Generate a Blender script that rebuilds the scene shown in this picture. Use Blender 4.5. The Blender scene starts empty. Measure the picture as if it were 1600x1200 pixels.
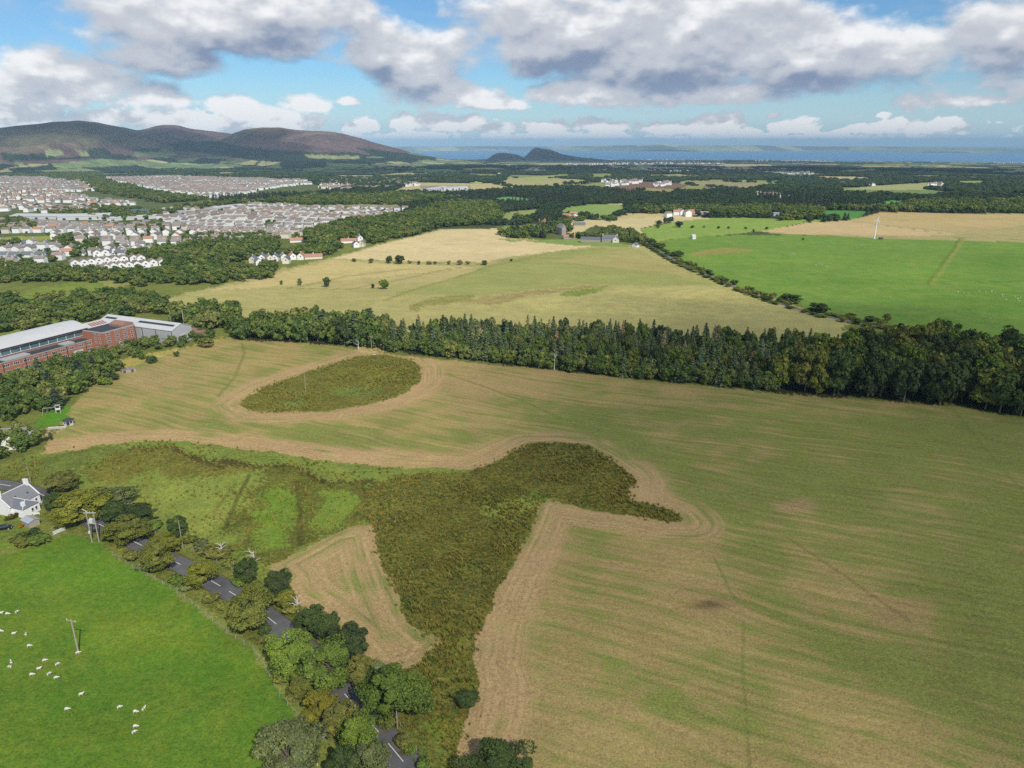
import bpy, bmesh, math, random
import numpy as np
from mathutils import Vector, Matrix
random.seed(7)
RNG = np.random.default_rng(7)
SC = bpy.context.scene
COL = SC.collection
rad = math.radians

# ------------------------------------------------------------------ camera
CAM_Z = 110.0
FPX = 1120.0                       # focal length in pixels of a 1600 px wide frame
PITCH = math.atan((600 - 222) / FPX)
CP, SP = math.cos(PITCH), math.sin(PITCH)
cam_data = bpy.data.cameras.new('camera')
cam_data.sensor_width = 36.0
cam_data.lens = 36.0 * FPX / 1600.0
cam_data.clip_start = 0.5
cam_data.clip_end = 250000.0
cam = bpy.data.objects.new('camera', cam_data)
COL.objects.link(cam)
cam.location = (0, 0, CAM_Z)
cam.rotation_euler = (math.pi / 2 - PITCH, 0, 0)
SC.camera = cam

# ------------------------------------------------------------------ render settings
SC.view_settings.view_transform = 'Standard'
SC.view_settings.look = 'None'
SC.view_settings.gamma = 1.0
SC.view_settings.exposure = 0.0
SC.view_settings.use_curve_mapping = False
SC.render.engine = 'CYCLES'
SC.cycles.use_denoising = False      # the little grain left at full samples reads as the camera's own
SC.cycles.max_bounces = 6
SC.cycles.transparent_max_bounces = 24
SC.cycles.diffuse_bounces = 2
SC.cycles.volume_bounces = 0

# ------------------------------------------------------------------ sun
SUN_EL, SUN_AZ = rad(43), rad(152)        # azimuth from +Y towards +X: behind the camera, to its right
SUN_DIR = Vector((math.sin(SUN_AZ) * math.cos(SUN_EL), math.cos(SUN_AZ) * math.cos(SUN_EL), math.sin(SUN_EL)))
sun_data = bpy.data.lights.new('sun', 'SUN')
sun_data.energy = 4.0
sun_data.angle = rad(0.53)
sun_data.color = (1.0, 0.95, 0.87)
sun = bpy.data.objects.new('sun', sun_data)
COL.objects.link(sun)
sun.rotation_euler = (-SUN_DIR).to_track_quat('-Z', 'Y').to_euler()
sun.location = (0, 0, 400)


# ------------------------------------------------------------------ node helper
class Graph:
    def __init__(self, tree):
        self.t = tree

    def n(self, typ, **kw):
        nd = self.t.nodes.new(typ)
        for k, v in kw.items():
            setattr(nd, k, v)
        return nd

    def put(self, sock, v):
        if isinstance(v, bpy.types.NodeSocket):
            self.t.links.new(v, sock)
        elif v is not None:
            try:
                sock.default_value = v
            except Exception:
                sock.default_value = (v[0], v[1], v[2], 1.0) if len(v) == 3 else v[:3]

    def m(self, op, a, b=None, c=None, clamp=False):
        nd = self.n('ShaderNodeMath', operation=op, use_clamp=clamp)
        self.put(nd.inputs[0], a)
        if b is not None: self.put(nd.inputs[1], b)
        if c is not None: self.put(nd.inputs[2], c)
        return nd.outputs[0]

    def v(self, op, a, b=None):
        nd = self.n('ShaderNodeVectorMath', operation=op)
        self.put(nd.inputs[0], a)
        if b is not None: self.put(nd.inputs[1], b)
        return nd.outputs['Value'] if op in ('LENGTH', 'DOT_PRODUCT') else nd.outputs[0]

    def xyz(self, x=0.0, y=0.0, z=0.0):
        nd = self.n('ShaderNodeCombineXYZ')
        self.put(nd.inputs[0], x); self.put(nd.inputs[1], y); self.put(nd.inputs[2], z)
        return nd.outputs[0]

    def sep(self, v):
        nd = self.n('ShaderNodeSeparateXYZ')
        self.put(nd.inputs[0], v)
        return nd.outputs

    def noise(self, vec, scale, detail=3.0, rough=0.55, lac=2.0, dist=0.0):
        nd = self.n('ShaderNodeTexNoise')
        self.put(nd.inputs['Vector'], vec)
        nd.inputs['Scale'].default_value = scale
        nd.inputs['Detail'].default_value = detail
        nd.inputs['Roughness'].default_value = rough
        nd.inputs['Lacunarity'].default_value = lac
        nd.inputs['Distortion'].default_value = dist
        return nd.outputs[0]

    def ss(self, x, a, b, lo=0.0, hi=1.0):
        nd = self.n('ShaderNodeMapRange', interpolation_type='SMOOTHSTEP')
        self.put(nd.inputs[0], x); self.put(nd.inputs[1], a); self.put(nd.inputs[2], b)
        self.put(nd.inputs[3], lo); self.put(nd.inputs[4], hi)
        return nd.outputs[0]

    def mix(self, f, a, b, blend='MIX'):
        nd = self.n('ShaderNodeMix', data_type='RGBA', blend_type=blend)
        self.put(nd.inputs[0], f); self.put(nd.inputs[6], a); self.put(nd.inputs[7], b)
        return nd.outputs[2]

    def attr(self, name, typ='GEOMETRY'):
        return self.n('ShaderNodeAttribute', attribute_name=name, attribute_type=typ)


def lin(c):
    c = c / 255.0
    return c / 12.92 if c <= 0.04045 else ((c + 0.055) / 1.055) ** 2.4


KREF = 1.12                               # light that a level white surface sends back under this sun and sky


def S(r, g, b):
    """albedo of a surface that reads as this sRGB colour in full sun"""
    return (lin(r) / KREF, lin(g) / KREF, lin(b) / KREF)


# ------------------------------------------------------------------ projection helpers
def ray(px, py):
    a, b = (px - 800.0) / FPX, (600.0 - py) / FPX
    return a, CP + SP * b, -SP + CP * b


def sky_azel(px, py):
    x, y, z = ray(px, py)
    return math.atan2(x, y), math.atan2(z, math.hypot(x, y))


def hash2(ix, iy, seed):
    h = (ix.astype(np.int64) * 374761393 + iy.astype(np.int64) * 668265263 + seed * 974634251) & 0xFFFFFFFF
    h = ((h ^ (h >> 13)) * 1274126177) & 0xFFFFFFFF
    h = (h ^ (h >> 16)) & 0xFFFFFFFF
    return h / 4294967295.0


def vnoise(x, y, seed=0):
    x0, y0 = np.floor(x), np.floor(y)
    fx, fy = x - x0, y - y0
    fx, fy = fx * fx * (3 - 2 * fx), fy * fy * (3 - 2 * fy)
    a, b = hash2(x0, y0, seed), hash2(x0 + 1, y0, seed)
    c, d = hash2(x0, y0 + 1, seed), hash2(x0 + 1, y0 + 1, seed)
    return (a + (b - a) * fx) * (1 - fy) + (c + (d - c) * fx) * fy


def fbm(x, y, octaves=4, seed=0, gain=0.5):
    s, a, t = 0.0, 1.0, 0.0
    for o in range(octaves):
        s = s + a * vnoise(x, y, seed + o * 17)
        t += a
        x, y, a = x * 2.03 + 11.3, y * 2.03 + 5.7, a * gain
    return s / t


def sstep(x, a, b):
    t = np.clip((x - a) / (b - a), 0, 1)
    return t * t * (3 - 2 * t)


SEA_Z = -170.0


def terrain(x, y):
    x, y = np.asarray(x, float), np.asarray(y, float)
    d = np.hypot(x, y)
    z = -178.0 * np.clip((d - 1900.0) / 11600.0, 0, 1.06)
    near = 1.6 * np.sin(x / 61 + 1.3) * np.sin(y / 83 + 0.6) + 1.0 * np.sin((x + y) / 37 + 2.0) * np.sin((x - y) / 59)
    z = z + near * sstep(d, 60, 160)
    z = z + 16.0 * (fbm(x / 900.0, y / 900.0, 3, 5) - 0.5) * sstep(d, 1100, 2600) * (1 - 0.6 * sstep(d, 9000, 12500))
    return z


def at(px, py, dz=0.0):
    """ground point (world x, y, z) seen at this place of the photograph; dz: height above the ground"""
    a, b, c = ray(px, py)
    t = CAM_Z / max(-c, 1e-3)
    for _ in range(30):
        zt = float(terrain(a * t, b * t)) + dz
        t = 0.5 * t + 0.5 * (CAM_Z - zt) / max(-c, 1e-3)
    return Vector((a * t, b * t, float(terrain(a * t, b * t))))


def topx(x, y, z):
    dy, dz = y, z - CAM_Z
    f = dy * CP - dz * SP
    u = dy * SP + dz * CP
    f = np.where(f > 0.1, f, np.nan)
    return 800 + FPX * x / f, 600 - FPX * u / f


# ------------------------------------------------------------------ world: sky with clouds
world = bpy.data.worlds.new('World')
SC.world = world
world.use_nodes = True
world.node_tree.nodes.clear()
W = Graph(world.node_tree)
SKY_STRENGTH = 0.1


def build_sky():
    sky = W.n('ShaderNodeTexSky', sky_type='NISHITA')
    sky.sun_disc = False
    sky.sun_elevation = SUN_EL
    sky.sun_rotation = SUN_AZ
    sky.altitude = 200
    sky.air_density = 1.0
    sky.dust_density = 0.35
    sky.ozone_density = 1.6
    d = W.n('ShaderNodeTexCoord').outputs['Generated']
    sx, sy, sz = W.sep(d)
    az0 = W.m('ARCTAN2', sx, sy)
    el0 = W.m('ARCSINE', sz)
    # cloud bodies: place in the photograph, half widths, height above and below the widest line
    bodies = [
        (330, 48, 215, 70, 40, 1.0), (270, 92, 95, 45, 24, .9), (420, 20, 120, 50, 40, 1.0), (150, 20, 50, 20, 16, .3),
        (85, 140, 130, 46, 26, .95), (60, 112, 60, 40, 20, .9), (235, 155, 70, 24, 14, .8),
        (600, 85, 70, 80, 40, .9), (645, 120, 85, 75, 38, 1.0), (712, 75, 60, 40, 50, .6), (560, 30, 60, 50, 40, .7), (710, 150, 80, 30, 14, .9),
        (900, 60, 190, 90, 60, 1.0), (1060, 80, 240, 110, 70, 1.1), (1290, 95, 190, 70, 45, 1.05), (1400, 90, 110, 60, 40, .95),
        (930, 150, 120, 30, 16, 1.0), (1100, 150, 150, 28, 14, .9), (770, 165, 60, 16, 8, .8), (1230, 60, 80, 35, 30, .9),
        (1580, 60, 110, 80, 80, .75), (1500, 160, 90, 16, 10, .45),
        (362, 170, 40, 26, 12, .9), (482, 165, 38, 20, 10, .9), (545, 160, 20, 8, 5, .5),
        (60, 197, 90, 30, 12, .85), (165, 190, 36, 22, 12, .9), (235, 188, 40, 24, 12, .9), (300, 196, 50, 24, 12, .8), (430, 192, 85, 20, 12, .9), (345, 196, 40, 20, 10, .8),
        (628, 194, 22, 20, 10, .85), (690, 196, 40, 17, 10, .9), (738, 195, 26, 20, 10, .9), (780, 200, 40, 12, 8, .7), (575, 200, 22, 14, 8, .7), (548, 203, 14, 9, 6, .6),
        (850, 199, 50, 12, 8, .9), (925, 197, 34, 16, 8, .95), (960, 200, 22, 10, 6, .7), (1050, 203, 50, 14, 8, .9), (1105, 200, 46, 20, 9, .95), (1140, 194, 24, 20, 10, .9), (1170, 206, 22, 10, 6, .7),
        (1240, 202, 38, 18, 8, .95), (1360, 205, 40, 12, 6, .8), (1410, 203, 46, 15, 7, .9), (1475, 203, 30, 16, 7, .9), (1500, 208, 16, 8, 5, .7), (1210, 182, 12, 8, 4, .75), (1382, 180, 10, 6, 4, .6), (1320, 206, 14, 8, 4, .6),
        (650, 214, 120, 9, 5, .6), (900, 213, 160, 8, 5, .55), (1250, 214, 200, 7, 4, .5),
    ]

    def bodies_at(az, el, dirv):
        acc = None
        for (px, py, rx, ru, rl, wgt) in bodies:
            a, e = sky_azel(px, py)
            k = 1.0 / FPX
            q1 = W.m('MULTIPLY_ADD', az, 1.0 / (rx * k), -a / (rx * k))
            du = W.m('MULTIPLY_ADD', el, 1.0 / (ru * k), -e / (ru * k))
            dl = W.m('MULTIPLY_ADD', el, -1.0 / (rl * k), e / (rl * k))
            q2 = W.m('MAXIMUM', du, dl)
            ln = W.v('LENGTH', W.xyz(q1, q2, 0.0))
            b = W.m('MULTIPLY_ADD', ln, -0.74 * wgt, 0.74 * wgt)
            acc = b if acc is None else W.m('SMOOTH_MAX', acc, b, 0.08)
        # the same broken cloud goes on round the rest of the sky
        outside = W.m('MAXIMUM', W.ss(el, 0.18, 0.30), W.ss(W.m('ABSOLUTE', az), 0.66, 0.85))
        gen = W.m('MULTIPLY_ADD', W.noise(W.v('MULTIPLY', dirv, (1, 1, 2.2)), 2.6, 2.0, 0.5), 2.4, -1.12)
        gen = W.m('MINIMUM', gen, 0.5)
        acc = W.m('MAXIMUM', acc, -0.6)
        return W.m('ADD', acc, W.m('MULTIPLY', outside, W.m('SUBTRACT', gen, acc)))

    low = W.ss(el0, 0.012, 0.075)

    def billow(dirv, da, db):
        nv = W.v('MULTIPLY', dirv, (1, 1, 1.75))
        n1 = W.noise(nv, 13.0, da, 0.52)
        n2 = W.noise(nv, 38.0, db, 0.56)
        if db > 4:
            n3 = W.noise(nv, 95.0, db, 0.6)
            n2 = W.m('ADD', n2, W.m('MULTIPLY', W.m('SUBTRACT', n3, 0.5), W.m('MULTIPLY_ADD', low, -0.7, 0.75)))
        return W.m('ADD', W.m('MULTIPLY', W.m('SUBTRACT', n1, 0.5), W.m('MULTIPLY_ADD', low, 0.70, 0.35)), W.m('MULTIPLY', W.m('SUBTRACT', n2, 0.5), W.m('MULTIPLY_ADD', low, -0.75, 1.15)))

    up = 0.012
    d1 = W.v('ADD', d, W.xyz(-0.004, 0, up))
    b0 = bodies_at(az0, el0, d)
    n0, n1 = billow(d, 2.8, 2.2), billow(d1, 2.8, 2.2)
    nf = billow(d, 8.0, 6.5)
    D0 = W.m('ADD', b0, nf)
    L0 = W.m('ADD', b0, n0)
    bstep = 0.028
    b1 = bodies_at(az0, W.m('ADD', el0, bstep), W.v('ADD', d, W.xyz(0, 0, bstep)))
    alpha = W.ss(D0, -0.04, W.m('MULTIPLY_ADD', low, 0.18, 0.14))
    thick = W.ss(L0, 0.10, 0.60)
    body_slope = W.m('MINIMUM', W.m('MAXIMUM', W.m('SUBTRACT', b0, b1), -0.42), 0.36)
    light = W.m('MULTIPLY_ADD', body_slope, 1.05, 0.60)
    light = W.m('ADD', light, W.m('MULTIPLY', W.m('SUBTRACT', n0, n1), 1.15))
    light = W.m('ADD', light, W.m('MULTIPLY', thick, -0.12))
    light = W.m('ADD', light, W.m('MULTIPLY', W.m('SUBTRACT', nf, n0), 0.55))
    light = W.m('ADD', light, W.m('MULTIPLY_ADD', low, -0.38, 0.32))
    light = W.m('MAXIMUM', W.m('MINIMUM', light, 1.2), 0.0)
    k = 1.0 / SKY_STRENGTH
    tone = lambda r, g, b: tuple(c * k for c in (lin(r), lin(g), lin(b)))
    dark = W.mix(low, tone(184, 203, 220), tone(132, 148, 176))
    midc = tone(198, 203, 212)
    white = tone(249, 249, 250)
    c1 = W.mix(W.ss(light, 0.08, 0.58), dark, midc)
    c2 = W.mix(W.ss(light, 0.56, 1.0), c1, white)
    # thin veil high in the blue
    veil = W.noise(W.v('MULTIPLY', d, (1, 1, 5.0)), 7.0, 5.0, 0.6)
    veil = W.m('MULTIPLY', W.ss(veil, 0.48, 0.85), 0.30)
    base = W.mix(1.0, sky.outputs[0], (0.57, 0.86, 1.10), 'MULTIPLY')
    base = W.mix(veil, base, midc)
    # pale air low over the horizon
    pale = tuple(c * k for c in (lin(200), lin(224), lin(236)))
    base = W.mix(W.ss(el0, 0.085, -0.005, 0.0, 0.8), base, pale)
    final = W.mix(alpha, base, c2)
    bg = W.n('ShaderNodeBackground')
    W.put(bg.inputs[0], final)
    bg.inputs[1].default_value = SKY_STRENGTH
    out = W.n('ShaderNodeOutputWorld')
    W.t.links.new(bg.outputs[0], out.inputs[0])


build_sky()
world.cycles.sampling_method = 'MANUAL'
world.cycles.sample_map_resolution = 512


# ------------------------------------------------------------------ mesh helpers
def new_mesh(name, verts, faces, mats=(), mat_idx=None, smooth=False):
    me = bpy.data.meshes.new(name)
    verts = np.asarray(verts, np.float32).reshape(-1, 3)
    if isinstance(faces, np.ndarray):
        nf, k = faces.shape
        me.vertices.add(len(verts)); me.vertices.foreach_set('co', verts.ravel())
        me.loops.add(nf * k); me.loops.foreach_set('vertex_index', faces.astype(np.int32).ravel())
        me.polygons.add(nf)
        me.polygons.foreach_set('loop_start', np.arange(0, nf * k, k, dtype=np.int32))
        me.polygons.foreach_set('loop_total', np.full(nf, k, np.int32))
    else:
        me.from_pydata(verts.tolist(), [], faces)
    for mt in mats:
        me.materials.append(mt)
    if mat_idx is not None:
        me.polygons.foreach_set('material_index', np.asarray(mat_idx, np.int32))
    if smooth:
        me.polygons.foreach_set('use_smooth', np.ones(len(me.polygons), bool))
    me.update()
    return me


def link(name, me, parent=None, loc=None, rot=None, scale=None):
    o = bpy.data.objects.new(name, me)
    COL.objects.link(o)
    if parent is not None: o.parent = parent
    if loc is not None: o.location = loc
    if rot is not None: o.rotation_euler = rot
    if scale is not None: o.scale = scale
    return o


def tag(o, label=None, cat=None, group=None, kind=None):
    if label: o['label'] = label
    if cat: o['category'] = cat
    if group: o['group'] = group
    if kind: o['kind'] = kind
    return o


def thing(name, label, cat, loc, rotz=0.0, group=None, scale=None):
    o = link(name, None, loc=loc, rot=(0, 0, rotz), scale=scale)
    o.empty_display_size = 0.3
    return tag(o, label, cat, group)


class MB:
    """collects simple solids into one mesh"""
    def __init__(self):
        self.v, self.f, self.mi = [], [], []

    def add(self, vs, fs, mi=0):
        n = len(self.v)
        self.v += [tuple(p) for p in vs]
        self.f += [tuple(i + n for i in f) for f in fs]
        self.mi += [mi] * len(fs)
        return self

    def box(self, c, s, rz=0.0, mi=0):
        hx, hy, hz = s[0] / 2, s[1] / 2, s[2] / 2
        ca, sa = math.cos(rz), math.sin(rz)
        vs = []
        for z in (-hz, hz):
            for x, y in ((-hx, -hy), (hx, -hy), (hx, hy), (-hx, hy)):
                vs.append((c[0] + x * ca - y * sa, c[1] + x * sa + y * ca, c[2] + z))
        return self.add(vs, [(3, 2, 1, 0), (4, 5, 6, 7), (0, 1, 5, 4), (1, 2, 6, 5), (2, 3, 7, 6), (3, 0, 4, 7)], mi)

    def prism(self, poly, z0, z1, mi=0):
        n = len(poly)
        vs = [(x, y, z0) for x, y in poly] + [(x, y, z1) for x, y in poly]
        fs = [tuple(range(n))[::-1], tuple(range(n, 2 * n))]
        fs += [(i, (i + 1) % n, n + (i + 1) % n, n + i) for i in range(n)]
        return self.add(vs, fs, mi)

    def tube(self, pts, radii, sides=6, mi=0, cap=True):
        rings, n0 = [], len(self.v)
        pts = [Vector(p) for p in pts]
        for i, p in enumerate(pts):
            d = (pts[min(i + 1, len(pts) - 1)] - pts[max(i - 1, 0)])
            d = d.normalized() if d.length > 1e-9 else Vector((0, 0, 1))
            u = d.cross(Vector((0.31, 0.95, 0.02)))
            if u.length < 1e-3: u = d.cross(Vector((1, 0, 0)))
            u.normalize(); w = d.cross(u)
            for k in range(sides):
                t = 2 * math.pi * k / sides
                self.v.append(tuple(p + (u * math.cos(t) + w * math.sin(t)) * radii[i]))
        for i in range(len(pts) - 1):
            for k in range(sides):
                a, b = n0 + i * sides + k, n0 + i * sides + (k + 1) % sides
                self.f.append((a, b, b + sides, a + sides)); self.mi.append(mi)
        if cap:
            self.f.append(tuple(n0 + k for k in range(sides))[::-1]); self.mi.append(mi)
            self.f.append(tuple(n0 + (len(pts) - 1) * sides + k for k in range(sides))); self.mi.append(mi)
        return self

    def mesh(self, name, *mats):
        return new_mesh(name, self.v, self.f, mats, self.mi)

    def obj(self, name, mat, parent=None, **kw):
        mats = mat if isinstance(mat, (list, tuple)) else (mat,)
        return link(name, self.mesh(name, *mats), parent, **kw)


# ------------------------------------------------------------------ materials
def material(name):
    m = bpy.data.materials.new(name)
    m.use_nodes = True
    m.node_tree.nodes.clear()
    g = Graph(m.node_tree)
    out = g.n('ShaderNodeOutputMaterial')
    return m, g, out


def plain(name, col, rough=0.8, vary=0.12, scale=1.5, metal=0.0, spec=0.3, obj_vary=0.0):
    m, g, out = material(name)
    b = g.n('ShaderNodeBsdfPrincipled')
    p = g.n('ShaderNodeTexCoord').outputs['Object']
    f = g.m('MULTIPLY_ADD', g.noise(p, scale, 4.0, 0.6), 2 * vary, 1.0 - vary)
    if obj_vary:
        f = g.m('MULTIPLY', f, g.m('MULTIPLY_ADD', g.n('ShaderNodeObjectInfo').outputs['Random'], 2 * obj_vary, 1 - obj_vary))
    c = g.v('MULTIPLY', tuple(col), g.xyz(f, f, f))
    g.put(b.inputs['Base Color'], c)
    b.inputs['Roughness'].default_value = rough
    b.inputs['Metallic'].default_value = metal
    b.inputs['Specular IOR Level'].default_value = spec
    g.t.links.new(b.outputs[0], out.inputs[0])
    return m


def ground_material():
    m, g, out = material('ground')
    pos = g.n('ShaderNodeNewGeometry').outputs['Position']
    x, y, z = g.sep(pos)
    flat = g.xyz(x, y, 0.0)
    tint = g.attr('tint').outputs['Color']
    mk = g.attr('mask')
    st, rush, mead = g.sep(mk.outputs['Color'])
    green = mk.outputs['Alpha']
    hd = g.attr('hd').outputs['Fac']
    hm = g.attr('hm').outputs['Fac']
    # general mottling at several sizes
    nA = g.noise(flat, 0.012, 4.0, 0.6)
    nB = g.noise(flat, 0.11, 4.0, 0.6)
    nC = g.noise(flat, 0.75, 5.0, 0.72)
    nD = g.noise(flat, 2.2, 4.0, 0.7)
    mot = g.m('ADD', g.m('MULTIPLY', g.m('SUBTRACT', nA, 0.5), 0.30), g.m('MULTIPLY', g.m('SUBTRACT', nB, 0.5), 0.55))
    mot = g.m('ADD', mot, g.m('MULTIPLY', g.m('SUBTRACT', nC, 0.5), g.m('MULTIPLY_ADD', rush, 1.2, 1.35)))
    mot = g.m('ADD', mot, g.m('MULTIPLY', g.m('SUBTRACT', nD, 0.5), g.m('MULTIPLY_ADD', rush, 0.8, 1.75)))
    f = g.m('MAXIMUM', g.m('ADD', mot, 1.0), 0.25)
    col = g.v('MULTIPLY', tint, g.xyz(f, f, f))
    # meadow: yellower and darker tufts
    my = g.m('ADD', g.m('MULTIPLY', g.ss(g.noise(flat, 0.35, 4.0, 0.65), 0.40, 0.68), .6), g.m('MULTIPLY', g.ss(g.noise(flat, 0.045, 4.0, 0.6), 0.42, 0.62), .55))
    mcol = g.mix(my, g.v('MULTIPLY', col, (0.80, 0.95, 0.80)), g.v('MULTIPLY', col, (1.30, 1.08, 1.05)))
    col = g.mix(mead, col, mcol)
    # rushes: brown seed heads among green stems
    rb = g.ss(g.noise(flat, 0.55, 5.0, 0.7), 0.42, 0.62)
    rcol = g.mix(rb, g.v('MULTIPLY', col, (0.72, 0.92, 0.76)), g.v('MULTIPLY', col, (1.32, 1.10, 1.0)))
    rcol = g.mix(g.m('MULTIPLY', g.ss(nB, 0.45, 0.66), .55), rcol, g.v('MULTIPLY', rcol, (1.30, 1.28, 1.15)))
    rcol = g.mix(g.m('MULTIPLY', g.ss(nB, 0.52, 0.34), .5), rcol, g.v('MULTIPLY', rcol, (.66, .72, .72)))
    col = g.mix(rush, col, rcol)
    # stubble: drilled rows, the headland following the field's edges
    a = rad(-24)
    wob = g.m('MULTIPLY', g.m('SUBTRACT', g.noise(flat, 0.016, 2.0, 0.5), 0.5), 16.0)
    along = g.m('ADD', g.m('MULTIPLY', x, math.cos(a)), g.m('MULTIPLY', y, math.sin(a)))
    across = g.m('ADD', g.m('ADD', g.m('MULTIPLY', x, -math.sin(a)), g.m('MULTIPLY', y, math.cos(a))), wob)
    jit = g.m('MULTIPLY', g.m('SUBTRACT', nC, 0.5), 1.3)
    def rows(c, period, sharp):
        s = g.m('SINE', g.m('MULTIPLY', g.m('ADD', c, jit), 2 * math.pi / period))
        return g.ss(s, sharp, 1.0)
    rm = g.m('ADD', g.m('MULTIPLY', rows(across, 3.1, -0.2), 0.5), g.m('ADD', g.m('MULTIPLY', rows(across, 12.4, 0.8), 0.4), g.m('MULTIPLY', rows(across, 6.2, 0.7), 0.45)))
    rh = g.m('ADD', g.m('MULTIPLY', rows(hd, 1.7, 0.0), 0.7), g.m('MULTIPLY', rows(hd, 5.1, 0.75), 0.6))
    row = g.m('ADD', rm, g.m('MULTIPLY', hm, g.m('SUBTRACT', rh, rm)))
    rstr = g.ss(g.noise(flat, 0.03, 3.0, 0.6), 0.30, 0.72)
    streak = g.noise(g.xyz(g.m('MULTIPLY', along, 0.026), g.m('MULTIPLY', across, 0.34), 3.0), 1.0, 5.0, 0.62)
    streakh = g.noise(g.xyz(g.m('MULTIPLY', along, 0.05), g.m('MULTIPLY', hd, 0.45), 7.0), 1.0, 4.0, 0.6)
    stk = g.m('ADD', streak, g.m('MULTIPLY', hm, g.m('SUBTRACT', streakh, streak)))
    gth = g.m('MULTIPLY_ADD', green, -0.40, 0.66)
    gsel = g.ss(g.m('ADD', g.m('ADD', stk, g.m('MULTIPLY', g.m('SUBTRACT', nC, 0.5), 0.60)), g.m('ADD', g.m('MULTIPLY', g.m('SUBTRACT', nB, 0.5), 0.65), g.m('MULTIPLY', g.m('SUBTRACT', g.noise(flat, 0.035, 4.0, 0.62), 0.5), 0.75))), g.m('SUBTRACT', gth, 0.15), g.m('ADD', gth, 0.18))
    gcol = g.v('MULTIPLY', g.mix(nD, S(84, 116, 40), S(130, 144, 62)), g.xyz(f, f, f))
    scol = g.mix(g.m('MULTIPLY', gsel, 0.72), col, gcol)
    dk = g.m('MULTIPLY', g.m('MULTIPLY', row, rstr), 0.22)
    dkc = g.m('SUBTRACT', 1.0, dk)
    scol = g.v('MULTIPLY', scol, g.xyz(dkc, dkc, dkc))
    col = g.mix(st, col, scol)
    b = g.n('ShaderNodeBsdfPrincipled')
    g.put(b.inputs['Base Color'], col)
    b.inputs['Roughness'].default_value = 0.95
    b.inputs['Specular IOR Level'].default_value = 0.08
    h = g.m('ADD', g.m('MULTIPLY', nC, 0.30), g.m('MULTIPLY', nD, 0.16))
    h = g.m('ADD', h, g.m('MULTIPLY', g.m('MULTIPLY', row, st), -0.10))
    bump = g.n('ShaderNodeBump')
    bump.inputs['Strength'].default_value = 0.55
    bump.inputs['Distance'].default_value = 1.0
    g.put(bump.inputs['Height'], h)
    g.t.links.new(bump.outputs[0], b.inputs['Normal'])
    g.t.links.new(b.outputs[0], out.inputs[0])
    return m


# ------------------------------------------------------------------ what grows and stands where (photograph coordinates, 1600 x 1200)
FIELD = [(355, 530), (480, 536), (590, 551), (650, 558), (840, 576), (1000, 593), (1200, 614), (1400, 628), (1500, 638), (1600, 656), (1720, 672), (1950, 780),
         (2100, 1400), (650, 1400), (690, 1260), (716, 1180), (740, 1100), (738, 1040), (745, 990), (800, 870), (830, 735), (735, 733), (640, 731), (520, 722), (400, 703), (280, 690),
         (200, 690), (60, 710), (100, 665), (108, 640), (140, 605), (190, 578), (300, 541)]
TRIANGLE = [(425, 882), (480, 855), (520, 832), (560, 824), (578, 823), (584, 840), (590, 860), (600, 890), (620, 935), (640, 975), (660, 993), (683, 999), (665, 1022), (650, 1036),
            (598, 1052), (560, 1010), (500, 965), (455, 935), (447, 905)]
RUSHES = [(560, 770), (620, 742), (680, 740), (735, 735), (790, 712), (830, 693), (870, 692), (915, 696), (950, 715), (985, 740), (992, 755), (983, 770), (990, 781), (1020, 790),
          (1055, 800), (1070, 815), (1030, 813), (980, 801), (930, 796), (880, 788), (855, 777), (845, 785), (825, 832), (800, 876), (775, 925), (752, 975), (744, 1010), (736, 1040),
          (745, 1072), (738, 1110), (715, 1180), (690, 1260), (640, 1230), (610, 1150), (580, 1090), (580, 1052), (600, 1052), (650, 1036), (683, 999), (660, 993), (640, 975), (620, 935),
          (600, 890), (590, 860), (578, 823), (565, 800)]
ISLAND = [(375, 632), (390, 618), (410, 606), (450, 591), (510, 572), (560, 556), (600, 554), (645, 562), (656, 576), (655, 597), (630, 615), (590, 629), (520, 641), (440, 645), (395, 644)]
MEADOW = [(-400, 900), (0, 868), (60, 852), (110, 832), (142, 840), (175, 866), (215, 890), (255, 912), (300, 942), (350, 985), (395, 1015), (415, 1045), (435, 1085), (470, 1125), (500, 1152), (490, 1185), (470, 1300), (-500, 1500)]
ROUGH = [(-200, 760), (0, 735), (60, 710), (200, 690), (280, 690), (400, 703), (520, 722), (640, 731), (735, 733), (690, 760), (578, 823), (520, 832), (425, 882), (410, 905), (330, 868), (250, 830), (160, 775), (80, 758), (0, 752)]
ROAD_PX = [(-330, 741), (-200, 746), (-60, 752), (0, 757), (30, 762), (62, 771), (85, 783), (110, 797), (150, 817), (210, 847), (290, 886), (350, 919), (400, 951), (440, 982), (480, 1018), (530, 1076), (580, 1131), (620, 1178), (655, 1222), (720, 1310), (800, 1440)]
LANE_PX = [(1003, 374), (1015, 384), (1050, 405), (1090, 424), (1130, 441), (1180, 461), (1230, 478), (1280, 492), (1330, 503), (1400, 515), (1480, 532), (1600, 560), (1750, 590)]

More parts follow.
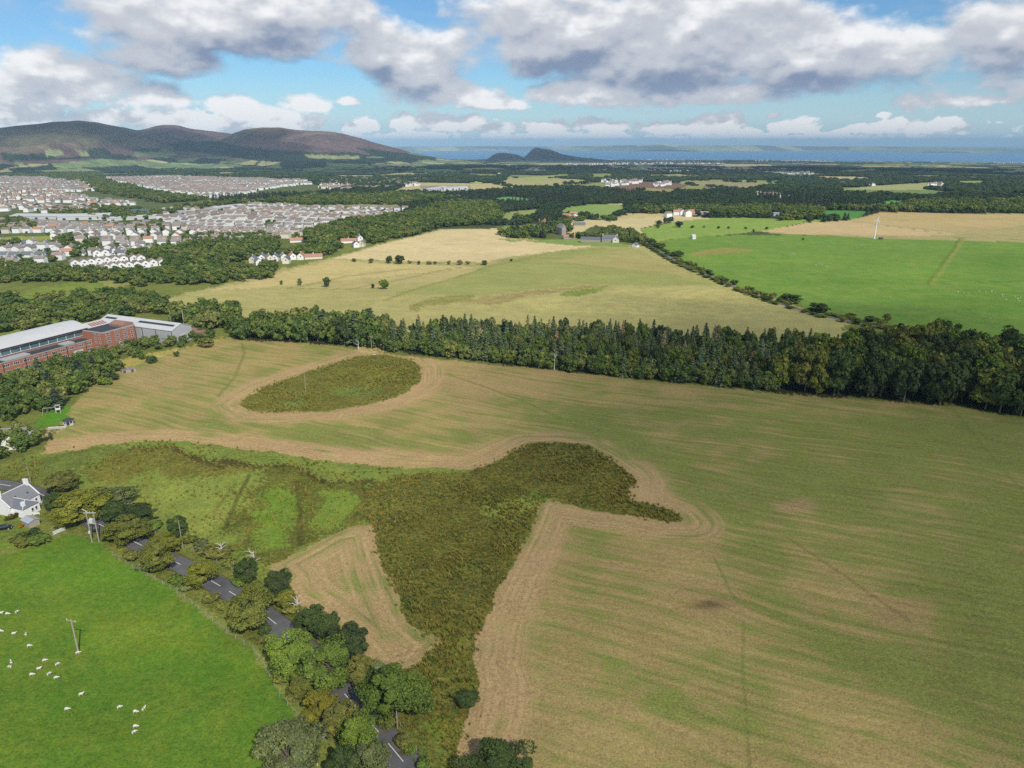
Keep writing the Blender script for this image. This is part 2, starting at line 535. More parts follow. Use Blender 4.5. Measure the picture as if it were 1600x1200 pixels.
# (polygon, colour, stubble, rushes, meadow, green share, edge softness in px)
ZONES = [
    # far fields between the woods
    ([(250, 470), (330, 450), (420, 425), (520, 402), (600, 380), (690, 358), (780, 357), (790, 372), (900, 377), (1000, 384), (1090, 428), (1200, 465), (1335, 506), (1330, 530), (1150, 540), (900, 510), (640, 530), (600, 500), (480, 490), (370, 505)], (186, 174, 112), .35, .25, 0, .42),
    ([(520, 404), (600, 381), (690, 359), (782, 357), (792, 374), (840, 377), (930, 384), (880, 391), (790, 402), (760, 410), (640, 408), (560, 405)], (224, 202, 148), .5, 0, 0, .06),
    ([(770, 372), (800, 378), (900, 372), (960, 376), (985, 386), (900, 384), (830, 378)], (138, 158, 82), 0, 0, .5, 0),
    ([(760, 412), (880, 390), (985, 388), (1040, 410), (1090, 432), (1120, 446), (1050, 446), (900, 446), (760, 462), (610, 460), (700, 436)], (170, 168, 98), .45, 0, 0, .52),
    ([(860, 408), (985, 389), (1060, 420), (1100, 438), (960, 418)], (180, 168, 104), .4, 0, 0, .25),
    ([(400, 437), (520, 406), (640, 414), (755, 416), (600, 432), (470, 446), (330, 455)], (208, 188, 126), .4, .1, 0, .15),
    ([(470, 447), (600, 433), (760, 416), (700, 437), (590, 450), (480, 449)], (196, 180, 118), .4, 0, 0, .25),
    ([(675, 466), (740, 460), (690, 478), (640, 486), (640, 478)], (158, 150, 86), 0, .5, 0, 0),
    ([(640, 480), (700, 462), (735, 462), (740, 470), (690, 478)], (150, 144, 80), 0, .5, 0, 0),
    ([(730, 470), (820, 456), (900, 447), (960, 447), (880, 456), (820, 464), (760, 478)], (162, 146, 94), 0, .5, 0, .1),
    ([(870, 458), (960, 447), (930, 462), (880, 468)], (134, 146, 68), 0, .3, .4, 0),
    ([(800, 470), (900, 462), (1050, 446), (1130, 450), (1240, 480), (1150, 500), (1000, 492), (860, 488)], (190, 178, 114), .2, .35, 0, .38),
    # right hand pasture and the far tan fields
    ([(1015, 384), (1060, 372), (1130, 368), (1250, 366), (1366, 371), (1600, 377), (1800, 384), (1900, 640), (1600, 545), (1480, 524), (1330, 498), (1230, 473), (1130, 436), (1050, 400)], (118, 148, 64), 0, 0, .8, 0),
    ([(1085, 393), (1120, 388), (1180, 389), (1170, 394), (1110, 398), (1080, 401)], (150, 145, 75), 0, 0, 0, 0),
    ([(1020, 380), (1000, 358), (1060, 345), (1110, 340), (1200, 341), (1310, 344), (1255, 348), (1195, 361), (1130, 367), (1060, 372)], (142, 166, 78), 0, 0, .6, 0),
    ([(1190, 363), (1330, 343), (1480, 333), (1800, 335), (1800, 385), (1600, 378), (1366, 372)], (178, 166, 112), .3, .2, 0, .1),
    ([(1188, 362), (1260, 348), (1320, 345), (1380, 352), (1495, 365), (1480, 368), (1366, 368), (1250, 366)], (208, 182, 132), .5, 0, 0, 0),
    ([(1325, 344), (1380, 331), (1480, 333), (1600, 335), (1800, 336), (1800, 352), (1600, 351), (1560, 357), (1480, 361), (1400, 353)], (198, 174, 118), .5, 0, 0, .05),
    ([(1500, 366), (1560, 358), (1800, 356), (1800, 380), (1600, 373)], (180, 165, 112), .3, .3, 0, .1),
    ([(1283, 329), (1365, 329), (1335, 342), (1283, 343)], (88, 142, 66), 0, 0, .6, 0),
    ([(1345, 313), (1424, 314), (1402, 323), (1385, 326), (1368, 318)], (96, 160, 68), 0, 0, .6, 0),
    ([(1465, 315), (1515, 316), (1500, 319), (1470, 319)], (100, 150, 66), 0, 0, .5, 0),
    ([(1560, 302), (1700, 301), (1700, 307), (1580, 307)], (105, 160, 70), 0, 0, .5, 0),
    ([(1313, 296), (1370, 290), (1450, 285), (1485, 290), (1470, 296), (1390, 297)], (170, 170, 112), 0, .1, 0, .2),
    ([(1490, 283), (1530, 282), (1548, 286), (1520, 291), (1496, 289)], (150, 170, 84), 0, 0, .4, 0),
    ([(858, 352), (885, 343), (935, 344), (1000, 335), (1070, 336), (1110, 341), (1040, 348), (1000, 357), (1005, 368), (930, 352), (900, 368)], (216, 198, 144), .4, 0, 0, .15),
    ([(868, 338), (885, 324), (925, 319), (975, 319), (972, 332), (940, 343), (905, 338)], (142, 164, 88), 0, 0, .5, 0),
    ([(955, 342), (985, 334), (1040, 332), (1055, 336), (1000, 341)], (200, 182, 124), .3, 0, 0, 0),
    ([(1052, 326), (1110, 324), (1200, 322), (1200, 326), (1110, 329), (1055, 330)], (196, 180, 128), .3, 0, 0, 0),
    ([(943, 319), (1000, 316), (1008, 319), (975, 320)], (200, 178, 128), 0, 0, 0, 0),
    ([(775, 338), (800, 330), (850, 326), (845, 332), (835, 340), (790, 350)], (150, 160, 92), 0, 0, .4, 0),
    ([(775, 354), (850, 350), (830, 357), (790, 360)], (130, 155, 82), 0, 0, .4, 0),
    ([(770, 309), (800, 307), (836, 311), (832, 316), (776, 317)], (108, 160, 92), 0, 0, .5, 0),
    ([(812, 278), (880, 272), (915, 274), (850, 279), (828, 284)], (164, 172, 102), 0, 0, .2, 0),
    ([(705, 281), (730, 281), (755, 285), (750, 288)], (170, 180, 110), 0, 0, .2, 0),
    ([(920, 271), (958, 271), (955, 279), (930, 280), (922, 276)], (160, 170, 96), 0, 0, .3, 0),
    ([(1000, 273), (1060, 272), (1110, 275), (1070, 279), (1005, 277)], (186, 176, 118), 0, 0, 0, 0),
    ([(985, 261), (1075, 261), (1070, 266), (990, 266)], (148, 156, 92), 0, 0, 0, 0),
    ([(1112, 259), (1140, 256), (1200, 257), (1212, 260), (1160, 263)], (180, 170, 122), 0, 0, 0, 0),
    ([(1010, 296), (1030, 294), (1058, 301), (1050, 304), (1000, 303)], (160, 150, 100), 0, 0, 0, 0),
    ([(950, 293), (1000, 284), (1045, 284), (1075, 290), (1060, 296), (1010, 294), (985, 302), (965, 298)], (128, 102, 84), 0, .2, 0, 0),
    ([(1220, 249), (1245, 248), (1245, 251), (1222, 251)], (190, 180, 130), 0, 0, 0, 0),
    ([(1300, 267), (1370, 264), (1365, 269), (1310, 271)], (160, 162, 105), 0, 0, 0, 0),
    ([(1530, 268), (1600, 266), (1700, 266), (1700, 270), (1550, 271)], (180, 170, 125), 0, 0, 0, 0),
    # town ground
    ([(-300, 270), (60, 277), (130, 284), (160, 300), (240, 306), (160, 284), (160, 277), (300, 276), (470, 281), (500, 290), (560, 292), (500, 302), (330, 313), (250, 326), (400, 320), (560, 323), (634, 328), (630, 336), (500, 357), (440, 372), (370, 378), (300, 392), (290, 422), (240, 426), (100, 424), (-300, 430)], (98, 108, 66), 0, .5, .2, 0),
    ([(-60, 373), (40, 369), (84, 369), (86, 374), (20, 379), (-60, 381)], (152, 158, 66), 0, 0, .5, 0),
    ([(655, 290), (735, 290), (732, 303), (668, 303)], (150, 145, 128), 0, 0, .2, 0),
    # rough ground at the left, below the town
    ([(0, 470), (60, 452), (130, 440), (190, 444), (150, 462), (90, 480), (40, 500), (0, 505)], (128, 140, 62), 0, .5, .2, 0),
    ([(130, 437), (180, 430), (240, 440), (170, 450)], (150, 150, 84), 0, .4, 0, 0),
    ([(0, 512), (60, 505), (110, 505), (40, 525), (0, 528)], (136, 148, 66), 0, .3, .2, 0),
    ([(140, 582), (190, 560), (260, 548), (310, 540), (345, 528), (355, 531), (300, 543), (190, 579), (150, 597)], (176, 162, 88), 0, .4, 0, 0),
    # stubble field and its rough
    (FIELD, (178, 156, 98), 1, 0, 0, .29),
    (ROUGH, (124, 136, 60), 0, .35, .4, 0),
    ([(-60, 752), (60, 715), (200, 697), (240, 712), (160, 722), (90, 742), (0, 775)], (110, 120, 54), 0, .5, 0, 0),
    ([(118, 742), (180, 706), (260, 706), (330, 716), (400, 735), (330, 748), (240, 738), (170, 760)], (118, 114, 50), 0, .6, 0, 0),
    ([(240, 760), (340, 742), (400, 742), (380, 790), (330, 830), (280, 826), (220, 790)], (136, 144, 66), 0, .25, .4, 0),
    ([(405, 738), (440, 735), (500, 745), (620, 745), (600, 790), (570, 822), (520, 832), (470, 850), (425, 880), (370, 850), (352, 830), (385, 780)], (106, 106, 46), 0, .8, 0, 0),
    ([(388, 800), (400, 770), (430, 765), (440, 800), (436, 850), (408, 862), (392, 850)], (116, 138, 50), 0, .2, .6, 0),
    ([(474, 800), (492, 775), (520, 762), (545, 775), (552, 808), (530, 822), (474, 836)], (120, 138, 54), 0, .2, .6, 0),
    ([(568, 757), (592, 754), (598, 765), (586, 776), (575, 770)], (116, 140, 56), 0, .1, .6, 0),
    ([(180, 698), (260, 705), (400, 725), (500, 742), (600, 748), (690, 752), (600, 753), (500, 749), (400, 734), (260, 714)], (88, 78, 38), 0, .9, 0, 0),
    (RUSHES, (110, 106, 48), 0, 1, 0, 0),
    ([(745, 795), (780, 780), (830, 778), (845, 782), (830, 802), (790, 815), (755, 812)], (138, 146, 66), 0, .4, .3, 0),
    ([(800, 767), (850, 766), (920, 782), (900, 788), (850, 776), (815, 777)], (108, 132, 52), 0, .5, .2, 0),
    ([(640, 1120), (690, 1100), (680, 1140), (640, 1150), (620, 1140)], (118, 130, 50), 0, .6, .3, 0),
    ([(690, 1000), (735, 992), (740, 1000), (700, 1010), (670, 1020)], (128, 136, 62), 0, .5, .2, 0),
    (ISLAND, (118, 114, 52), 0, .9, 0, 0),
    ([(530, 612), (560, 600), (600, 598), (580, 612), (545, 620)], (114, 128, 60), 0, .6, .1, 0),
    ([(440, 628), (470, 618), (480, 626), (450, 636)], (122, 132, 66), 0, .5, .1, 0),
    (TRIANGLE, (184, 158, 106), 1, 0, 0, .25),
    (MEADOW, (100, 128, 42), 0, 0, 1, 0),
    ([(-60, 860), (0, 838), (40, 838), (45, 850), (0, 868), (-60, 880)], (120, 138, 52), 0, .2, .6, 0),
    ([(52, 655), (75, 643), (112, 642), (118, 658), (80, 668), (56, 670)], (96, 140, 40), 0, 0, .8, 0),
    ([(62, 672), (84, 670), (104, 672), (90, 682), (66, 682)], (176, 150, 112), 0, 0, 0, 0),
    ([(-60, 800), (40, 800), (95, 790), (90, 815), (40, 835), (-60, 845)], (116, 128, 54), 0, .3, .5, 0),
    # forest floors
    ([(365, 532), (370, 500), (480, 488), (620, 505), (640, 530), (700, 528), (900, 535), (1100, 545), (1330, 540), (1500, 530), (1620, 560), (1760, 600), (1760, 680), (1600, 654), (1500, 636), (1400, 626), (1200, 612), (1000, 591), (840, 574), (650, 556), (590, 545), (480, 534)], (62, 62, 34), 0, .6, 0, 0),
    ([(560, 536), (585, 528), (602, 540), (598, 552), (565, 548)], (190, 168, 108), 0, .3, 0, 0),
]


def in_poly(px, py, poly):
    """boolean: points inside polygon"""
    n = len(poly)
    inside = np.zeros(px.shape, bool)
    j = n - 1
    for i in range(n):
        xi, yi = poly[i]; xj, yj = poly[j]
        if yi != yj:
            c = (yi > py) != (yj > py)
            inside ^= c & (px < (xj - xi) * (py - yi) / (yj - yi) + xi)
        j = i
    return inside


def paint_mask(px, py, poly):
    xs = [p[0] for p in poly]; ys = [p[1] for p in poly]
    sel = np.nonzero((px > min(xs)) & (px < max(xs)) & (py > min(ys)) & (py < max(ys)))[0]
    if len(sel) == 0: return sel
    return sel[in_poly(px[sel], py[sel], poly)]


def seg_dist(x, y, pts, closed=False):
    best = np.full(x.shape, 1e9)
    n = len(pts)
    for i in range(n if closed else n - 1):
        ax, ay = pts[i][0], pts[i][1]; bx, by = pts[(i + 1) % n][0], pts[(i + 1) % n][1]
        dx, dy = bx - ax, by - ay
        t = np.clip(((x - ax) * dx + (y - ay) * dy) / (dx * dx + dy * dy + 1e-9), 0, 1)
        best = np.minimum(best, np.hypot(x - ax - t * dx, y - ay - t * dy))
    return best


def cells(x, y, size, seed):
    """patchwork of far fields and woods: a random number for the nearest of jittered centres, and how near the border is"""
    gx, gy = np.floor(x / size), np.floor(y / size)
    b1 = np.full(x.shape, 1e9); b2 = np.full(x.shape, 1e9); idv = np.zeros(x.shape)
    for ox in (-1, 0, 1):
        for oy in (-1, 0, 1):
            cx, cy = gx + ox, gy + oy
            jx, jy = (cx + hash2(cx, cy, seed)) * size, (cy + hash2(cx, cy, seed + 1)) * size
            d = np.hypot(x - jx, y - jy)
            r = hash2(cx, cy, seed + 2)
            closer = d < b1
            b2 = np.where(closer, b1, np.minimum(b2, d))
            idv = np.where(closer, r, idv)
            b1 = np.where(closer, d, b1)
    return idv, b2 - b1


def wood_share(x, y):
    """1 where the far country is wooded, 0 where it is open"""
    idv, edge = cells(x * 0.8, y * 0.42, 215.0, 31)
    big = fbm(x / 1500.0, y / 1100.0, 3, 77)
    return np.where(idv < 0.49 + 0.9 * (big - 0.5), 1.0, 0.0), idv, edge


TREELESS = [z[0] for z in ZONES[:47]]          # open zones: no far trees stand on these


def build_ground():
    ys = np.concatenate([np.arange(1330, 700, -2.0), np.arange(700, 300, -1.6), np.arange(300, 232, -0.8)])
    b = (600 - ys) / FPX
    r_in = np.array([2.0, 20, 45, 65, 78, 86])
    r_view = (CP + SP * b) * CAM_Z / -(-SP + CP * b)
    r_view = r_view[r_view > 88]
    r_view = r_view[r_view < 13000]
    r_out = np.array([14500, 17000, 22000, 30000, 42000, 60000.0])
    r = np.concatenate([r_in, r_view, r_out])
    a1 = np.radians(np.arange(-50, 50.01, 0.118))
    a2 = np.radians(np.arange(50, 310, 6.5))[1:]
    az = np.concatenate([a1, a2])
    A, Rr = np.meshgrid(az, r)
    x, y = (Rr * np.sin(A)).ravel(), (Rr * np.cos(A)).ravel()
    z = terrain(x, y)
    nr, na = len(r), len(az)
    idx = np.arange(nr * na).reshape(nr, na)
    nxt = np.roll(idx, -1, axis=1)
    f = np.stack([idx[:-1], nxt[:-1], nxt[1:], idx[1:]], -1).reshape(-1, 4)
    me = new_mesh('ground', np.stack([x, y, z], 1), f[:, ::-1].copy(), smooth=True)
    # --- paint
    d = np.hypot(x, y)
    px, py = topx(x, y, z)
    px = np.nan_to_num(px, nan=-9999.0); py = np.nan_to_num(py, nan=9999.0)
    # uneven edges: the place where a zone is looked up wanders a little on the ground
    wx = (fbm(x / 6.0, y / 6.0, 4, 3) - 0.5) * 4.6
    wy = (fbm(x / 6.0, y / 6.0, 4, 9) - 0.5) * 4.6
    px2, py2 = topx(x + wx, y + wy, z)
    px2 = np.nan_to_num(px2, nan=-9999.0); py2 = np.nan_to_num(py2, nan=9999.0)
    sx_ = (fbm(x / 16.0, y / 16.0, 4, 33) - 0.5) * 17 + (hash2(np.arange(len(x)), np.zeros(len(x)), 5) - .5) * 4.0
    sy_ = (fbm(x / 16.0, y / 16.0, 4, 39) - 0.5) * 17 + (hash2(np.arange(len(x)), np.zeros(len(x)), 6) - .5) * 4.0
    px3, py3 = topx(x + sx_, y + sy_, z)
    px3 = np.nan_to_num(px3, nan=-9999.0); py3 = np.nan_to_num(py3, nan=9999.0)
    hard = (id(RUSHES), id(ISLAND), id(TRIANGLE), id(MEADOW), id(FIELD))
    col = np.zeros((len(x), 3)); mask = np.zeros((len(x), 4)); hm = np.zeros(len(x)); hd = np.zeros(len(x))
    n1 = fbm(x / 60.0, y / 60.0, 4, 21)[:, None]
    base = np.array(S(122, 128, 62)) * (0.7 + 0.6 * n1)
    wood, idv, edge = wood_share(x, y)
    k = (idv * 977.0) % 1.0
    pal = np.array([S(120, 140, 80), S(176, 168, 118), S(148, 152, 92), S(192, 178, 130), S(104, 132, 72), S(160, 150, 112)])
    open_c = pal[np.minimum((k * 6).astype(int), 5)]
    wood_c = np.array(S(54, 66, 44)) * (0.75 + 0.5 * fbm(x / 40.0, y / 40.0, 3, 8)[:, None])
    hedge = (edge < np.clip(d / 500.0, 3, 14))[:, None]
    far_c = np.where((wood[:, None] > 0.5) | hedge, wood_c, open_c)
    t = sstep(d, 800, 1100)[:, None]
    col[:] = base * (1 - t) + far_c * t
    mask[:, 1] = 0.4
    # distant towns on the plain
    for (tx, ty, tr, te, seed) in [(1130, 266, 140, 4, 1), (940, 256, 90, 4, 2), (1050, 254, 60, 3, 3), (1570, 252, 60, 3, 4), (870, 265, 30, 3, 5)]:
        s = np.exp(-(((px - tx) / tr) ** 2 + ((py - ty) / te) ** 2)) * (hash2(np.floor(x / 30), np.floor(y / 60), seed) > 0.55)
        col += (np.array(S(190, 186, 180)) - col) * (0.55 * s)[:, None]
    istri_ = np.zeros(len(x), bool); istri_[paint_mask(px2, py2, TRIANGLE)] = True
    inmead_ = np.zeros(len(x), bool); inmead_[paint_mask(px2, py2, MEADOW)] = True; inmead_[paint_mask(px2, py2, FIELD)] = True
    inmead_[paint_mask(px2, py2, RUSHES)] = False; inmead_[paint_mask(px2, py2, ROUGH)] = False
    for poly, c, st, ru, mdw, gr in ZONES:
        soft = id(poly) not in hard and max(q[1] for q in poly) > 420 and len(poly) < 24
        s = paint_mask(px3, py3, poly) if soft else paint_mask(px2, py2, poly)
        if soft and max(q[1] for q in poly) > 690: s = s[~(istri_[s] | (inmead_[s]))]
        col[s] = S(*c); mask[s] = (st, ru, mdw, gr)
    # large soft patches of greener or paler growth inside the fields
    fld = paint_mask(px2, py2, FIELD)
    def patch(cx, cy, rx, ry, dg, c=None, cs=0.0, rot=0.0):
        s = fld
        ux, uy = px[s] - cx, py[s] - cy
        ca, sa = math.cos(rot), math.sin(rot)
        w = np.exp(-(((ux * ca + uy * sa) / rx) ** 2 + ((-ux * sa + uy * ca) / ry) ** 2) * 1.2)
        w = w * mask[s, 0]
        mask[s, 3] += dg * w
        if c is not None:
            col[s] += (np.array(S(*c)) - col[s]) * (cs * w)[:, None]
    patch(460, 672, 170, 14, .55, rot=0.06); patch(340, 640, 60, 30, .45, rot=-0.7); patch(900, 655, 110, 28, .55, rot=.22); patch(980, 700, 100, 34, .5, rot=.4)
    patch(1080, 780, 60, 50, .35, rot=.8); patch(1260, 740, 180, 70, .50); patch(1420, 850, 160, 64, .46, rot=.4); patch(1520, 700, 170, 50, .50); patch(1330, 1010, 130, 64, .32, rot=.5); patch(1400, 760, 260, 120, .10); patch(1560, 1040, 120, 150, .42); patch(1440, 1100, 80, 60, .2); patch(1560, 800, 90, 50, .3)
    patch(1130, 660, 150, 28, .30); patch(1390, 670, 150, 26, .36); patch(1040, 640, 120, 20, .25); patch(1180, 880, 60, 70, .34, rot=.4); patch(1560, 880, 80, 160, .38); patch(960, 850, 120, 26, .25); patch(700, 690, 160, 14, .18)
    patch(560, 690, 200, 10, .2, rot=.05); patch(260, 660, 60, 12, .25, rot=-.3); patch(1240, 790, 44, 14, -.5, (178, 146, 104), .7); patch(1110, 945, 40, 14, -.4, (150, 122, 84), .6)
    patch(1060, 920, 170, 60, -.14, (174, 146, 98), .5); patch(760, 600, 160, 40, -.16, (180, 152, 104), .6); patch(240, 590, 140, 34, -.1, (172, 150, 100), .5); patch(500, 705, 200, 12, -.1, (182, 150, 108), .6)
    patch(880, 1010, 130, 120, .02, (160, 140, 86), .5); patch(880, 870, 110, 30, -.1, (178, 146, 102), .6); patch(1100, 1120, 160, 60, .12); patch(1400, 960, 60, 40, -.2, (160, 134, 90), .5)
    patch(540, 558, 80, 16, .12); patch(820, 1120, 90, 90, -.1, (176, 148, 100), .5)
    for (cx, cy, rx, ry, c, k) in ((1112, 944, 22, 7, (96, 84, 54), .75), (1090, 948, 20, 3, (120, 104, 68), .5)):
        w_ = np.exp(-(((px - cx) / rx) ** 2 + ((py - cy) / ry) ** 2)) * k
        col += (np.array(S(*c)) - col) * w_[:, None]
    # headland: passes that follow the edges of the wet ground
    tw = lambda poly: [tuple(at(*p)[:2]) for p in poly]
    s = np.nonzero(mask[:, 0] > 0.9)[0]
    s = s[d[s] < 520]
    dd = seg_dist(x[s], y[s], tw(RUSHES), True)
    for poly in (ISLAND,):
        dd = np.minimum(dd, seg_dist(x[s], y[s], tw(poly), True))
    edge_pts = tw([(60, 710), (200, 690), (280, 690), (400, 703), (520, 722), (640, 731), (735, 733)])
    dd = np.minimum(dd, seg_dist(x[s], y[s], edge_pts))
    d2 = seg_dist(x[s], y[s], tw(TRIANGLE), True)
    tri = paint_mask(px2, py2, TRIANGLE)
    istri = np.zeros(len(x), bool); istri[tri] = True
    hd[s] = np.where(istri[s], np.minimum(d2, 60), dd)
    w = 1 - sstep(dd, 9, 15)
    w = np.where(istri[s], 1.0, w)
    hm[s] = w
    pw = np.where(istri[s], 0.55, w)
    col[s] += (np.array(S(192, 158, 114)) - col[s]) * (0.62 * pw)[:, None]
    mask[s, 3] = np.clip(mask[s, 3] - 0.22 * w * ~istri[s], 0, 1.1)
    # wheel tracks and ditches
    def track(pts, width, c, k, sub=None):
        q = np.nonzero(d < 1200)[0] if sub is None else sub
        dist = seg_dist(x[q], y[q], tw(pts))
        wdt = (1 - sstep(dist, width * .4, width)) * k
        col[q] += (np.array(S(*c)) - col[q]) * wdt[:, None]
    nearq = np.nonzero((d < 520) & (np.abs(px - 800) < 900))[0]
    for t_ in (([(1115, 870), (1128, 895), (1140, 922), (1152, 940)], .55, (104, 106, 52), .45), ([(1162, 970), (1160, 1050), (1166, 1120), (1172, 1210)], .5, (116, 110, 60), .4),
               ([(700, 585), (760, 605), (830, 632), (880, 655)], 1.0, (98, 100, 46), .5), ([(378, 536), (382, 552), (366, 590), (340, 620)], 1.0, (104, 104, 50), .5),
               ([(1070, 838), (980, 880), (920, 915)], 1.4, (182, 152, 106), .5), ([(1230, 840), (1320, 900), (1420, 970)], .8, (92, 98, 44), .35),
               ([(390, 742), (372, 775), (352, 826)], 1.0, (80, 78, 34), .7), ([(335, 800), (350, 778), (368, 756)], .8, (98, 96, 42), .5),
               ([(463, 752), (468, 800), (470, 852)], 1.2, (84, 78, 36), .6), ([(566, 752), (572, 790)], .8, (86, 80, 36), .5),
               ([(1490, 640), (1530, 690), (1600, 770)], .8, (100, 106, 50), .3)):
        track(*t_, sub=nearq)
    farq = np.nonzero((d > 400) & (d < 1300))[0]
    for t_ in (([(1505, 372), (1480, 410), (1455, 444)], 3.0, (150, 150, 78), .8), ([(1500, 372), (1474, 410), (1449, 444)], 2.0, (98, 120, 48), .7), ([(1420, 400), (1438, 430), (1442, 442)], 2.5, (140, 148, 70), .5),
               ([(560, 449), (620, 438), (690, 422), (760, 412)], 2.5, (134, 118, 66), .55), ([(600, 470), (640, 455), (700, 437), (760, 418), (830, 404)], 2.5, (136, 124, 72), .55),
               ([(450, 450), (540, 452), (600, 450)], 2.0, (120, 120, 62), .5), ([(590, 408), (680, 411), (760, 412)], 2.0, (130, 112, 66), .6), ([(780, 408), (860, 396), (950, 386)], 2.0, (140, 130, 78), .5),
               ([(470, 447), (540, 432), (640, 420)], 5.0, (146, 136, 78), .5), ([(1366, 351), (1480, 366)], 2.5, (120, 120, 70), .5), ([(1190, 365), (1366, 370), (1600, 375)], 2.5, (120, 128, 66), .5),
               ([(1270, 429), (1330, 434), (1400, 442)], 2.5, (92, 130, 46), .6), ([(1530, 440), (1570, 441), (1600, 438)], 3.0, (88, 124, 44), .6)):
        track(*t_, sub=farq)
    # darker and lighter growth in the pastures
    for (cx, cy, rx, ry, c, k) in ((1560, 410, 60, 16, (92, 130, 48), .55), (1560, 470, 90, 20, (90, 132, 44), .5), (1300, 440, 90, 5, (98, 136, 50), .5), (1200, 405, 140, 8, (128, 160, 66), .5),
                                   (1430, 425, 60, 12, (128, 162, 60), .5), (220, 990, 120, 60, (120, 146, 44), .5), (330, 1040, 60, 24, (84, 122, 30), .5), (120, 900, 140, 30, (112, 148, 44), .5), (120, 1130, 160, 40, (92, 124, 36), .5), (420, 1140, 60, 40, (88, 120, 36), .5), (482, 1140, 16, 10, (132, 120, 66), .6), (124, 1024, 8, 4, (134, 136, 60), .6), (60, 1040, 50, 12, (118, 134, 50), .4), (300, 1100, 70, 8, (90, 120, 38), .4), (250, 930, 40, 12, (92, 126, 36), .5), (60, 920, 60, 16, (126, 142, 52), .4), (380, 1060, 40, 18, (96, 128, 38), .4), (180, 1010, 30, 10, (128, 146, 56), .35)):
        w_ = np.exp(-(((px - cx) / rx) ** 2 + ((py - cy) / ry) ** 2)) * (mask[:, 2] > 0.5) * k
        col += (np.array(S(*c)) - col) * w_[:, None]
    # verge of the road
    dist = seg_dist(x[nearq], y[nearq], tw(ROAD_PX))
    s = nearq[(dist < 7.5) & (mask[nearq, 2] < 0.9)]
    col[s] = np.array(S(112, 116, 54)); mask[s] = (0, .8, .2, 0)
    s = nearq[(dist < 3.4)]
    col[s] = np.array(S(96, 92, 60)); mask[s] = (0, .4, 0, 0)
    ca = me.attributes.new('tint', 'FLOAT_COLOR', 'POINT')
    ca.data.foreach_set('color', np.concatenate([col, np.ones((len(x), 1))], 1).astype(np.float32).ravel())
    ma = me.attributes.new('mask', 'FLOAT_COLOR', 'POINT')
    ma.data.foreach_set('color', np.clip(mask, 0, 1.2).astype(np.float32).ravel())
    for nm, arr in (('hd', hd), ('hm', hm)):
        at_ = me.attributes.new(nm, 'FLOAT', 'POINT')
        at_.data.foreach_set('value', arr.astype(np.float32))
    me.materials.append(ground_material())
    o = link('ground', me)
    tag(o, kind='structure')
    return o


build_ground()


# ------------------------------------------------------------------ sea, far coast, hills
def sea_material():
    m, g, out = material('sea_water')
    b = g.n('ShaderNodeBsdfPrincipled')
    pos = g.n('ShaderNodeNewGeometry').outputs['Position']
    n = g.noise(g.v('MULTIPLY', pos, (0.00012, 0.0006, 0)), 1.0, 4.0, 0.6)
    g.put(b.inputs['Base Color'], g.mix(n, (0.085, 0.22, 0.38), (0.11, 0.26, 0.42)))
    b.inputs['Roughness'].default_value = 0.75
    b.inputs['Specular IOR Level'].default_value = 0.12
    g.t.links.new(b.outputs[0], out.inputs[0])
    return m


def build_sea():
    az = np.radians(np.arange(-62, 62.1, 4.0)); r = np.array([11800, 16000, 22000, 32000, 45000, 60000.0])
    A, R_ = np.meshgrid(az, r)
    v = np.stack([(R_ * np.sin(A)).ravel(), (R_ * np.cos(A)).ravel(), np.full(A.size, SEA_Z)], 1)
    i = np.arange(A.size).reshape(A.shape)
    f = np.stack([i[:-1, :-1], i[1:, :-1], i[1:, 1:], i[:-1, 1:]], -1).reshape(-1, 4)
    tag(link('sea', new_mesh('sea', v, f, (sea_material(),))), kind='structure')


build_sea()


def hill_material(name):
    m, g, out = material(name)
    pos = g.n('ShaderNodeNewGeometry').outputs['Position']
    tint = g.attr('tint').outputs['Color']
    n = g.m('ADD', g.m('MULTIPLY', g.noise(pos, 0.006, 6.0, 0.62), 0.75), g.m('MULTIPLY', g.noise(pos, 0.03, 4.0, 0.6), 0.45))
    f = g.m('MAXIMUM', g.m('MULTIPLY_ADD', g.m('SUBTRACT', n, .6), 2.6, 1.0), .2)
    b = g.n('ShaderNodeBsdfPrincipled')
    bu = g.n('ShaderNodeBump'); bu.inputs['Strength'].default_value = 1.0; bu.inputs['Distance'].default_value = 60.0
    g.put(bu.inputs['Height'], g.noise(pos, .0035, 6.0, .6)); g.t.links.new(bu.outputs[0], b.inputs['Normal'])
    g.put(b.inputs['Base Color'], g.v('MULTIPLY', tint, g.xyz(f, f, f)))
    b.inputs['Roughness'].default_value = 0.95
    b.inputs['Specular IOR Level'].default_value = 0.05
    g.t.links.new(b.outputs[0], out.inputs[0])
    return m


def vslope(py):
    b = (600.0 - py) / FPX
    return (-SP + CP * b)


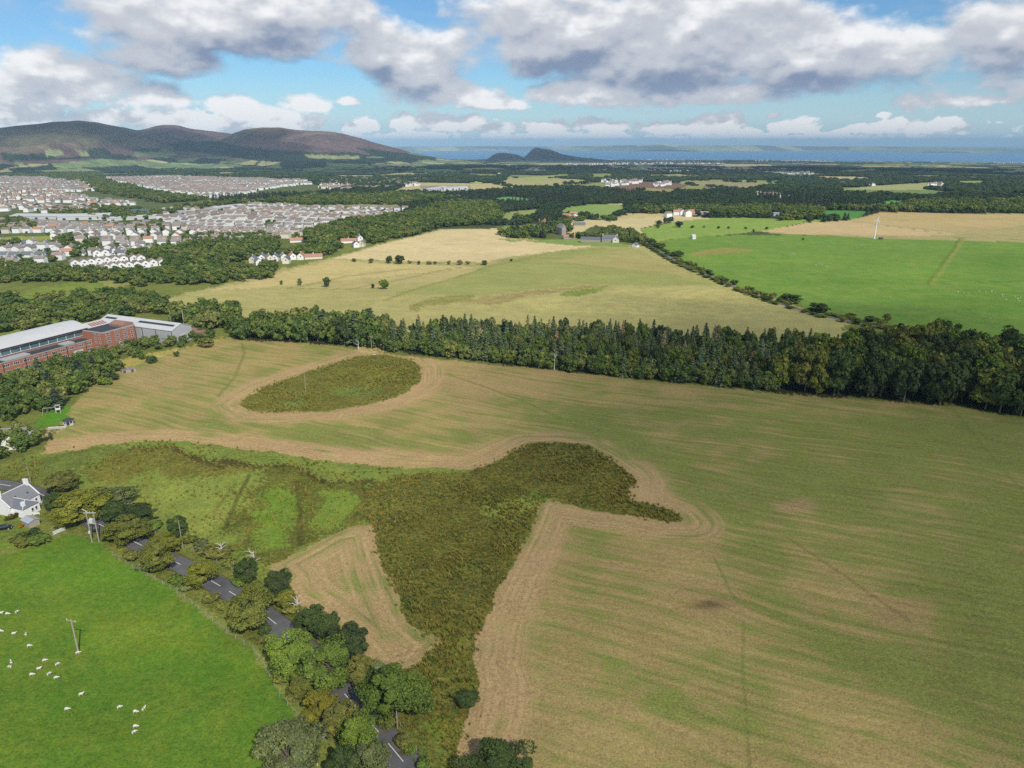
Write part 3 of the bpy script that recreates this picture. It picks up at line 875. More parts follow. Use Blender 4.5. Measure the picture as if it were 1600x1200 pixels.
def ridge_mesh(name, ridges, px0, px1, n_az, r, foot, gully, paint, seed):
    """ridges: (skyline in photograph px, distance of the crest, width to the foot in front, behind)"""
    pxs = np.linspace(px0, px1, n_az)
    az = np.arctan2((pxs - 800) / FPX, CP + SP * (600 - 235) / FPX)
    A, R_ = np.meshgrid(az, r)
    x, y = R_ * np.sin(A), R_ * np.cos(A)
    T = terrain(x, y)
    top = T - 6.0
    for sk, dist, wf, wb in ridges:
        sx = np.array([p[0] for p in sk], float); sy = np.array([p[1] for p in sk], float)
        yy = np.interp(pxs, sx, sy)
        yy = np.convolve(np.pad(yy, 2, mode='edge'), np.ones(5) / 5, 'valid') + (fbm(pxs / 22.0 + dist, pxs * 0 + seed, 4, seed) - .5) * 2.6 * (dist < 20000)
        dcr = dist * (1 + 0.05 * np.sin(pxs / 70.0 + seed))
        slope = (-SP + CP * (600 - yy) / FPX) / np.hypot((pxs - 800) / FPX, CP + SP * (600 - yy) / FPX)
        zc = CAM_Z + dcr * slope
        u = (R_ - dcr[None]) / np.where(R_ < dcr[None], wf, wb)
        u = np.clip(u, -1, 1)
        sh = np.where(u < 0, (0.5 + 0.5 * np.cos(np.pi * u)) ** 1.15, (0.5 + 0.5 * np.cos(np.pi * u)))
        amp = np.maximum(zc[None] - T, 0)
        g = fbm(x / 420.0 + 3 * np.sin(y / 900.0), y / 900.0, 5, seed) - 0.5
        g2 = np.abs(fbm(x / 300.0, y / 620.0, 4, seed + 40) - 0.5)
        h = T + amp * sh + amp * sh * (1 - sh) * (g * gully - g2 * gully * 1.2)
        top = np.maximum(top, np.where(amp > 0, h, -1e9))
    z = top
    i = np.arange(A.size).reshape(A.shape)
    f = np.stack([i[:-1, :-1], i[1:, :-1], i[1:, 1:], i[:-1, 1:]], -1).reshape(-1, 4)
    me = new_mesh(name, np.stack([x.ravel(), y.ravel(), z.ravel()], 1), f[:, ::-1].copy(), (hill_material(name),), smooth=True)
    px, py = topx(x.ravel(), y.ravel(), z.ravel())
    c = paint(x.ravel(), y.ravel(), z.ravel(), px, py)
    a = me.attributes.new('tint', 'FLOAT_COLOR', 'POINT')
    a.data.foreach_set('color', np.concatenate([c, np.ones((len(c), 1))], 1).astype(np.float32).ravel())
    return tag(link(name, me), kind='structure')


def paint_pentland(x, y, z, px, py):
    n = fbm(x / 260.0, y / 500.0, 5, 60)
    n2 = fbm(x / 700.0, y / 900.0, 4, 90)
    heather, grass = np.array(S(110, 90, 86)), np.array(S(132, 124, 94))
    c = heather + (grass - heather) * sstep(n * .6 + n2 * .6, .58, .78)[:, None]
    tan = sstep(n2, .55, .7) * sstep(px, 380, 440)
    c += (np.array(S(196, 170, 110)) - c) * (0.85 * tan)[:, None]
    c += (np.array(S(164, 132, 106)) - c) * (0.5 * sstep(px, 360, 400) * sstep(-py, -214, -204))[:, None]
    # enclosed fields and plantations on the lower slopes
    lo = z < 20 + 60 * (n2 - .5)
    idv, edge = cells(x * .9, y * .5, 170.0, 311)
    pal = np.array([S(128, 146, 92), S(140, 150, 100), S(150, 152, 104), S(112, 132, 84), S(170, 166, 116), S(120, 138, 88)])
    fc = pal[np.minimum(((idv * 331) % 1 * 6).astype(int), 5)]
    c = np.where(lo[:, None], fc, c)
    wood = np.array(S(50, 62, 48)) * (0.75 + 0.5 * n)[:, None]
    wv = (fbm(x / 200., y / 420., 3, 12) - .5)
    c = np.where(((idv < .30) & lo | (edge < 10) & lo)[:, None], wood, c)
    jx, jy = px + wv * 26, py + wv * 7
    for poly in ([(255, 222), (330, 220), (420, 234), (560, 240), (600, 246), (430, 250), (330, 240), (270, 234)], [(330, 238), (480, 240), (640, 252), (560, 256), (400, 252)], [(0, 240), (68, 238), (84, 246), (130, 240), (150, 246), (60, 250), (0, 250)],
                 [(128, 232), (160, 230), (175, 240), (215, 243), (210, 248), (150, 248), (128, 244)], [(120, 254), (180, 250), (230, 262), (280, 266), (285, 271), (200, 270), (120, 262)], [(10, 262), (80, 256), (88, 264), (20, 270)],
                 [(560, 232), (640, 240), (690, 248), (660, 252), (590, 246)], [(250, 246), (280, 248), (275, 252), (250, 251)], [(205, 232), (250, 230), (240, 238), (210, 238)]):
        s = paint_mask(np.nan_to_num(jx), np.nan_to_num(jy), poly)
        c[s] = wood[s]
    for poly, cc in (([(66, 233), (92, 233), (90, 241), (68, 243)], (150, 158, 110)), ([(110, 234), (128, 234), (133, 242), (118, 243)], (150, 158, 110)), ([(210, 236), (270, 238), (260, 246), (205, 244)], (130, 142, 96)),
                     ([(90, 255), (160, 248), (350, 262), (330, 268), (220, 258), (120, 262)], (122, 140, 92)), ([(470, 240), (560, 243), (560, 248), (480, 246)], (150, 154, 104))):
        s = paint_mask(np.nan_to_num(jx), np.nan_to_num(jy), poly)
        c[s] = S(*cc)
    return c


def paint_seat(x, y, z, px, py):
    n = fbm(x / 90.0, y / 200.0, 4, 60)[:, None]
    return np.array(S(96, 92, 72)) * (0.6 + 0.8 * n)


def paint_fife(x, y, z, px, py):
    idv, edge = cells(x * .5, y * .25, 420.0, 900)
    pal = np.array([S(150, 160, 110), S(176, 170, 126), S(110, 126, 84), S(90, 106, 78), S(190, 180, 140), S(130, 142, 100)])
    c = pal[np.minimum((idv * 6).astype(int), 5)]
    town = sstep(-np.abs(px - 720), -80, -40) * (hash2(np.floor(x / 120), np.floor(y / 200), 5) > .5) * sstep(-z, 120, 165)
    c = c + (np.array(S(220, 215, 205)) - c) * (0.6 * town)[:, None]
    return c


ridge_mesh('hills', [
    ([(-260, 226), (-120, 208), (0, 200), (60, 194), (95, 190), (130, 189), (160, 191), (190, 198), (225, 204), (260, 212), (300, 220), (360, 230), (430, 240), (500, 248), (560, 262)], 6400, 2500, 1500),
    ([(100, 240), (160, 218), (195, 206), (225, 203), (245, 197), (265, 194), (285, 197), (305, 202), (340, 205), (370, 209), (420, 218), (480, 232), (560, 250)], 7600, 3000, 1500),
    ([(290, 250), (330, 226), (365, 209), (385, 203), (415, 199), (440, 199), (470, 203), (520, 206), (545, 210), (570, 217), (590, 224), (610, 229), (640, 238), (680, 246), (730, 252), (770, 262)], 7000, 2900, 1600)],
    -280, 780, 420, np.concatenate([np.arange(3700, 7900, 28.0), np.arange(7900, 9300, 140.0)]), 0, 1.7, paint_pentland, 4)
ridge_mesh('hill', [([(752, 256), (765, 247), (773, 241), (785, 238), (797, 239), (808, 242), (818, 246), (822, 244), (828, 237), (834, 232), (840, 231), (847, 233), (856, 233), (866, 236), (876, 241), (890, 243), (905, 245), (925, 248), (955, 252), (980, 257)], 10600, 700, 700)],
           740, 1000, 160, np.arange(9850, 11400, 40.0), 0, 0.5, paint_seat, 8)
ridge_mesh('coast', [([(480, 236), (560, 231), (620, 229), (700, 229.5), (760, 228), (820, 229.5), (900, 228.5), (980, 227), (1012, 226), (1028, 224.5), (1045, 226), (1100, 227.5), (1180, 227), (1260, 228.5), (1340, 229), (1420, 230), (1500, 231), (1560, 232), (1700, 236)], 27500, 2600, 6000)],
           470, 1720, 200, np.arange(24600, 33000, 300.0), 0, 0.3, paint_fife, 15)


def build_haze():
    m, g, out = material('haze')
    v = g.n('ShaderNodeVolumePrincipled')
    v.inputs['Color'].default_value = (0.50, 0.77, 1.0, 1)
    v.inputs['Density'].default_value = 4.3e-5
    v.inputs['Anisotropy'].default_value = -0.3
    g.t.links.new(v.outputs[0], out.inputs['Volume'])
    mb = MB()
    z0, z1 = -192.0, 325.0
    mb.box((0, 0, (z0 + z1) / 2), (128000, 128000, z1 - z0))
    tag(mb.obj('haze', m), kind='stuff')


build_haze()


# ------------------------------------------------------------------ vegetation
def leaf_material(name, use_obj_color=True, ramp=None):
    m, g, out = material(name)
    oi = g.n('ShaderNodeObjectInfo')
    sh = g.attr('shade').outputs['Fac']
    if use_obj_color:
        c = oi.outputs['Color']
    else:
        c = g.mix(oi.outputs['Random'], ramp[0], ramp[1])
        c = g.mix(g.ss(g.m('FRACT', g.m('MULTIPLY', oi.outputs['Random'], 17.3)), 0.6, 1.0), c, ramp[2])
    c = g.v('MULTIPLY', c, g.xyz(g.m('MULTIPLY_ADD', sh, 1.1, 0.45), g.m('MULTIPLY_ADD', sh, 0.95, 0.52), g.m('MULTIPLY_ADD', sh, 0.6, 0.65)))
    d = g.n('ShaderNodeBsdfDiffuse'); g.put(d.inputs[0], c)
    t = g.n('ShaderNodeBsdfTranslucent'); g.put(t.inputs[0], g.v('MULTIPLY', c, (1.1, 1.15, 0.7)))
    mx = g.n('ShaderNodeMixShader'); mx.inputs[0].default_value = 0.28
    g.t.links.new(d.outputs[0], mx.inputs[1]); g.t.links.new(t.outputs[0], mx.inputs[2])
    g.t.links.new(mx.outputs[0], out.inputs[0])
    return m


LEAF = leaf_material('leaves')
LEAF_FAR = leaf_material('far_leaves', False, (S(92, 116, 62), S(124, 140, 70), S(142, 146, 84)))
LEAF_PLAIN = leaf_material('plain_leaves', False, (S(70, 92, 68), S(84, 102, 68), S(98, 110, 74)))
LEAF_FIR = leaf_material('far_needles', False, (S(80, 100, 84), S(96, 112, 84), S(112, 120, 88)))
BARK = plain('bark', (0.16, 0.13, 0.10), 0.9, 0.3, 3.0)
PALE_BARK = plain('pale_bark', (0.42, 0.39, 0.34), 0.9, 0.2, 3.0)


def unit(v):
    return v / np.maximum(np.linalg.norm(v, axis=-1, keepdims=True), 1e-9)


def leaf_quads(P, Nn, size, rng, aspect=1.3):
    """four-cornered leaf sprays: centres, facing, size"""
    n = len(P)
    u = unit(np.cross(Nn, unit(rng.normal(size=(n, 3)))))
    w = np.cross(Nn, u)
    s = size[:, None] * 0.5
    V = np.stack([P - u * s * aspect, P - w * s + u * s * .15, P + u * s * aspect, P + w * s + u * s * .15], 1)
    return V.reshape(-1, 3), np.arange(4 * n).reshape(n, 4)


def crown_mesh(name, seed, h, rx, rz, zc, clusters, per, size, mat, flat=0.0, spread=0.62, crad=0.34):
    rng = np.random.default_rng(seed)
    dirs = unit(rng.normal(size=(clusters, 3)))
    rr = rng.uniform(0.25, 1.15, clusters) ** 0.6
    C = dirs * rr[:, None] * np.array([rx, rx, rz]) * (1 - crad * 0.7)
    lop = 1 + 0.16 * np.sin(np.arctan2(C[:, 1], C[:, 0]) * 2 + seed) + 0.10 * np.sin(np.arctan2(C[:, 1], C[:, 0]) * 3 + 2.1 * seed)
    C[:, 2] *= 1 + 0.16 * np.sin(C[:, 0] / rx * 2.6 + seed) * np.cos(C[:, 1] / rx * 2.2 + 1.7 * seed)
    C[:, :2] *= lop[:, None]
    C[:, 2] += zc
    C[:, 2] = np.maximum(C[:, 2], 0.12 * h + rng.uniform(0, .1 * h, clusters))
    crs = rx * crad * rng.uniform(0.5, 1.35, clusters)
    ci = np.repeat(np.arange(clusters), per)
    n = len(ci)
    q = unit(rng.normal(size=(n, 3)) + np.array([0, 0, 0.25]))
    rad_ = crs[ci] * rng.uniform(0.45, 1.05, n) ** 0.5
    P = C[ci] + q * rad_[:, None] * np.array([1, 1, 0.72])
    P[:, 2] = np.maximum(P[:, 2], 0.03 * h)
    out = unit(P - np.array([0, 0, zc * 0.8]))
    Nn = unit(out * 0.6 + q * 0.5 + rng.normal(size=(n, 3)) * 0.55 + np.array([0, 0, 0.25]))
    s = size * rng.uniform(0.6, 1.35, n)
    V, F = leaf_quads(P, Nn, s, rng)
    me = new_mesh(name, V, F, (mat,))
    cl = rng.uniform(-0.16, 0.16, clusters)
    shade = np.clip(0.5 + 1.3 * cl[ci] + rng.normal(0, 0.20, n), 0.02, 1.0)
    a = me.attributes.new('shade', 'FLOAT', 'FACE'); a.data.foreach_set('value', shade.astype(np.float32))
    return me, C, crs


def trunk_mesh(name, seed, h, C, r0, mat, limbs=12):
    rng = random.Random(seed)
    mb = MB()
    top = Vector((rng.uniform(-.3, .3), rng.uniform(-.3, .3), h * 0.52))
    mid = Vector((rng.uniform(-.2, .2), rng.uniform(-.2, .2), h * 0.28))
    mb.tube([(0, 0, -0.4), (0, 0, 0.3), mid, top], [r0 * 1.4, r0 * 1.05, r0 * .8, r0 * .3], 7)
    idx = list(range(len(C))); rng.shuffle(idx)
    for k in idx[:limbs]:
        e = Vector(C[k])
        s = mid.lerp(top, rng.uniform(0.0, 0.9)) if e.z > mid.z else mid * rng.uniform(.6, 1.0)
        c = s.lerp(e, 0.5) + Vector((0, 0, 0.06 * h))
        mb.tube([s, c, e], [r0 * .42, r0 * .25, r0 * .07], 5)
        for j in range(2):
            t = e + Vector((rng.uniform(-1, 1), rng.uniform(-1, 1), rng.uniform(-.2, 1))) * 0.10 * h
            mb.tube([c.lerp(e, .6), t], [r0 * .14, r0 * .03], 4)
    return mb.mesh(name, mat)


def conifer_crown(name, seed, h, r, layers, branches, mat, size, start=0.10):
    rng = np.random.default_rng(seed)
    P, Nn, Sz = [], [], []
    for i in range(layers):
        t = i / (layers - 1)
        z = h * (start + (0.985 - start) * t)
        R_ = r * (1 - t ** 1.35) ** 0.9 * rng.uniform(0.75, 1.2) + 0.16
        nb = max(4, int(branches * (1 - 0.6 * t)))
        for b in range(nb):
            a = rng.uniform(0, 2 * np.pi)
            L = R_ * rng.uniform(0.7, 1.15)
            for f in (0.35, 0.62, 0.9):
                P.append((math.cos(a) * L * f, math.sin(a) * L * f, z - L * f * 0.32 + rng.uniform(-.15, .15)))
                Nn.append((math.cos(a) * 0.45 + rng.normal() * .3, math.sin(a) * 0.45 + rng.normal() * .3, 0.8))
                Sz.append(size * (1.15 - 0.45 * f) * (1 - 0.45 * t) * rng.uniform(.75, 1.25))
    P, Nn, Sz = np.array(P), unit(np.array(Nn)), np.array(Sz)
    V, F = leaf_quads(P, Nn, Sz, rng, 1.5)
    me = new_mesh(name, V, F, (mat,))
    a = me.attributes.new('shade', 'FLOAT', 'FACE')
    a.data.foreach_set('value', np.clip(rng.normal(0.48, 0.16, len(P)), 0.02, 1).astype(np.float32))
    return me


def conifer_trunk(name, h, r0, mat):
    mb = MB(); mb.tube([(0, 0, -.4), (0, 0, h * .5), (0, 0, h * .97)], [r0, r0 * .6, r0 * .12], 6)
    return mb.mesh(name, mat)


# tree shapes, 10 m tall and about 10 m wide (broadleaf), 16 m tall (conifer), 3 m (bush)
BROAD, WOODS, BUSH, FIR = [], [], [], []
for k in range(5):
    cm, C_, _ = crown_mesh('crown', 100 + k, 10, 4.9, 4.3 + .25 * (k % 3), 5.4, 62 + 5 * k, 300, 0.27, LEAF, crad=.25)
    BROAD.append((cm, trunk_mesh('trunk', k, 10, C_, 0.20, BARK, 30)))
for k in range(4):
    cm, C_, _ = crown_mesh('crown', 200 + k, 10, 4.6, 4.7, 5.1, 42, 64, 0.70, LEAF, crad=.28)
    WOODS.append((cm, trunk_mesh('trunk', 20 + k, 10, C_, 0.22, BARK, 10)))
for k in range(3):
    cm, C_, _ = crown_mesh('crown', 300 + k, 3, 1.7, 1.3, 1.45, 14, 60, 0.34, LEAF, crad=.42)
    BUSH.append((cm, trunk_mesh('trunk', 40 + k, 3, C_, 0.09, BARK, 6)))
for k in range(4):
    FIR.append((conifer_crown('crown', 400 + k, 16, 2.5 + .25 * k, 26, 13, LEAF, 1.25, start=.16 if k < 2 else .08), conifer_trunk('trunk', 16, .2, BARK)))
SPINDLE = (conifer_crown('crown', 450, 16, 3.6, 34, 15, LEAF, 1.1, start=.03), conifer_trunk('trunk', 16, .3, BARK))


def plant(name, shapes, var, x, y, w, h, colour, label, cat, group=None, z=None, rot=None, base=(9.6, 10.0), rng=random):
    """one tree or bush: an empty at its foot, a trunk and a crown"""
    zz = float(terrain(x, y)) if z is None else z
    sc = (w / base[0], w / base[0], h / base[1])
    r = thing(name, label, cat, (x, y, zz - 0.05), rng.uniform(0, 6.28) if rot is None else rot, group, sc)
    cm, tm = shapes[var % len(shapes)]
    link('trunk', tm, r)
    c = link('crown', cm, r)
    j = rng.uniform(0.88, 1.12)
    c.color = (colour[0] * j, colour[1] * j, colour[2] * j, 1)
    return r


LG = 1.9
PAL = {'olive': S(98, 102, 48), 'yellow': S(112, 114, 46), 'dark': S(66, 80, 44), 'green': S(86, 102, 46), 'grey': S(98, 104, 66), 'brown': S(100, 100, 52), 'gold': S(116, 112, 44), 'deep': S(60, 70, 42),
       'lime': S(98, 114, 48), 'red': S(120, 82, 52), 'blue': S(90, 106, 80), 'spruce': S(86, 98, 68), 'spruce2': S(108, 112, 74), 'dead': S(140, 124, 98)}
PAL = {k_: tuple(min(c_ * LG, .6) for c_ in v_) for k_, v_ in PAL.items()}

UNITS = ['', 'first', 'second', 'third', 'fourth', 'fifth', 'sixth', 'seventh', 'eighth', 'ninth', 'tenth', 'eleventh', 'twelfth', 'thirteenth', 'fourteenth', 'fifteenth', 'sixteenth', 'seventeenth', 'eighteenth', 'nineteenth', 'twentieth']
TENS = {2: 'twenty', 3: 'thirty', 4: 'forty', 5: 'fifty', 6: 'sixty', 7: 'seventy', 8: 'eighty', 9: 'ninety'}
TENTH = {3: 'thirtieth', 4: 'fortieth', 5: 'fiftieth', 6: 'sixtieth', 7: 'seventieth', 8: 'eightieth', 9: 'ninetieth'}


def ordinal(n):
    if n <= 20: return UNITS[n]
    return TENTH[n // 10] if n % 10 == 0 else TENS[n // 10] + ' ' + UNITS[n % 10]


def rank(items, spacing):
    """items: (x, y) on the ground; gives (row counted from the viewer's side, place in that row from its western end)"""
    P = [(math.atan2(x, y), math.hypot(x, y)) for x, y in items]
    row = []
    for a, d in P:
        near = min(dd for aa, dd in P if abs(aa - a) * d < 18)
        row.append(int((d - near) / spacing))
    out = [None] * len(P)
    for r in set(row):
        ids = sorted((i for i in range(len(P)) if row[i] == r), key=lambda i: P[i][0])
        for k, i in enumerate(ids): out[i] = (r + 1, k + 1)
    return out


HUE = {'olive': 'olive', 'yellow': 'yellowish', 'dark': 'dark green', 'green': 'green', 'grey': 'grey green', 'brown': 'brownish', 'deep': 'very dark', 'lime': 'light green', 'spruce': 'blue green', 'spruce2': 'olive green', 'blue': 'blue grey', 'dead': 'brown dying'}
WHERE = {'conifers of the plantation strip': ('conifer', 'gap end of the plantation', 5.0), 'broadleaf edge of the plantation': ('edge tree', 'gap end of the plantation edge', 5.0), 'broadleaf clump beyond the stubble field': ('tree', 'factory end of the clump', 8.0), 'tall broadleaf wood by the pasture': ('tall tree', 'plantation end of the wood', 9.0),
         'trees below the brick factory': ('tree', 'outer end below the factory', 7.0), 'trees around the grey roofed house': ('tree', 'house side of its garden', 7.0), 'tall trees by the grey shed': ('tall tree', 'grey shed end', 9.0), 'valley woodland': ('tree', 'outer end of the valley wood', 9.0), 'trees round the farm': ('tree', 'tower house end of the farm', 10.0), 'belt by the tower house': ('tree', 'valley end of the belt', 11.0)}


# trees along the road: crown centre and width in the photograph, height in metres, colour, variant, label
ROADSIDE = [
    (95, 754, 60, 6, 'brown', 0, 'brownish green hawthorn on the verge behind the white cottage, past the road bend'),
    (128, 794, 80, 9, 'yellow', 1, 'broad yellow green sycamore hiding the road between the white cottage and the transformer pole'),
    (86, 783, 30, 6, 'dark', 2, 'slim dark green tree at the road edge next to the white cottage'),
    (186, 776, 46, 6, 'grey', 3, 'twiggy grey green tree on the far verge behind the yellow green sycamore'),
    (176, 800, 40, 6, 'dark', 4, 'dark green tree squeezed between the yellow sycamore and the open road'),
    (216, 806, 56, 7, 'deep', 0, 'dark green round tree on the far verge opposite the transformer pole'),
    (196, 830, 68, 7, 'olive', 1, 'yellow olive tree leaning over the road just beside the transformer pole'),
    (276, 822, 34, 6, 'dark', 2, 'slim dark tree standing alone on the far verge by a thin pole'),
    (258, 852, 46, 6, 'yellow', 3, 'yellowish tree on the far verge before the second gap in the road trees'),
    (243, 872, 56, 7, 'olive', 4, 'olive tree on the meadow side between the first two open lengths of road'),
    (313, 899, 46, 7, 'yellow', 1, 'upright yellow green tree standing on the meadow side in the middle of the road view'),
    (386, 892, 40, 6, 'dark', 2, 'dark bush like tree with bare white branches at the stubble corner'),
    (391, 951, 76, 9, 'olive', 3, 'large olive tree overhanging the meadow halfway along the road'),
    (434, 916, 50, 8, 'deep', 4, 'dark green tree at the edge of the small stubble triangle'),
    (446, 938, 36, 5, 'yellow', 0, 'small yellowing tree crowding the dark tree beside the stubble triangle'),
    (494, 976, 62, 8, 'dark', 1, 'dark round tree next to a white dead stump by the stubble triangle'),
    (452, 1020, 80, 9, 'lime', 2, 'big lime green tree bulging from the roadside over the meadow edge'),
    (546, 1006, 68, 9, 'deep', 3, 'tall dark ash tree against the lower side of the stubble triangle'),
    (512, 1042, 84, 10, 'green', 4, 'large feathery green ash tree arching across the road'),
    (474, 1068, 44, 6, 'olive', 0, 'small olive tree below the lime green one on the meadow side'),
    (562, 1048, 44, 6, 'brown', 1, 'brownish tree on the stubble side of the arching ash'),
    (498, 1104, 54, 6, 'gold', 2, 'small tree turning yellowish olive at the meadow edge'),
    (532, 1126, 58, 7, 'brown', 3, 'brown green thorn tree between the small yellowish tree and the wooden gate'),
    (560, 1152, 70, 8, 'lime', 4, 'lime topped tree on the near side of the road by the wooden gate'),
    (582, 1188, 66, 8, 'grey', 0, 'grey green tree low over the road near the bottom of the view'),
    (620, 1086, 106, 10, 'green', 1, 'very broad green ash with bare pale branches at the wet corner by the road'),
    (448, 1180, 112, 10, 'grey', 2, 'wide feathery willow at the bottom of the meadow casting a shadow on the grass'),
    (536, 1200, 56, 7, 'dark', 3, 'dark tree between the feathery willow and the road'),
    (778, 1196, 110, 6, 'dark', 4, 'low dark thicket tree at the foot of the large stubble field'),
    (728, 1092, 40, 3, 'dark', 0, 'small dark willow bush in the narrow wet strip by the stubble'),
]
for cx, cy, w_px, h, c, v_, lab in ROADSIDE:
    p = at(cx, cy, h * 0.52)
    t_ = math.sqrt(p.x ** 2 + p.y ** 2 + (CAM_Z - h / 2) ** 2)
    depth = p.y * CP + (CAM_Z - h * .52 - p.z) * SP
    w_ = w_px / FPX * depth * .99; h *= 1.12
    plant('broadleaf_tree', BROAD, v_, p.x, p.y, w_, h, PAL[c], lab, 'tree', 'trees along the country road', rot=v_ * 1.3 + cx)

# bushes of the hedge between them
HEDGE = [(62, 842, 34, 2.2, 'green'), (30, 846, 36, 2.2, 'olive'), (48, 836, 26, 2.5, 'dark'), (206, 868, 26, 2.2, 'brown'), (222, 884, 20, 1.8, 'grey'), (276, 904, 24, 2.2, 'green'), (290, 918, 20, 1.8, 'grey'), (330, 934, 24, 2.0, 'brown'), (350, 946, 22, 2.0, 'olive'),
         (340, 862, 44, 2.5, 'brown'), (318, 852, 30, 2.5, 'grey'), (362, 878, 26, 2.2, 'olive'), (372, 908, 22, 2, 'green'), (424, 1002, 26, 2.2, 'brown'), (412, 984, 22, 2.2, 'dark'), (444, 1058, 26, 2.5, 'olive'), (462, 1088, 26, 2.2, 'brown'), (478, 1128, 22, 2.0, 'green'),
         (456, 952, 22, 2.2, 'brown'), (520, 968, 22, 2.4, 'dark'), (572, 1062, 30, 3, 'dark'), (590, 1040, 22, 2, 'grey'), (150, 770, 30, 2.4, 'brown'), (205, 790, 24, 2.2, 'grey'), (240, 822, 26, 2.4, 'green'), (296, 842, 24, 2.2, 'olive'), (606, 1128, 26, 2.2, 'olive'), (628, 1158, 24, 2, 'brown'), (660, 1196, 26, 2, 'green'), (642, 1172, 18, 1.6, 'lime')]
WORDS = {'green': 'green', 'olive': 'olive', 'dark': 'dark green', 'brown': 'brownish', 'red': 'reddish', 'grey': 'grey green', 'lime': 'lime green'}
near_road = [(abs(0), '')]
for i, (cx, cy, w_px, h, c) in enumerate(HEDGE):
    p = at(cx, cy, h * .5)
    depth = p.y * CP + (CAM_Z - p.z) * SP
    best = min(ROADSIDE, key=lambda q: (q[0] - cx) ** 2 + (q[1] - cy) ** 2)
    side = 'meadow' if cy > 838 + (cx - 190) * 0.62 else 'wet ground'
    plant('hedge_bush', BUSH, i, p.x, p.y, w_px / FPX * depth * 1.3, h * 1.25, PAL[c], 'low %s bush on the %s side by the %s' % (WORDS[c], side, ' '.join(best[6].replace('dark bush like', 'dark bushy').split()[:4])), 'bush', 'hedge bushes along the road', base=(3.6, 3.0))


# ---- woods --------------------------------------------------------
def fill(poly_px, spacing, rng, jitter=0.42, dz=0.0):
    """jittered points inside a polygon of the photograph, on the ground"""
    P = [at(*p) for p in poly_px]
    xs, ys = [p.x for p in P], [p.y for p in P]
    gx, gy = np.meshgrid(np.arange(min(xs), max(xs), spacing), np.arange(min(ys), max(ys), spacing * .9))
    gx = gx + ((np.arange(gx.shape[0]) % 2) * spacing / 2)[:, None]
    gx = gx + rng.uniform(-jitter, jitter, gx.shape) * spacing
    gy = gy + rng.uniform(-jitter, jitter, gy.shape) * spacing
    x, y = gx.ravel(), gy.ravel()
    k = in_poly(x, y, [(p.x, p.y) for p in P])
    return x[k], y[k]


rng = np.random.default_rng(11)
spots = []         # (kind, x, y, width, height, colour, label, group)

def add_wood(poly, spacing, kinds, hrange, ratio, label, group, seed, fir=0.0):
    r_ = np.random.default_rng(seed)
    x, y = fill(poly, spacing, r_)
    for i in range(len(x)):
        h = r_.uniform(*hrange)
        f = r_.random() < fir
        c = kinds[int(r_.integers(len(kinds)))]
        spots.append(['fir' if f else 'broad', x[i], y[i], (h * ratio * r_.uniform(.85, 1.2)), h * (1.15 if f else 1), 'spruce' if f else c, label, group])


# plantation strip of conifers with a broadleaf edge
CON = [(604, 548), (700, 558), (840, 573), (1000, 591), (1200, 611), (1260, 604), (1345, 562), (1200, 556), (1000, 541), (850, 533), (700, 531), (640, 532), (610, 538)]
def add_conifers():
    r_ = np.random.default_rng(5)
    x, y = fill(CON, 4.7, r_, .40)
    for i in range(len(x)):
        px, py = topx(x[i], y[i], float(terrain(x[i], y[i])))
        edge = np.interp(px, [600, 840, 1000, 1200], [549, 574, 592, 612]) - py
        h = r_.uniform(11.0, 17.5) * (0.82 if edge < 6 else 1)
        c = 'spruce' if r_.random() < .55 else ('blue' if r_.random() < .55 else 'spruce2')
        if r_.random() < .10: c = 'dead'
        if r_.random() < .47:
            spots.append(['broad', x[i], y[i], r_.uniform(5.5, 8.5), h * .97, ['green', 'dark', 'olive', 'grey', 'deep'][int(r_.integers(5))], '', 'broadleaf edge of the plantation'])
            continue
        lab = 'brown dying conifer among the dark green ones of the plantation strip' if c == 'dead' else ('conifer at the stubble edge of the plantation strip' if edge < 12 else 'dark blue green conifer inside the plantation strip behind the stubble field')
        spots.append(['fir', x[i], y[i], r_.uniform(4.8, 6.6), h, c, lab, 'conifers of the plantation strip'])
add_conifers()
add_wood([(604, 549), (700, 559), (840, 574.5), (1000, 592.5), (1210, 613), (1210, 603), (1000, 583), (840, 566), (700, 552), (612, 543)], 5.0, ['green', 'olive', 'lime', 'green', 'grey', 'dark'], (7, 11.5), .8,
         'light green broadleaf tree along the stubble edge of the plantation', 'broadleaf edge of the plantation', 21)
add_wood([(366, 529), (450, 533), (540, 543), (585, 549), (604, 536), (606, 521), (560, 515), (480, 511), (400, 513), (374, 519)], 7.6, ['dark', 'deep', 'green', 'deep', 'dark', 'olive'], (13, 17), .70,
         'dark rounded broadleaf tree of the clump between factory and plantation', 'broadleaf clump beyond the stubble field', 22, fir=.14)
add_wood([(1190, 612), (1300, 620), (1400, 627), (1500, 637), (1600, 655), (1700, 668), (1760, 640), (1650, 598), (1560, 575), (1480, 560), (1400, 557), (1330, 566), (1250, 585)], 8.4, ['deep', 'dark', 'deep', 'olive', 'dark', 'brown', 'green'], (18, 24), .58,
         'tall dark broadleaf tree of the wood between stubble and bright pasture', 'tall broadleaf wood by the pasture', 23)
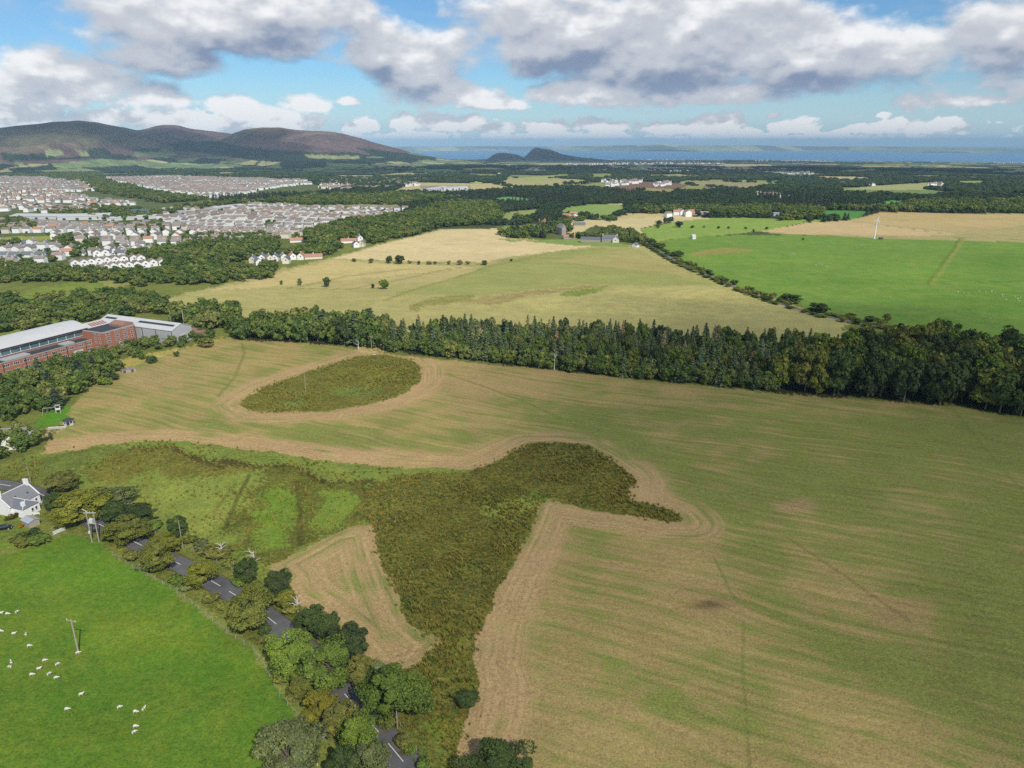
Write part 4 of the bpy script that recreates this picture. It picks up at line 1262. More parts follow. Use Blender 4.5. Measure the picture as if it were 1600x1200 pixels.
# trees in front of and beside the factory
add_wood([(0, 608), (60, 590), (110, 572), (150, 565), (186, 572), (186, 582), (140, 604), (104, 634), (84, 640), (50, 648), (20, 655), (0, 668)], 7.2, ['dark', 'green', 'deep', 'grey', 'dark'], (7, 11), .85,
         'dark tree in the belt between the brick factory and the garden lawn', 'trees below the brick factory', 24, fir=.08)
add_wood([(40, 588), (130, 562), (205, 540), (290, 528), (340, 522), (346, 527), (300, 540), (232, 552), (196, 566), (150, 572), (60, 596)], 6.6, ['green', 'dark', 'grey', 'green', 'olive'], (4.5, 7), .95,
         'rounded green tree growing against the front of the brick factory', 'trees below the brick factory', 25)
add_wood([(-60, 690), (0, 682), (22, 672), (58, 684), (66, 695), (40, 712), (0, 726), (-60, 740)], 6.4, ['dark', 'green', 'lime', 'olive', 'deep'], (6, 9), .85,
         'bushy tree around the grey roofed house by the garden lawn', 'trees around the grey roofed house', 26)
add_wood([(285, 518), (330, 516), (372, 516), (372, 500), (340, 490), (300, 492), (270, 502)], 8.0, ['deep', 'dark', 'dark'], (11, 15), .8,
         'tall dark tree beside the end of the grey factory shed', 'tall trees by the grey shed', 27)
# valley woodland below the town
VALLEY = [(-80, 462), (0, 452), (60, 436), (150, 438), (260, 428), (330, 440), (300, 452), (262, 462), (250, 472), (268, 490), (300, 496), (262, 510), (210, 498), (150, 500), (60, 515), (0, 524), (-80, 530)]
r_ = np.random.default_rng(44)
vx, vy = fill(VALLEY, 8.6, r_)
for i in range(len(vx)):
    if fbm(np.array([vx[i] / 46.0]), np.array([vy[i] / 46.0]), 2, 3)[0] < .46: continue
    h = r_.uniform(5.5, 11)
    spots.append(['broad', vx[i], vy[i], h * r_.uniform(.85, 1.25), h, ['green', 'dark', 'olive', 'lime', 'deep', 'grey'][int(r_.integers(6))], 'rounded tree in the valley woodland between factory and town', 'valley woodland'])

# single trees and bushes in the far fields, farm trees, the lane hedge
SINGLES = [(510, 440, 13, 9, 'dark', 'dark round tree standing alone in the golden field near the valley'), (600, 443, 15, 9, 'green', 'pointed green tree with a small bush beside it in the pale field'), (583, 446, 7, 4, 'deep', 'small dark bush just beside the pointed green tree'),
           (468, 440, 9, 6, 'grey', 'thin grey tree near the valley end of the golden field'), (440, 441, 8, 4, 'green', 'small bush at the valley corner of the golden field'), (608, 405, 12, 8, 'dark', 'smaller of two round trees on the hedge line across the golden field'), (625, 405, 16, 9, 'deep', 'larger of two round trees on the hedge line across the golden field'),
           (553, 406, 9, 4, 'brown', 'brown bush at the valley end of the hedge line'), (580, 407, 9, 5, 'brown', 'brownish thorn just before the two round trees on the hedge line'), (640, 409, 8, 4, 'olive', 'olive bush right after the larger round tree'), (655, 410, 8, 4, 'dark', 'dark bush midway on the hedge line'),
           (670, 410, 10, 4, 'brown', 'first of two brown thorns midway on the hedge line'), (680, 410, 8, 4, 'brown', 'second of two brown thorns midway on the hedge line'), (702, 410, 10, 4, 'grey', 'grey thorn on the hedge line toward the farm'), (718, 410, 9, 5, 'grey', 'twiggy thorn on the hedge line toward the farm'), (731, 410, 9, 4, 'brown', 'brown thorn near the farm end of the hedge line'),
           (757, 410, 11, 5, 'dark', 'dark bush closing the hedge line at its farm end'), (799, 406, 5, 3, 'deep', 'tiny dark bush on the track toward the farm'), (1062, 350, 13, 9, 'deep', 'round dark tree in the green field behind the farm'), (1028, 353, 8, 6, 'green', 'small tree at the field gate behind the farm'),
           (1082, 354, 7, 4, 'dark', 'bush right of the round dark tree in the field hedge'), (1100, 354, 5, 3, 'dark', 'small bush in the field hedge behind the farm'), (1123, 355, 6, 4, 'dark', 'bush midway along the far field hedge'), (1138, 355, 6, 4, 'olive', 'olive bush midway along the far field hedge'),
           (1165, 356, 6, 4, 'dark', 'bush in the far field hedge before the tan field'), (1177, 360, 6, 4, 'deep', 'dark bush at the corner of the tan field'), (1198, 356, 6, 4, 'deep', 'dark bush on the edge of the tan field'), (1255, 373, 6, 3, 'deep', 'single dark bush in the bright pasture near the turbine'),
           (222, 556, 14, 4, 'green', 'low green bush on the tan strip below the factory'), (238, 560, 24, 4, 'dark', 'broad dark bush where the tan strip meets the stubble field'), (276, 552, 10, 4, 'dark', 'small round bush at the edge of the stubble field'), (322, 535, 26, 5, 'brown', 'wide brown green bush at the far corner of the stubble field'),
           (163, 594, 26, 4, 'lime', 'bright lime green bush by the small ruin at the stubble edge'), (180, 588, 16, 4, 'dark', 'dark bush beside the lime green one by the small ruin'), (78, 681, 8, 4, 'deep', 'small clipped conifer like bush on the gravel by the garden lawn'),
           (1470, 500, 0, 0, '', '')]
for i, (cx, cy, w_px, h, c, lab) in enumerate(SINGLES):
    if not w_px: continue
    p = at(cx, cy, h * .5)
    depth = p.y * CP + (CAM_Z - p.z) * SP
    plant('broadleaf_tree' if h > 4.5 else 'field_bush', WOODS if h > 4.5 else BUSH, i, p.x, p.y, w_px / FPX * depth, h, PAL[c], lab, 'tree' if h > 4.5 else 'bush', base=(9.2, 10.0) if h > 4.5 else (3.6, 3.0))

# lane hedge: bushes on both sides of the far lane
LANE = [at(*p) for p in LANE_PX]
def along(pts, step):
    out, acc = [], 0.0
    for a, b in zip(pts[:-1], pts[1:]):
        L = (b - a).length; d = (b - a).normalized(); s = -acc % step if acc else 0.0
        while s < L:
            out.append((a + d * s, d)); s += step
        acc = (acc + L) % step
    return out
r_ = random.Random(3)
lane_n = {-1: 0, 1: 0}
LANE_W = ['low', 'tall', 'wide', 'bushy']
for i, (p, d) in enumerate(along(LANE[:10], 7.0)):
    nrm = Vector((-d.y, d.x, 0))
    for sd in (-1, 1):
        if r_.random() < (.12 if sd < 0 else .28): continue
        q = p + nrm * sd * r_.uniform(4.0, 5.2) + d * r_.uniform(-2, 2)
        h = r_.uniform(1.8, 3.2) if r_.random() < .66 else r_.uniform(3.5, 5.5)
        lane_n[sd] += 1
        plant('hedge_bush', BUSH, i, q.x, q.y, r_.uniform(6.5, 9.5) if h < 3.4 else h * 1.6, h, PAL[r_.choice(['dark', 'brown', 'olive', 'green', 'dark'])],
              '%s hedge bush, %s from the farm, %s side of the lane' % ('low' if h < 3.4 else 'tall', ordinal(lane_n[sd]), 'golden field' if sd > 0 else 'pasture'), 'bush', 'hedge bushes of the farm lane', base=(3.6, 3.0))
for cx, cy, w_px, h, lab in [(1235, 466, 38, 6, 'broad dark tree growing out of the lane hedge above the plantation'), (1280, 480, 30, 7, 'twiggy round tree on the lane nearest the plantation corner'), (1058, 396, 20, 6, 'dark round tree on the lane a little way below the farm'), (1030, 384, 24, 7, 'clump tree on the lane right beside the farm'),
                             (1018, 377, 16, 7, 'dark tree at the farm end of the lane'), (1386, 496, 12, 6, 'small upright tree behind the tall wood at the pasture edge'), (1360, 498, 22, 4, 'low bush on the lane behind the plantation end'), (1330, 492, 14, 3, 'small bush by the lane behind the plantation end')]:
    p = at(cx, cy, h * .5)
    plant('broadleaf_tree', WOODS, int(cx), p.x, p.y, w_px / FPX * (p.y * CP + CAM_Z * SP), h, PAL['dark' if cx % 3 else 'olive'], lab, 'tree', base=(9.2, 10.0))
add_wood([(935, 374), (1000, 382), (1004, 374), (985, 366), (945, 362)], 9, ['deep', 'dark', 'deep', 'brown'], (9, 13), .9, 'dark tree sheltering the white farmhouse', 'trees round the farm', 31)
add_wood([(893, 374), (940, 377), (940, 371), (895, 369)], 9, ['dark', 'green'], (7, 10), .8, 'dark tree in front of the old tower house toward the farm', 'trees round the farm', 32)
add_wood([(778, 368), (800, 373), (890, 370), (896, 362), (860, 359), (800, 362)], 11, ['deep', 'dark', 'spruce2', 'dark'], (9, 13), .8, 'tree of the narrow belt leading to the old tower house', 'belt by the tower house', 33, fir=.2)

# the largest become individual trees, the rest of each kind one mass
for s_ in spots:
    s_.append(s_[4] / math.hypot(s_[1], s_[2]))
    px, py = topx(s_[1], s_[2], 0.0)
    s_.append(-60 < px < 1660)
LIMIT = {'broad': 215, 'fir': 285}
rest = {'broad': [], 'fir': []}
for kind in ('broad', 'fir'):
    grp = [q for q in spots if q[0] == kind and q[9]]
    # what stands in the front rows shows best
    grp.sort(key=lambda q: -q[8] * (1.0 if kind == 'broad' else 1.0))
    chosen = grp[:LIMIT[kind]]
    names = {}
    for gname in set(q[7] for q in chosen):
        mem = [q for q in chosen if q[7] == gname]
        noun, end, spc = WHERE[gname]
        if kind == 'fir' and noun != 'conifer': noun = 'conifer'
        for q, (r_i, k_i) in zip(mem, rank([(q[1], q[2]) for q in mem], spc)):
            names[id(q)] = '%s %s, %s row, %s from the %s' % (HUE[q[5]], noun, 'front' if r_i == 1 else ordinal(r_i), ordinal(k_i), end)
    for i, q in enumerate(grp):
        if i < LIMIT[kind]:
            if kind == 'broad':
                plant('broadleaf_tree', WOODS, i, q[1], q[2], q[3], q[4], PAL[q[5]], names[id(q)], 'tree', q[7], base=(9.2, 10.0))
            else:
                plant('conifer_tree', FIR, i, q[1], q[2], q[3], q[4], PAL[q[5]], names[id(q)], 'tree', q[7], base=(4.9, 16.0))
        else:
            rest[kind].append(q)
    rest[kind] += [q for q in spots if q[0] == kind and not q[9]]


def scatter(name, pts, rots, scales, protos, which, seed=0):
    """one mass of plants or far houses: instances of a few shapes on points"""
    me = bpy.data.meshes.new(name)
    me.vertices.add(len(pts)); me.vertices.foreach_set('co', np.asarray(pts, np.float32).ravel())
    for nm, typ, arr in (('rot', 'FLOAT', rots), ('which', 'INT', which)):
        a = me.attributes.new(nm, typ, 'POINT'); a.data.foreach_set('value', np.asarray(arr, np.float32 if typ == 'FLOAT' else np.int32))
    a = me.attributes.new('size', 'FLOAT_VECTOR', 'POINT'); a.data.foreach_set('vector', np.asarray(scales, np.float32).ravel())
    me.update()
    o = link(name, me)
    ng = bpy.data.node_groups.new(name, 'GeometryNodeTree')
    ng.interface.new_socket('Geometry', in_out='INPUT', socket_type='NodeSocketGeometry')
    ng.interface.new_socket('Geometry', in_out='OUTPUT', socket_type='NodeSocketGeometry')
    N = ng.nodes.new
    gi, go = N('NodeGroupInput'), N('NodeGroupOutput')
    join = N('GeometryNodeJoinGeometry')
    def named(nm, typ):
        a = N('GeometryNodeInputNamedAttribute'); a.data_type = typ; a.inputs[0].default_value = nm
        return next(s for s in a.outputs if s.enabled and s.name == 'Attribute')
    rot = N('ShaderNodeCombineXYZ'); ng.links.new(named('rot', 'FLOAT'), rot.inputs[2])
    for k, pr in enumerate(protos):
        oi = N('GeometryNodeObjectInfo'); oi.inputs['Object'].default_value = pr
        iop = N('GeometryNodeInstanceOnPoints')
        cmpn = N('FunctionNodeCompare'); cmpn.data_type = 'INT'; cmpn.operation = 'EQUAL'
        ng.links.new(named('which', 'INT'), cmpn.inputs[2]); cmpn.inputs[3].default_value = k
        ng.links.new(gi.outputs[0], iop.inputs['Points'])
        ng.links.new(cmpn.outputs[0], iop.inputs['Selection'])
        ng.links.new(oi.outputs['Geometry'], iop.inputs['Instance'])
        ng.links.new(rot.outputs[0], iop.inputs['Rotation'])
        ng.links.new(named('size', 'FLOAT_VECTOR'), iop.inputs['Scale'])
        ng.links.new(iop.outputs[0], join.inputs[0])
    ng.links.new(join.outputs[0], go.inputs[0])
    md = o.modifiers.new('scatter', 'NODES'); md.node_group = ng
    return o


def proto(name, me):
    return bpy.data.objects.new(name, me)          # never linked: only a shape for the masses


def joined(name, parts):
    """crown and trunk as one shape"""
    bm = bmesh.new()
    mats = []
    for me in parts:
        n0 = len(bm.faces)
        bm.from_mesh(me)
        bm.faces.ensure_lookup_table()
        for f_ in bm.faces[n0:]:
            f_.material_index = len(mats)
        mats.append(me.materials[0])
    out = bpy.data.meshes.new(name); bm.to_mesh(out); bm.free()
    for mt in mats: out.materials.append(mt)
    return out


PB, PF, PM, PP = [], [], [], []
for k in range(3):
    cm, C_, _ = crown_mesh('far_crown', 500 + k, 10, 4.7, 4.6, 5.0, 26, 44, 1.0, LEAF_FAR, crad=.3)
    PB.append(proto('woodland_tree', joined('woodland_tree', [cm, trunk_mesh('far_trunk', 60 + k, 10, C_, .25, BARK, 3)])))
    PF.append(proto('woodland_fir', joined('woodland_fir', [conifer_crown('far_fir_crown', 520 + k, 16, 2.3, 16, 8, LEAF_FIR, 1.7, .12), conifer_trunk('far_fir_trunk', 16, .2, BARK)])))
for k in range(3):
    cm, C_, _ = crown_mesh('grove_crown', 540 + k, 10, 9.0, 3.6, 5.2, 26, 26, 2.2, LEAF_PLAIN, crad=.26)
    PM.append(proto('woodland_grove', cm))
    cm, C_, _ = crown_mesh('plain_crown', 560 + k, 10, 4.7, 4.6, 5.0, 26, 44, 1.0, LEAF_PLAIN, crad=.3)
    PP.append(proto('plain_tree', cm))

pts, rots, scl, wh = [], [], [], []
for kind, base_k in (('broad', 0), ('fir', 3)):
    for q in rest[kind]:
        pts.append((q[1], q[2], float(terrain(q[1], q[2]))))
        rots.append(random.uniform(0, 6.28)); w_, h_ = (q[3] / 9.2, q[4] / 10) if kind == 'broad' else (q[3] / 4.6, q[4] / 16)
        scl.append((w_, w_, h_)); wh.append(base_k + random.randrange(3))
# far woods -----------------------------------------------------------
FAR_WOODS = [
    ([(440, 402), (500, 386), (560, 372), (640, 348), (700, 334), (770, 326), (785, 340), (776, 350), (690, 356), (600, 378), (540, 394), (500, 400), (440, 420), (420, 436), (330, 446), (300, 440), (262, 430), (290, 424), (320, 400), (370, 386), (430, 384)], 9.0, 11, 0),
    ([(500, 360), (640, 338), (700, 320), (760, 318), (780, 326), (700, 336), (640, 350), (560, 374), (500, 386), (470, 378)], 10.0, 12, 0),
    ([(-100, 428), (60, 428), (120, 424), (262, 428), (140, 440), (60, 438), (-100, 454)], 10, 8, 0),
    ([(985, 330), (1060, 326), (1200, 326), (1285, 330), (1283, 343), (1200, 340), (1110, 339), (1060, 335), (1000, 333)], 12, 12, .1),
    ([(1215, 345), (1283, 342), (1283, 332), (1215, 334)], 12, 12, .1),
    ([(1395, 326), (1430, 318), (1600, 316), (1700, 318), (1700, 333), (1600, 334), (1480, 332), (1385, 331)], 12, 12, .1),
    ([(1300, 326), (1385, 327), (1385, 331), (1300, 329)], 11, 11, 0),
    ([(870, 345), (905, 340), (920, 345), (880, 350)], 10, 8, 0), ([(800, 340), (835, 346), (900, 352), (890, 358), (830, 352)], 11, 9, 0),
    ([(940, 342), (960, 340), (965, 346), (950, 347)], 9, 7, 0), ([(905, 335), (920, 333), (920, 338), (907, 339)], 9, 7, 0),
    # trees between the town's streets
    ([(250, 333), (330, 320), (500, 308), (640, 305), (720, 312), (640, 320), (560, 320), (400, 317), (320, 325), (240, 340)], 13, 11, 0),
    ([(160, 278), (180, 287), (240, 302), (330, 313), (250, 318), (150, 300), (130, 285), (60, 277), (0, 275), (0, 268), (150, 262), (160, 272)], 15, 11, .1),
    ([(70, 330), (150, 325), (250, 333), (240, 342), (160, 345), (90, 338)], 13, 9, 0),
    ([(0, 340), (40, 345), (60, 360), (0, 366)], 14, 9, 0), ([(150, 350), (220, 352), (300, 356), (240, 362), (170, 360)], 16, 9, 0), ([(85, 376), (110, 372), (112, 386), (90, 390)], 9, 10, 0),
    ([(190, 404), (240, 396), (300, 388), (330, 392), (290, 414), (262, 424), (240, 404)], 9, 10, 0), ([(115, 388), (150, 380), (150, 396), (118, 402)], 10, 9, 0), ([(285, 376), (330, 372), (430, 372), (440, 384), (370, 386), (300, 392)], 10, 10, 0),
    ([(0, 408), (60, 416), (110, 420), (100, 426), (0, 428)], 10, 7, 0), ([(0, 384), (30, 380), (30, 386), (0, 392)], 10, 8, 0), ([(60, 404), (90, 400), (84, 410), (62, 410)], 9, 7, 0),
]
r_ = np.random.default_rng(71)
TOWN_KEEP = []
for poly, sp, h0, ff in FAR_WOODS:
    x, y = fill(poly, sp * .92, r_)
    z = terrain(x, y)
    for i in range(len(x)):
        h = h0 * r_.uniform(.7, 1.25); k = 3 if r_.random() < ff else 0
        pts.append((x[i], y[i], z[i])); rots.append(r_.uniform(0, 6.28))
        w_ = (h / 10 * r_.uniform(.9, 1.3)) if k == 0 else h / 16 * 1.2
        scl.append((w_, w_, h / (10 if k == 0 else 13))); wh.append(k + int(r_.integers(3)))
HOUSE_PX = [(396, 410), (404, 414), (411, 407), (421, 408), (431, 407), (443, 406), (448, 411), (457, 405), (471, 405), (490, 404), (545, 379), (556, 386), (566, 385), (562, 376), (580, 363), (588, 361), (465, 378), (877, 366), (905, 353), (953, 378), (912, 337), (850, 347), (1086, 336), (1100, 335), (1207, 337), (670, 299), (690, 297), (715, 296)]
hp_ = [at(*q) for q in HOUSE_PX]
keep_ = []
for i_, q in enumerate(pts):
    ok_ = True
    for c_ in hp_:
        dx_, dy_ = q[0] - c_.x, q[1] - c_.y
        if abs(dx_) < 15 and -34 < dy_ < 12:
            ok_ = False; break
    if ok_: keep_.append(i_)
pts, rots, scl, wh = [pts[i] for i in keep_], [rots[i] for i in keep_], [scl[i] for i in keep_], [wh[i] for i in keep_]
mass = scatter('woodland', pts, rots, scl, PB + PF, wh)
tag(mass, 'woodland of many trees filling the valley and the gaps behind the nearer trees', 'woodland', kind='stuff')


def far_forest():
    """tree cover of the plain beyond about a kilometre, thinning with distance"""
    r_ = np.random.default_rng(81)
    X, Y, SZ = [], [], []
    r0 = 950.0
    while r0 < 5600:
        step = 9.0 * (r0 / 1000.0) ** 0.75 if r0 < 2000 else 15 * (r0 / 2000.0) ** 0.9
        n = int(rad(84) * r0 / step)
        a = rad(-42) + (np.arange(n) + r_.uniform(-.45, .45, n)) * rad(84) / n
        rr = r0 + r_.uniform(-.45, .45, n) * step
        X.append(rr * np.sin(a)); Y.append(rr * np.cos(a)); SZ.append(np.full(n, step)); r0 += step
    x, y, sz = np.concatenate(X), np.concatenate(Y), np.concatenate(SZ)
    z = terrain(x, y)
    wood, idv, edge = wood_share(x, y)
    d = np.hypot(x, y)
    keep = (wood > .5) | (edge < np.clip(d / 500.0, 3, 10))
    px, py = topx(x, y, z)
    bad = np.zeros(len(x), bool)
    for zone in ZONES:
        bad[paint_mask(px, py, zone[0])] = True
    for poly, *_ in FAR_WOODS:
        bad[paint_mask(px, py, poly)] = True
    bad |= py > 352
    bad |= (px < 470) & (py < 262)
    keep &= ~bad
    x, y, z, sz = x[keep], y[keep], z[keep], sz[keep]
    n = len(x)
    big = sz > 14.5
    h = r_.uniform(6.5, 11, n)
    con = (fbm(x / 300., y / 300., 2, 5) > .56) & ~big
    w_ = np.where(big, sz / 15.0 * r_.uniform(.8, 1.2, n), sz / 9.2 * r_.uniform(.85, 1.25, n))
    w_ = np.where(con, sz / 4.6 * .62, w_)
    sc_ = np.stack([w_, w_, np.where(con, h / 12.0, h / 10.0 * np.where(big, r_.uniform(.8, 1.3, n), 1))], 1)
    which = np.where(big, 6, np.where(con, 3, 0)) + r_.integers(0, 3, n)
    o = scatter('far_woodland', np.stack([x, y, z], 1), r_.uniform(0, 6.28, n), sc_, PP + PF + PM, which)
    tag(o, 'far woods covering the plain between the fields', 'woodland', kind='stuff')
    print('far forest', n)


far_forest()


# rushes and rank grass of the wet ground -----------------------------
def rush_tufts():
    r_ = np.random.default_rng(9)
    m, g, out = material('rush_stems')
    oi = g.n('ShaderNodeObjectInfo')
    c = g.mix(oi.outputs['Random'], S(104, 116, 48), S(132, 118, 54))
    c = g.mix(g.ss(g.m('FRACT', g.m('MULTIPLY', oi.outputs['Random'], 13.7)), .5, 1.0), c, S(164, 156, 78))
    wp = g.n('ShaderNodeNewGeometry').outputs['Position']
    pn = g.noise(wp, .07, 4.0, .62)
    c = g.mix(g.m('MULTIPLY', g.ss(pn, .44, .62), .6), c, S(158, 138, 66))
    c = g.mix(g.m('MULTIPLY', g.ss(g.noise(wp, .11, 3.0, .6), .50, .66), .6), c, S(90, 112, 50))
    d = g.n('ShaderNodeBsdfDiffuse'); g.put(d.inputs[0], c)
    g.t.links.new(d.outputs[0], out.inputs[0])
    protos = []
    for k in range(3):
        mb = MB()
        rr = random.Random(k)
        for i in range(14):
            a = rr.uniform(0, 6.28); lean = rr.uniform(.05, .5); h = rr.uniform(.6, 1.1)
            bx, by = rr.uniform(-.22, .22), rr.uniform(-.22, .22)
            w = rr.uniform(.05, .10)
            tx, ty = bx + math.cos(a) * lean * h, by + math.sin(a) * lean * h
            ux, uy = -math.sin(a) * w, math.cos(a) * w
            mb.add([(bx - ux, by - uy, 0), (bx + ux, by + uy, 0), (tx + ux * .6, ty + uy * .6, h * .8), (tx - ux * .6, ty - uy * .6, h * .8)], [(0, 1, 2, 3)])
        protos.append(proto('rush_tuft', mb.mesh('rush_tuft', m)))
    P = []
    for poly, sp, dens in ((RUSHES, .95, .62), (ISLAND, 1.15, .5), (ROUGH, 1.5, .18)):
        x, y = fill(poly, sp, r_)
        n = fbm(x / 9.0, y / 9.0, 3, 4)
        k = (n + r_.uniform(-.25, .25, len(x))) > (.72 - dens * .5)
        if poly is ROUGH:
            px, py = topx(x, y, 0 * x)
            for q in (TRIANGLE, RUSHES):
                k[paint_mask(px, py, q)] = False
            k &= seg_dist(x, y, [tuple(at(*p)[:2]) for p in ROAD_PX]) > 5
        P.append(np.stack([x[k], y[k]], 1) + r_.normal(0, .9, (int(k.sum()), 2)))
    P = np.concatenate(P)
    z = terrain(P[:, 0], P[:, 1])
    s = r_.uniform(.55, 1.15, len(P)) * np.where(fbm(P[:, 0] / 14, P[:, 1] / 14, 2, 8) > .5, 1.15, .8)
    o = scatter('rushes', np.column_stack([P, z]), r_.uniform(0, 6.28, len(P)), np.stack([s, s, s], 1), protos, r_.integers(0, 3, len(P)))
    tag(o, 'brown green rushes and rank grass covering the wet ground', 'rushes', kind='stuff')
    print('rushes', len(P))


rush_tufts()


# ------------------------------------------------------------------ roads
def strip(name, pts, width, mat, lift, parent=None, step=1.5):
    """a ribbon laid along points on the ground"""
    fine = []
    for a, b in zip(pts[:-1], pts[1:]):
        n = max(1, int((b - a).length / step))
        fine += [a.lerp(b, i / n) for i in range(n)]
    fine.append(pts[-1])
    V, F = [], []
    for i, p in enumerate(fine):
        d = fine[min(i + 1, len(fine) - 1)] - fine[max(i - 1, 0)]
        d.z = 0; d.normalize()
        nrm = Vector((-d.y, d.x, 0))
        for s in (1, .34, -.34, -1):
            q = p + nrm * width * .5 * s
            V.append((q.x, q.y, float(terrain(q.x, q.y)) + lift + (.05 if abs(s) < .5 else 0)))
    for i in range(len(fine) - 1):
        for k in range(3):
            a = i * 4 + k
            F.append((a, a + 1, a + 5, a + 4))
    return link(name, new_mesh(name, V, [f[::-1] for f in F], (mat,)), parent), fine


def smooth_line(P, it=3):
    for _ in range(it):
        Q = [P[0]]
        for a, b in zip(P[:-1], P[1:]):
            Q += [a.lerp(b, .25), a.lerp(b, .75)]
        P = Q + [P[-1]]
    return P


def asphalt():
    m, g, out = material('asphalt')
    pos = g.n('ShaderNodeNewGeometry').outputs['Position']
    n = g.noise(pos, .35, 5.0, .65); n2 = g.noise(pos, .06, 3.0, .6)
    f = g.m('ADD', g.m('MULTIPLY', n, .7), g.m('MULTIPLY', n2, .9))
    b = g.n('ShaderNodeBsdfPrincipled')
    g.put(b.inputs['Base Color'], g.v('MULTIPLY', (.15, .146, .146), g.xyz(f, f, f)))
    b.inputs['Roughness'].default_value = .9
    b.inputs['Specular IOR Level'].default_value = .2
    g.t.links.new(b.outputs[0], out.inputs[0])
    return m


ASPHALT = asphalt()
PAINT = plain('road_paint', (.74, .74, .70), .7, .12, 2.0)
road_pts = smooth_line([at(*p) for p in ROAD_PX])
road, road_fine = strip('road', road_pts, 5.6, ASPHALT, .10)
tag(road, kind='structure')
acc, last = 0.0, None
dash_pts = []
for a, b in zip(road_fine[:-1], road_fine[1:]):
    L = (b - a).length
    if acc % 9.0 < 5.0:
        dash_pts.append((acc, a, b))
    acc += L
runs, cur = [], []
for q in dash_pts:
    if cur and q[0] - cur[-1][0] > 2.5:
        runs.append(cur); cur = []
    cur.append(q)
runs.append(cur)
for rn in runs:
    P = [rn[0][1]] + [q[2] for q in rn]
    px, py = topx(P[0].x, P[0].y, P[0].z)
    if not (-40 < px < 900 and 700 < py < 1260): continue
    o, _ = strip('centre_line_dash', P, .17, PAINT, .165, road)
lane, _ = strip('lane', smooth_line(LANE), 4.0, plain('lane_asphalt', (.19, .18, .17), .9, .2, .4), .12)
tag(lane, kind='structure')

# ------------------------------------------------------------------ building materials
WHITE_WALL = plain('white_render', (.80, .79, .76), .85, .05, .6, obj_vary=.05)
CREAM_WALL = plain('cream_render', (.68, .62, .52), .85, .08, .6, obj_vary=.12)
BROWN_ROOF = plain('brown_tiles', (.27, .21, .17), .85, .18, 1.2, obj_vary=.25)
GREY_ROOF = plain('grey_tiles', (.25, .222, .20), .8, .16, 1.2, obj_vary=.2)
SLATE = plain('slate', (.15, .16, .18), .6, .14, 2.0, obj_vary=.12)
RED_ROOF = plain('red_tiles', (.42, .22, .14), .85, .15, 1.2, obj_vary=.15)
BRICK = plain('red_brick', (.36, .15, .095), .9, .12, .9)
BRICK_DARK = plain('dark_brick', (.30, .17, .13), .9, .12, .9)
METAL_WHITE = plain('white_sheeting', (.54, .54, .53), .6, .10, .12)
METAL_GREY = plain('grey_sheeting', (.42, .43, .43), .6, .08, .4)
FELT = plain('roofing_felt', (.05, .055, .065), .8, .3, .5)
GLASS = plain('window_glass', (.05, .065, .075), .15, .2, .6, spec=.6)
BAND_GLASS = plain('glazing', (.10, .16, .17), .3, .3, .4, spec=.5)
FRAME = plain('white_frame', (.72, .72, .70), .6, .04, 1.0)
PIPE = plain('downpipe', (.08, .05, .045), .7, .1, 1.0)
TIMBER = plain('weathered_timber', (.36, .31, .25), .9, .2, 3.0)
STEEL = plain('galvanised_steel', (.45, .46, .46), .5, .1, 2.0, spec=.4)
STONE = plain('rubble_stone', (.34, .30, .25), .9, .2, 1.0)
CONCRETE = plain('concrete', (.42, .40, .36), .9, .15, 1.0)
BLUE_SHEET = plain('blue_sheeting', (.10, .22, .40), .6, .08, .4)


def gable_walls(L, Wd, eave, ridge, mat, name='wall'):
    """four walls with gables at the x ends"""
    x, y = L / 2, Wd / 2
    v = [(-x, -y, -1), (x, -y, -1), (x, y, -1), (-x, y, -1), (-x, -y, eave), (x, -y, eave), (x, y, eave), (-x, y, eave), (-x, 0, ridge - .12), (x, 0, ridge - .12)]
    f = [(0, 1, 5, 4), (2, 3, 7, 6), (1, 2, 6, 9, 5), (3, 0, 4, 8, 7)]
    return new_mesh(name, v, f, (mat,))


def gable_roof(L, Wd, eave, ridge, mat, over=.35, thick=.18, name='roof'):
    x, y = L / 2 + over, Wd / 2 + over
    k = (ridge - eave) / (Wd / 2)
    e = eave - over * k + .06
    v, f = [], []
    for s in (-1, 1):
        n = len(v)
        v += [(-x, s * y, e), (x, s * y, e), (x, 0, ridge + .06), (-x, 0, ridge + .06), (-x, s * y, e - thick), (x, s * y, e - thick), (x, 0, ridge + .06 - thick), (-x, 0, ridge + .06 - thick)]
        q = [(0, 1, 2, 3), (7, 6, 5, 4), (0, 4, 5, 1), (1, 5, 6, 2), (3, 7, 4, 0)]
        f += [tuple(n + i for i in (t if s < 0 else t[::-1])) for t in q]
    return new_mesh(name, v, f, (mat,))


def box_mesh(name, s, mat, base=True):
    mb = MB(); mb.box((0, 0, s[2] / 2 if base else 0), s)
    return mb.mesh(name, mat)


CHIM = MB().box((0, 0, .6), (.9, .6, 1.6)).box((0, 0, 1.5), (1.05, .75, .18)).mesh('chimney', CREAM_WALL)
WIN = {}


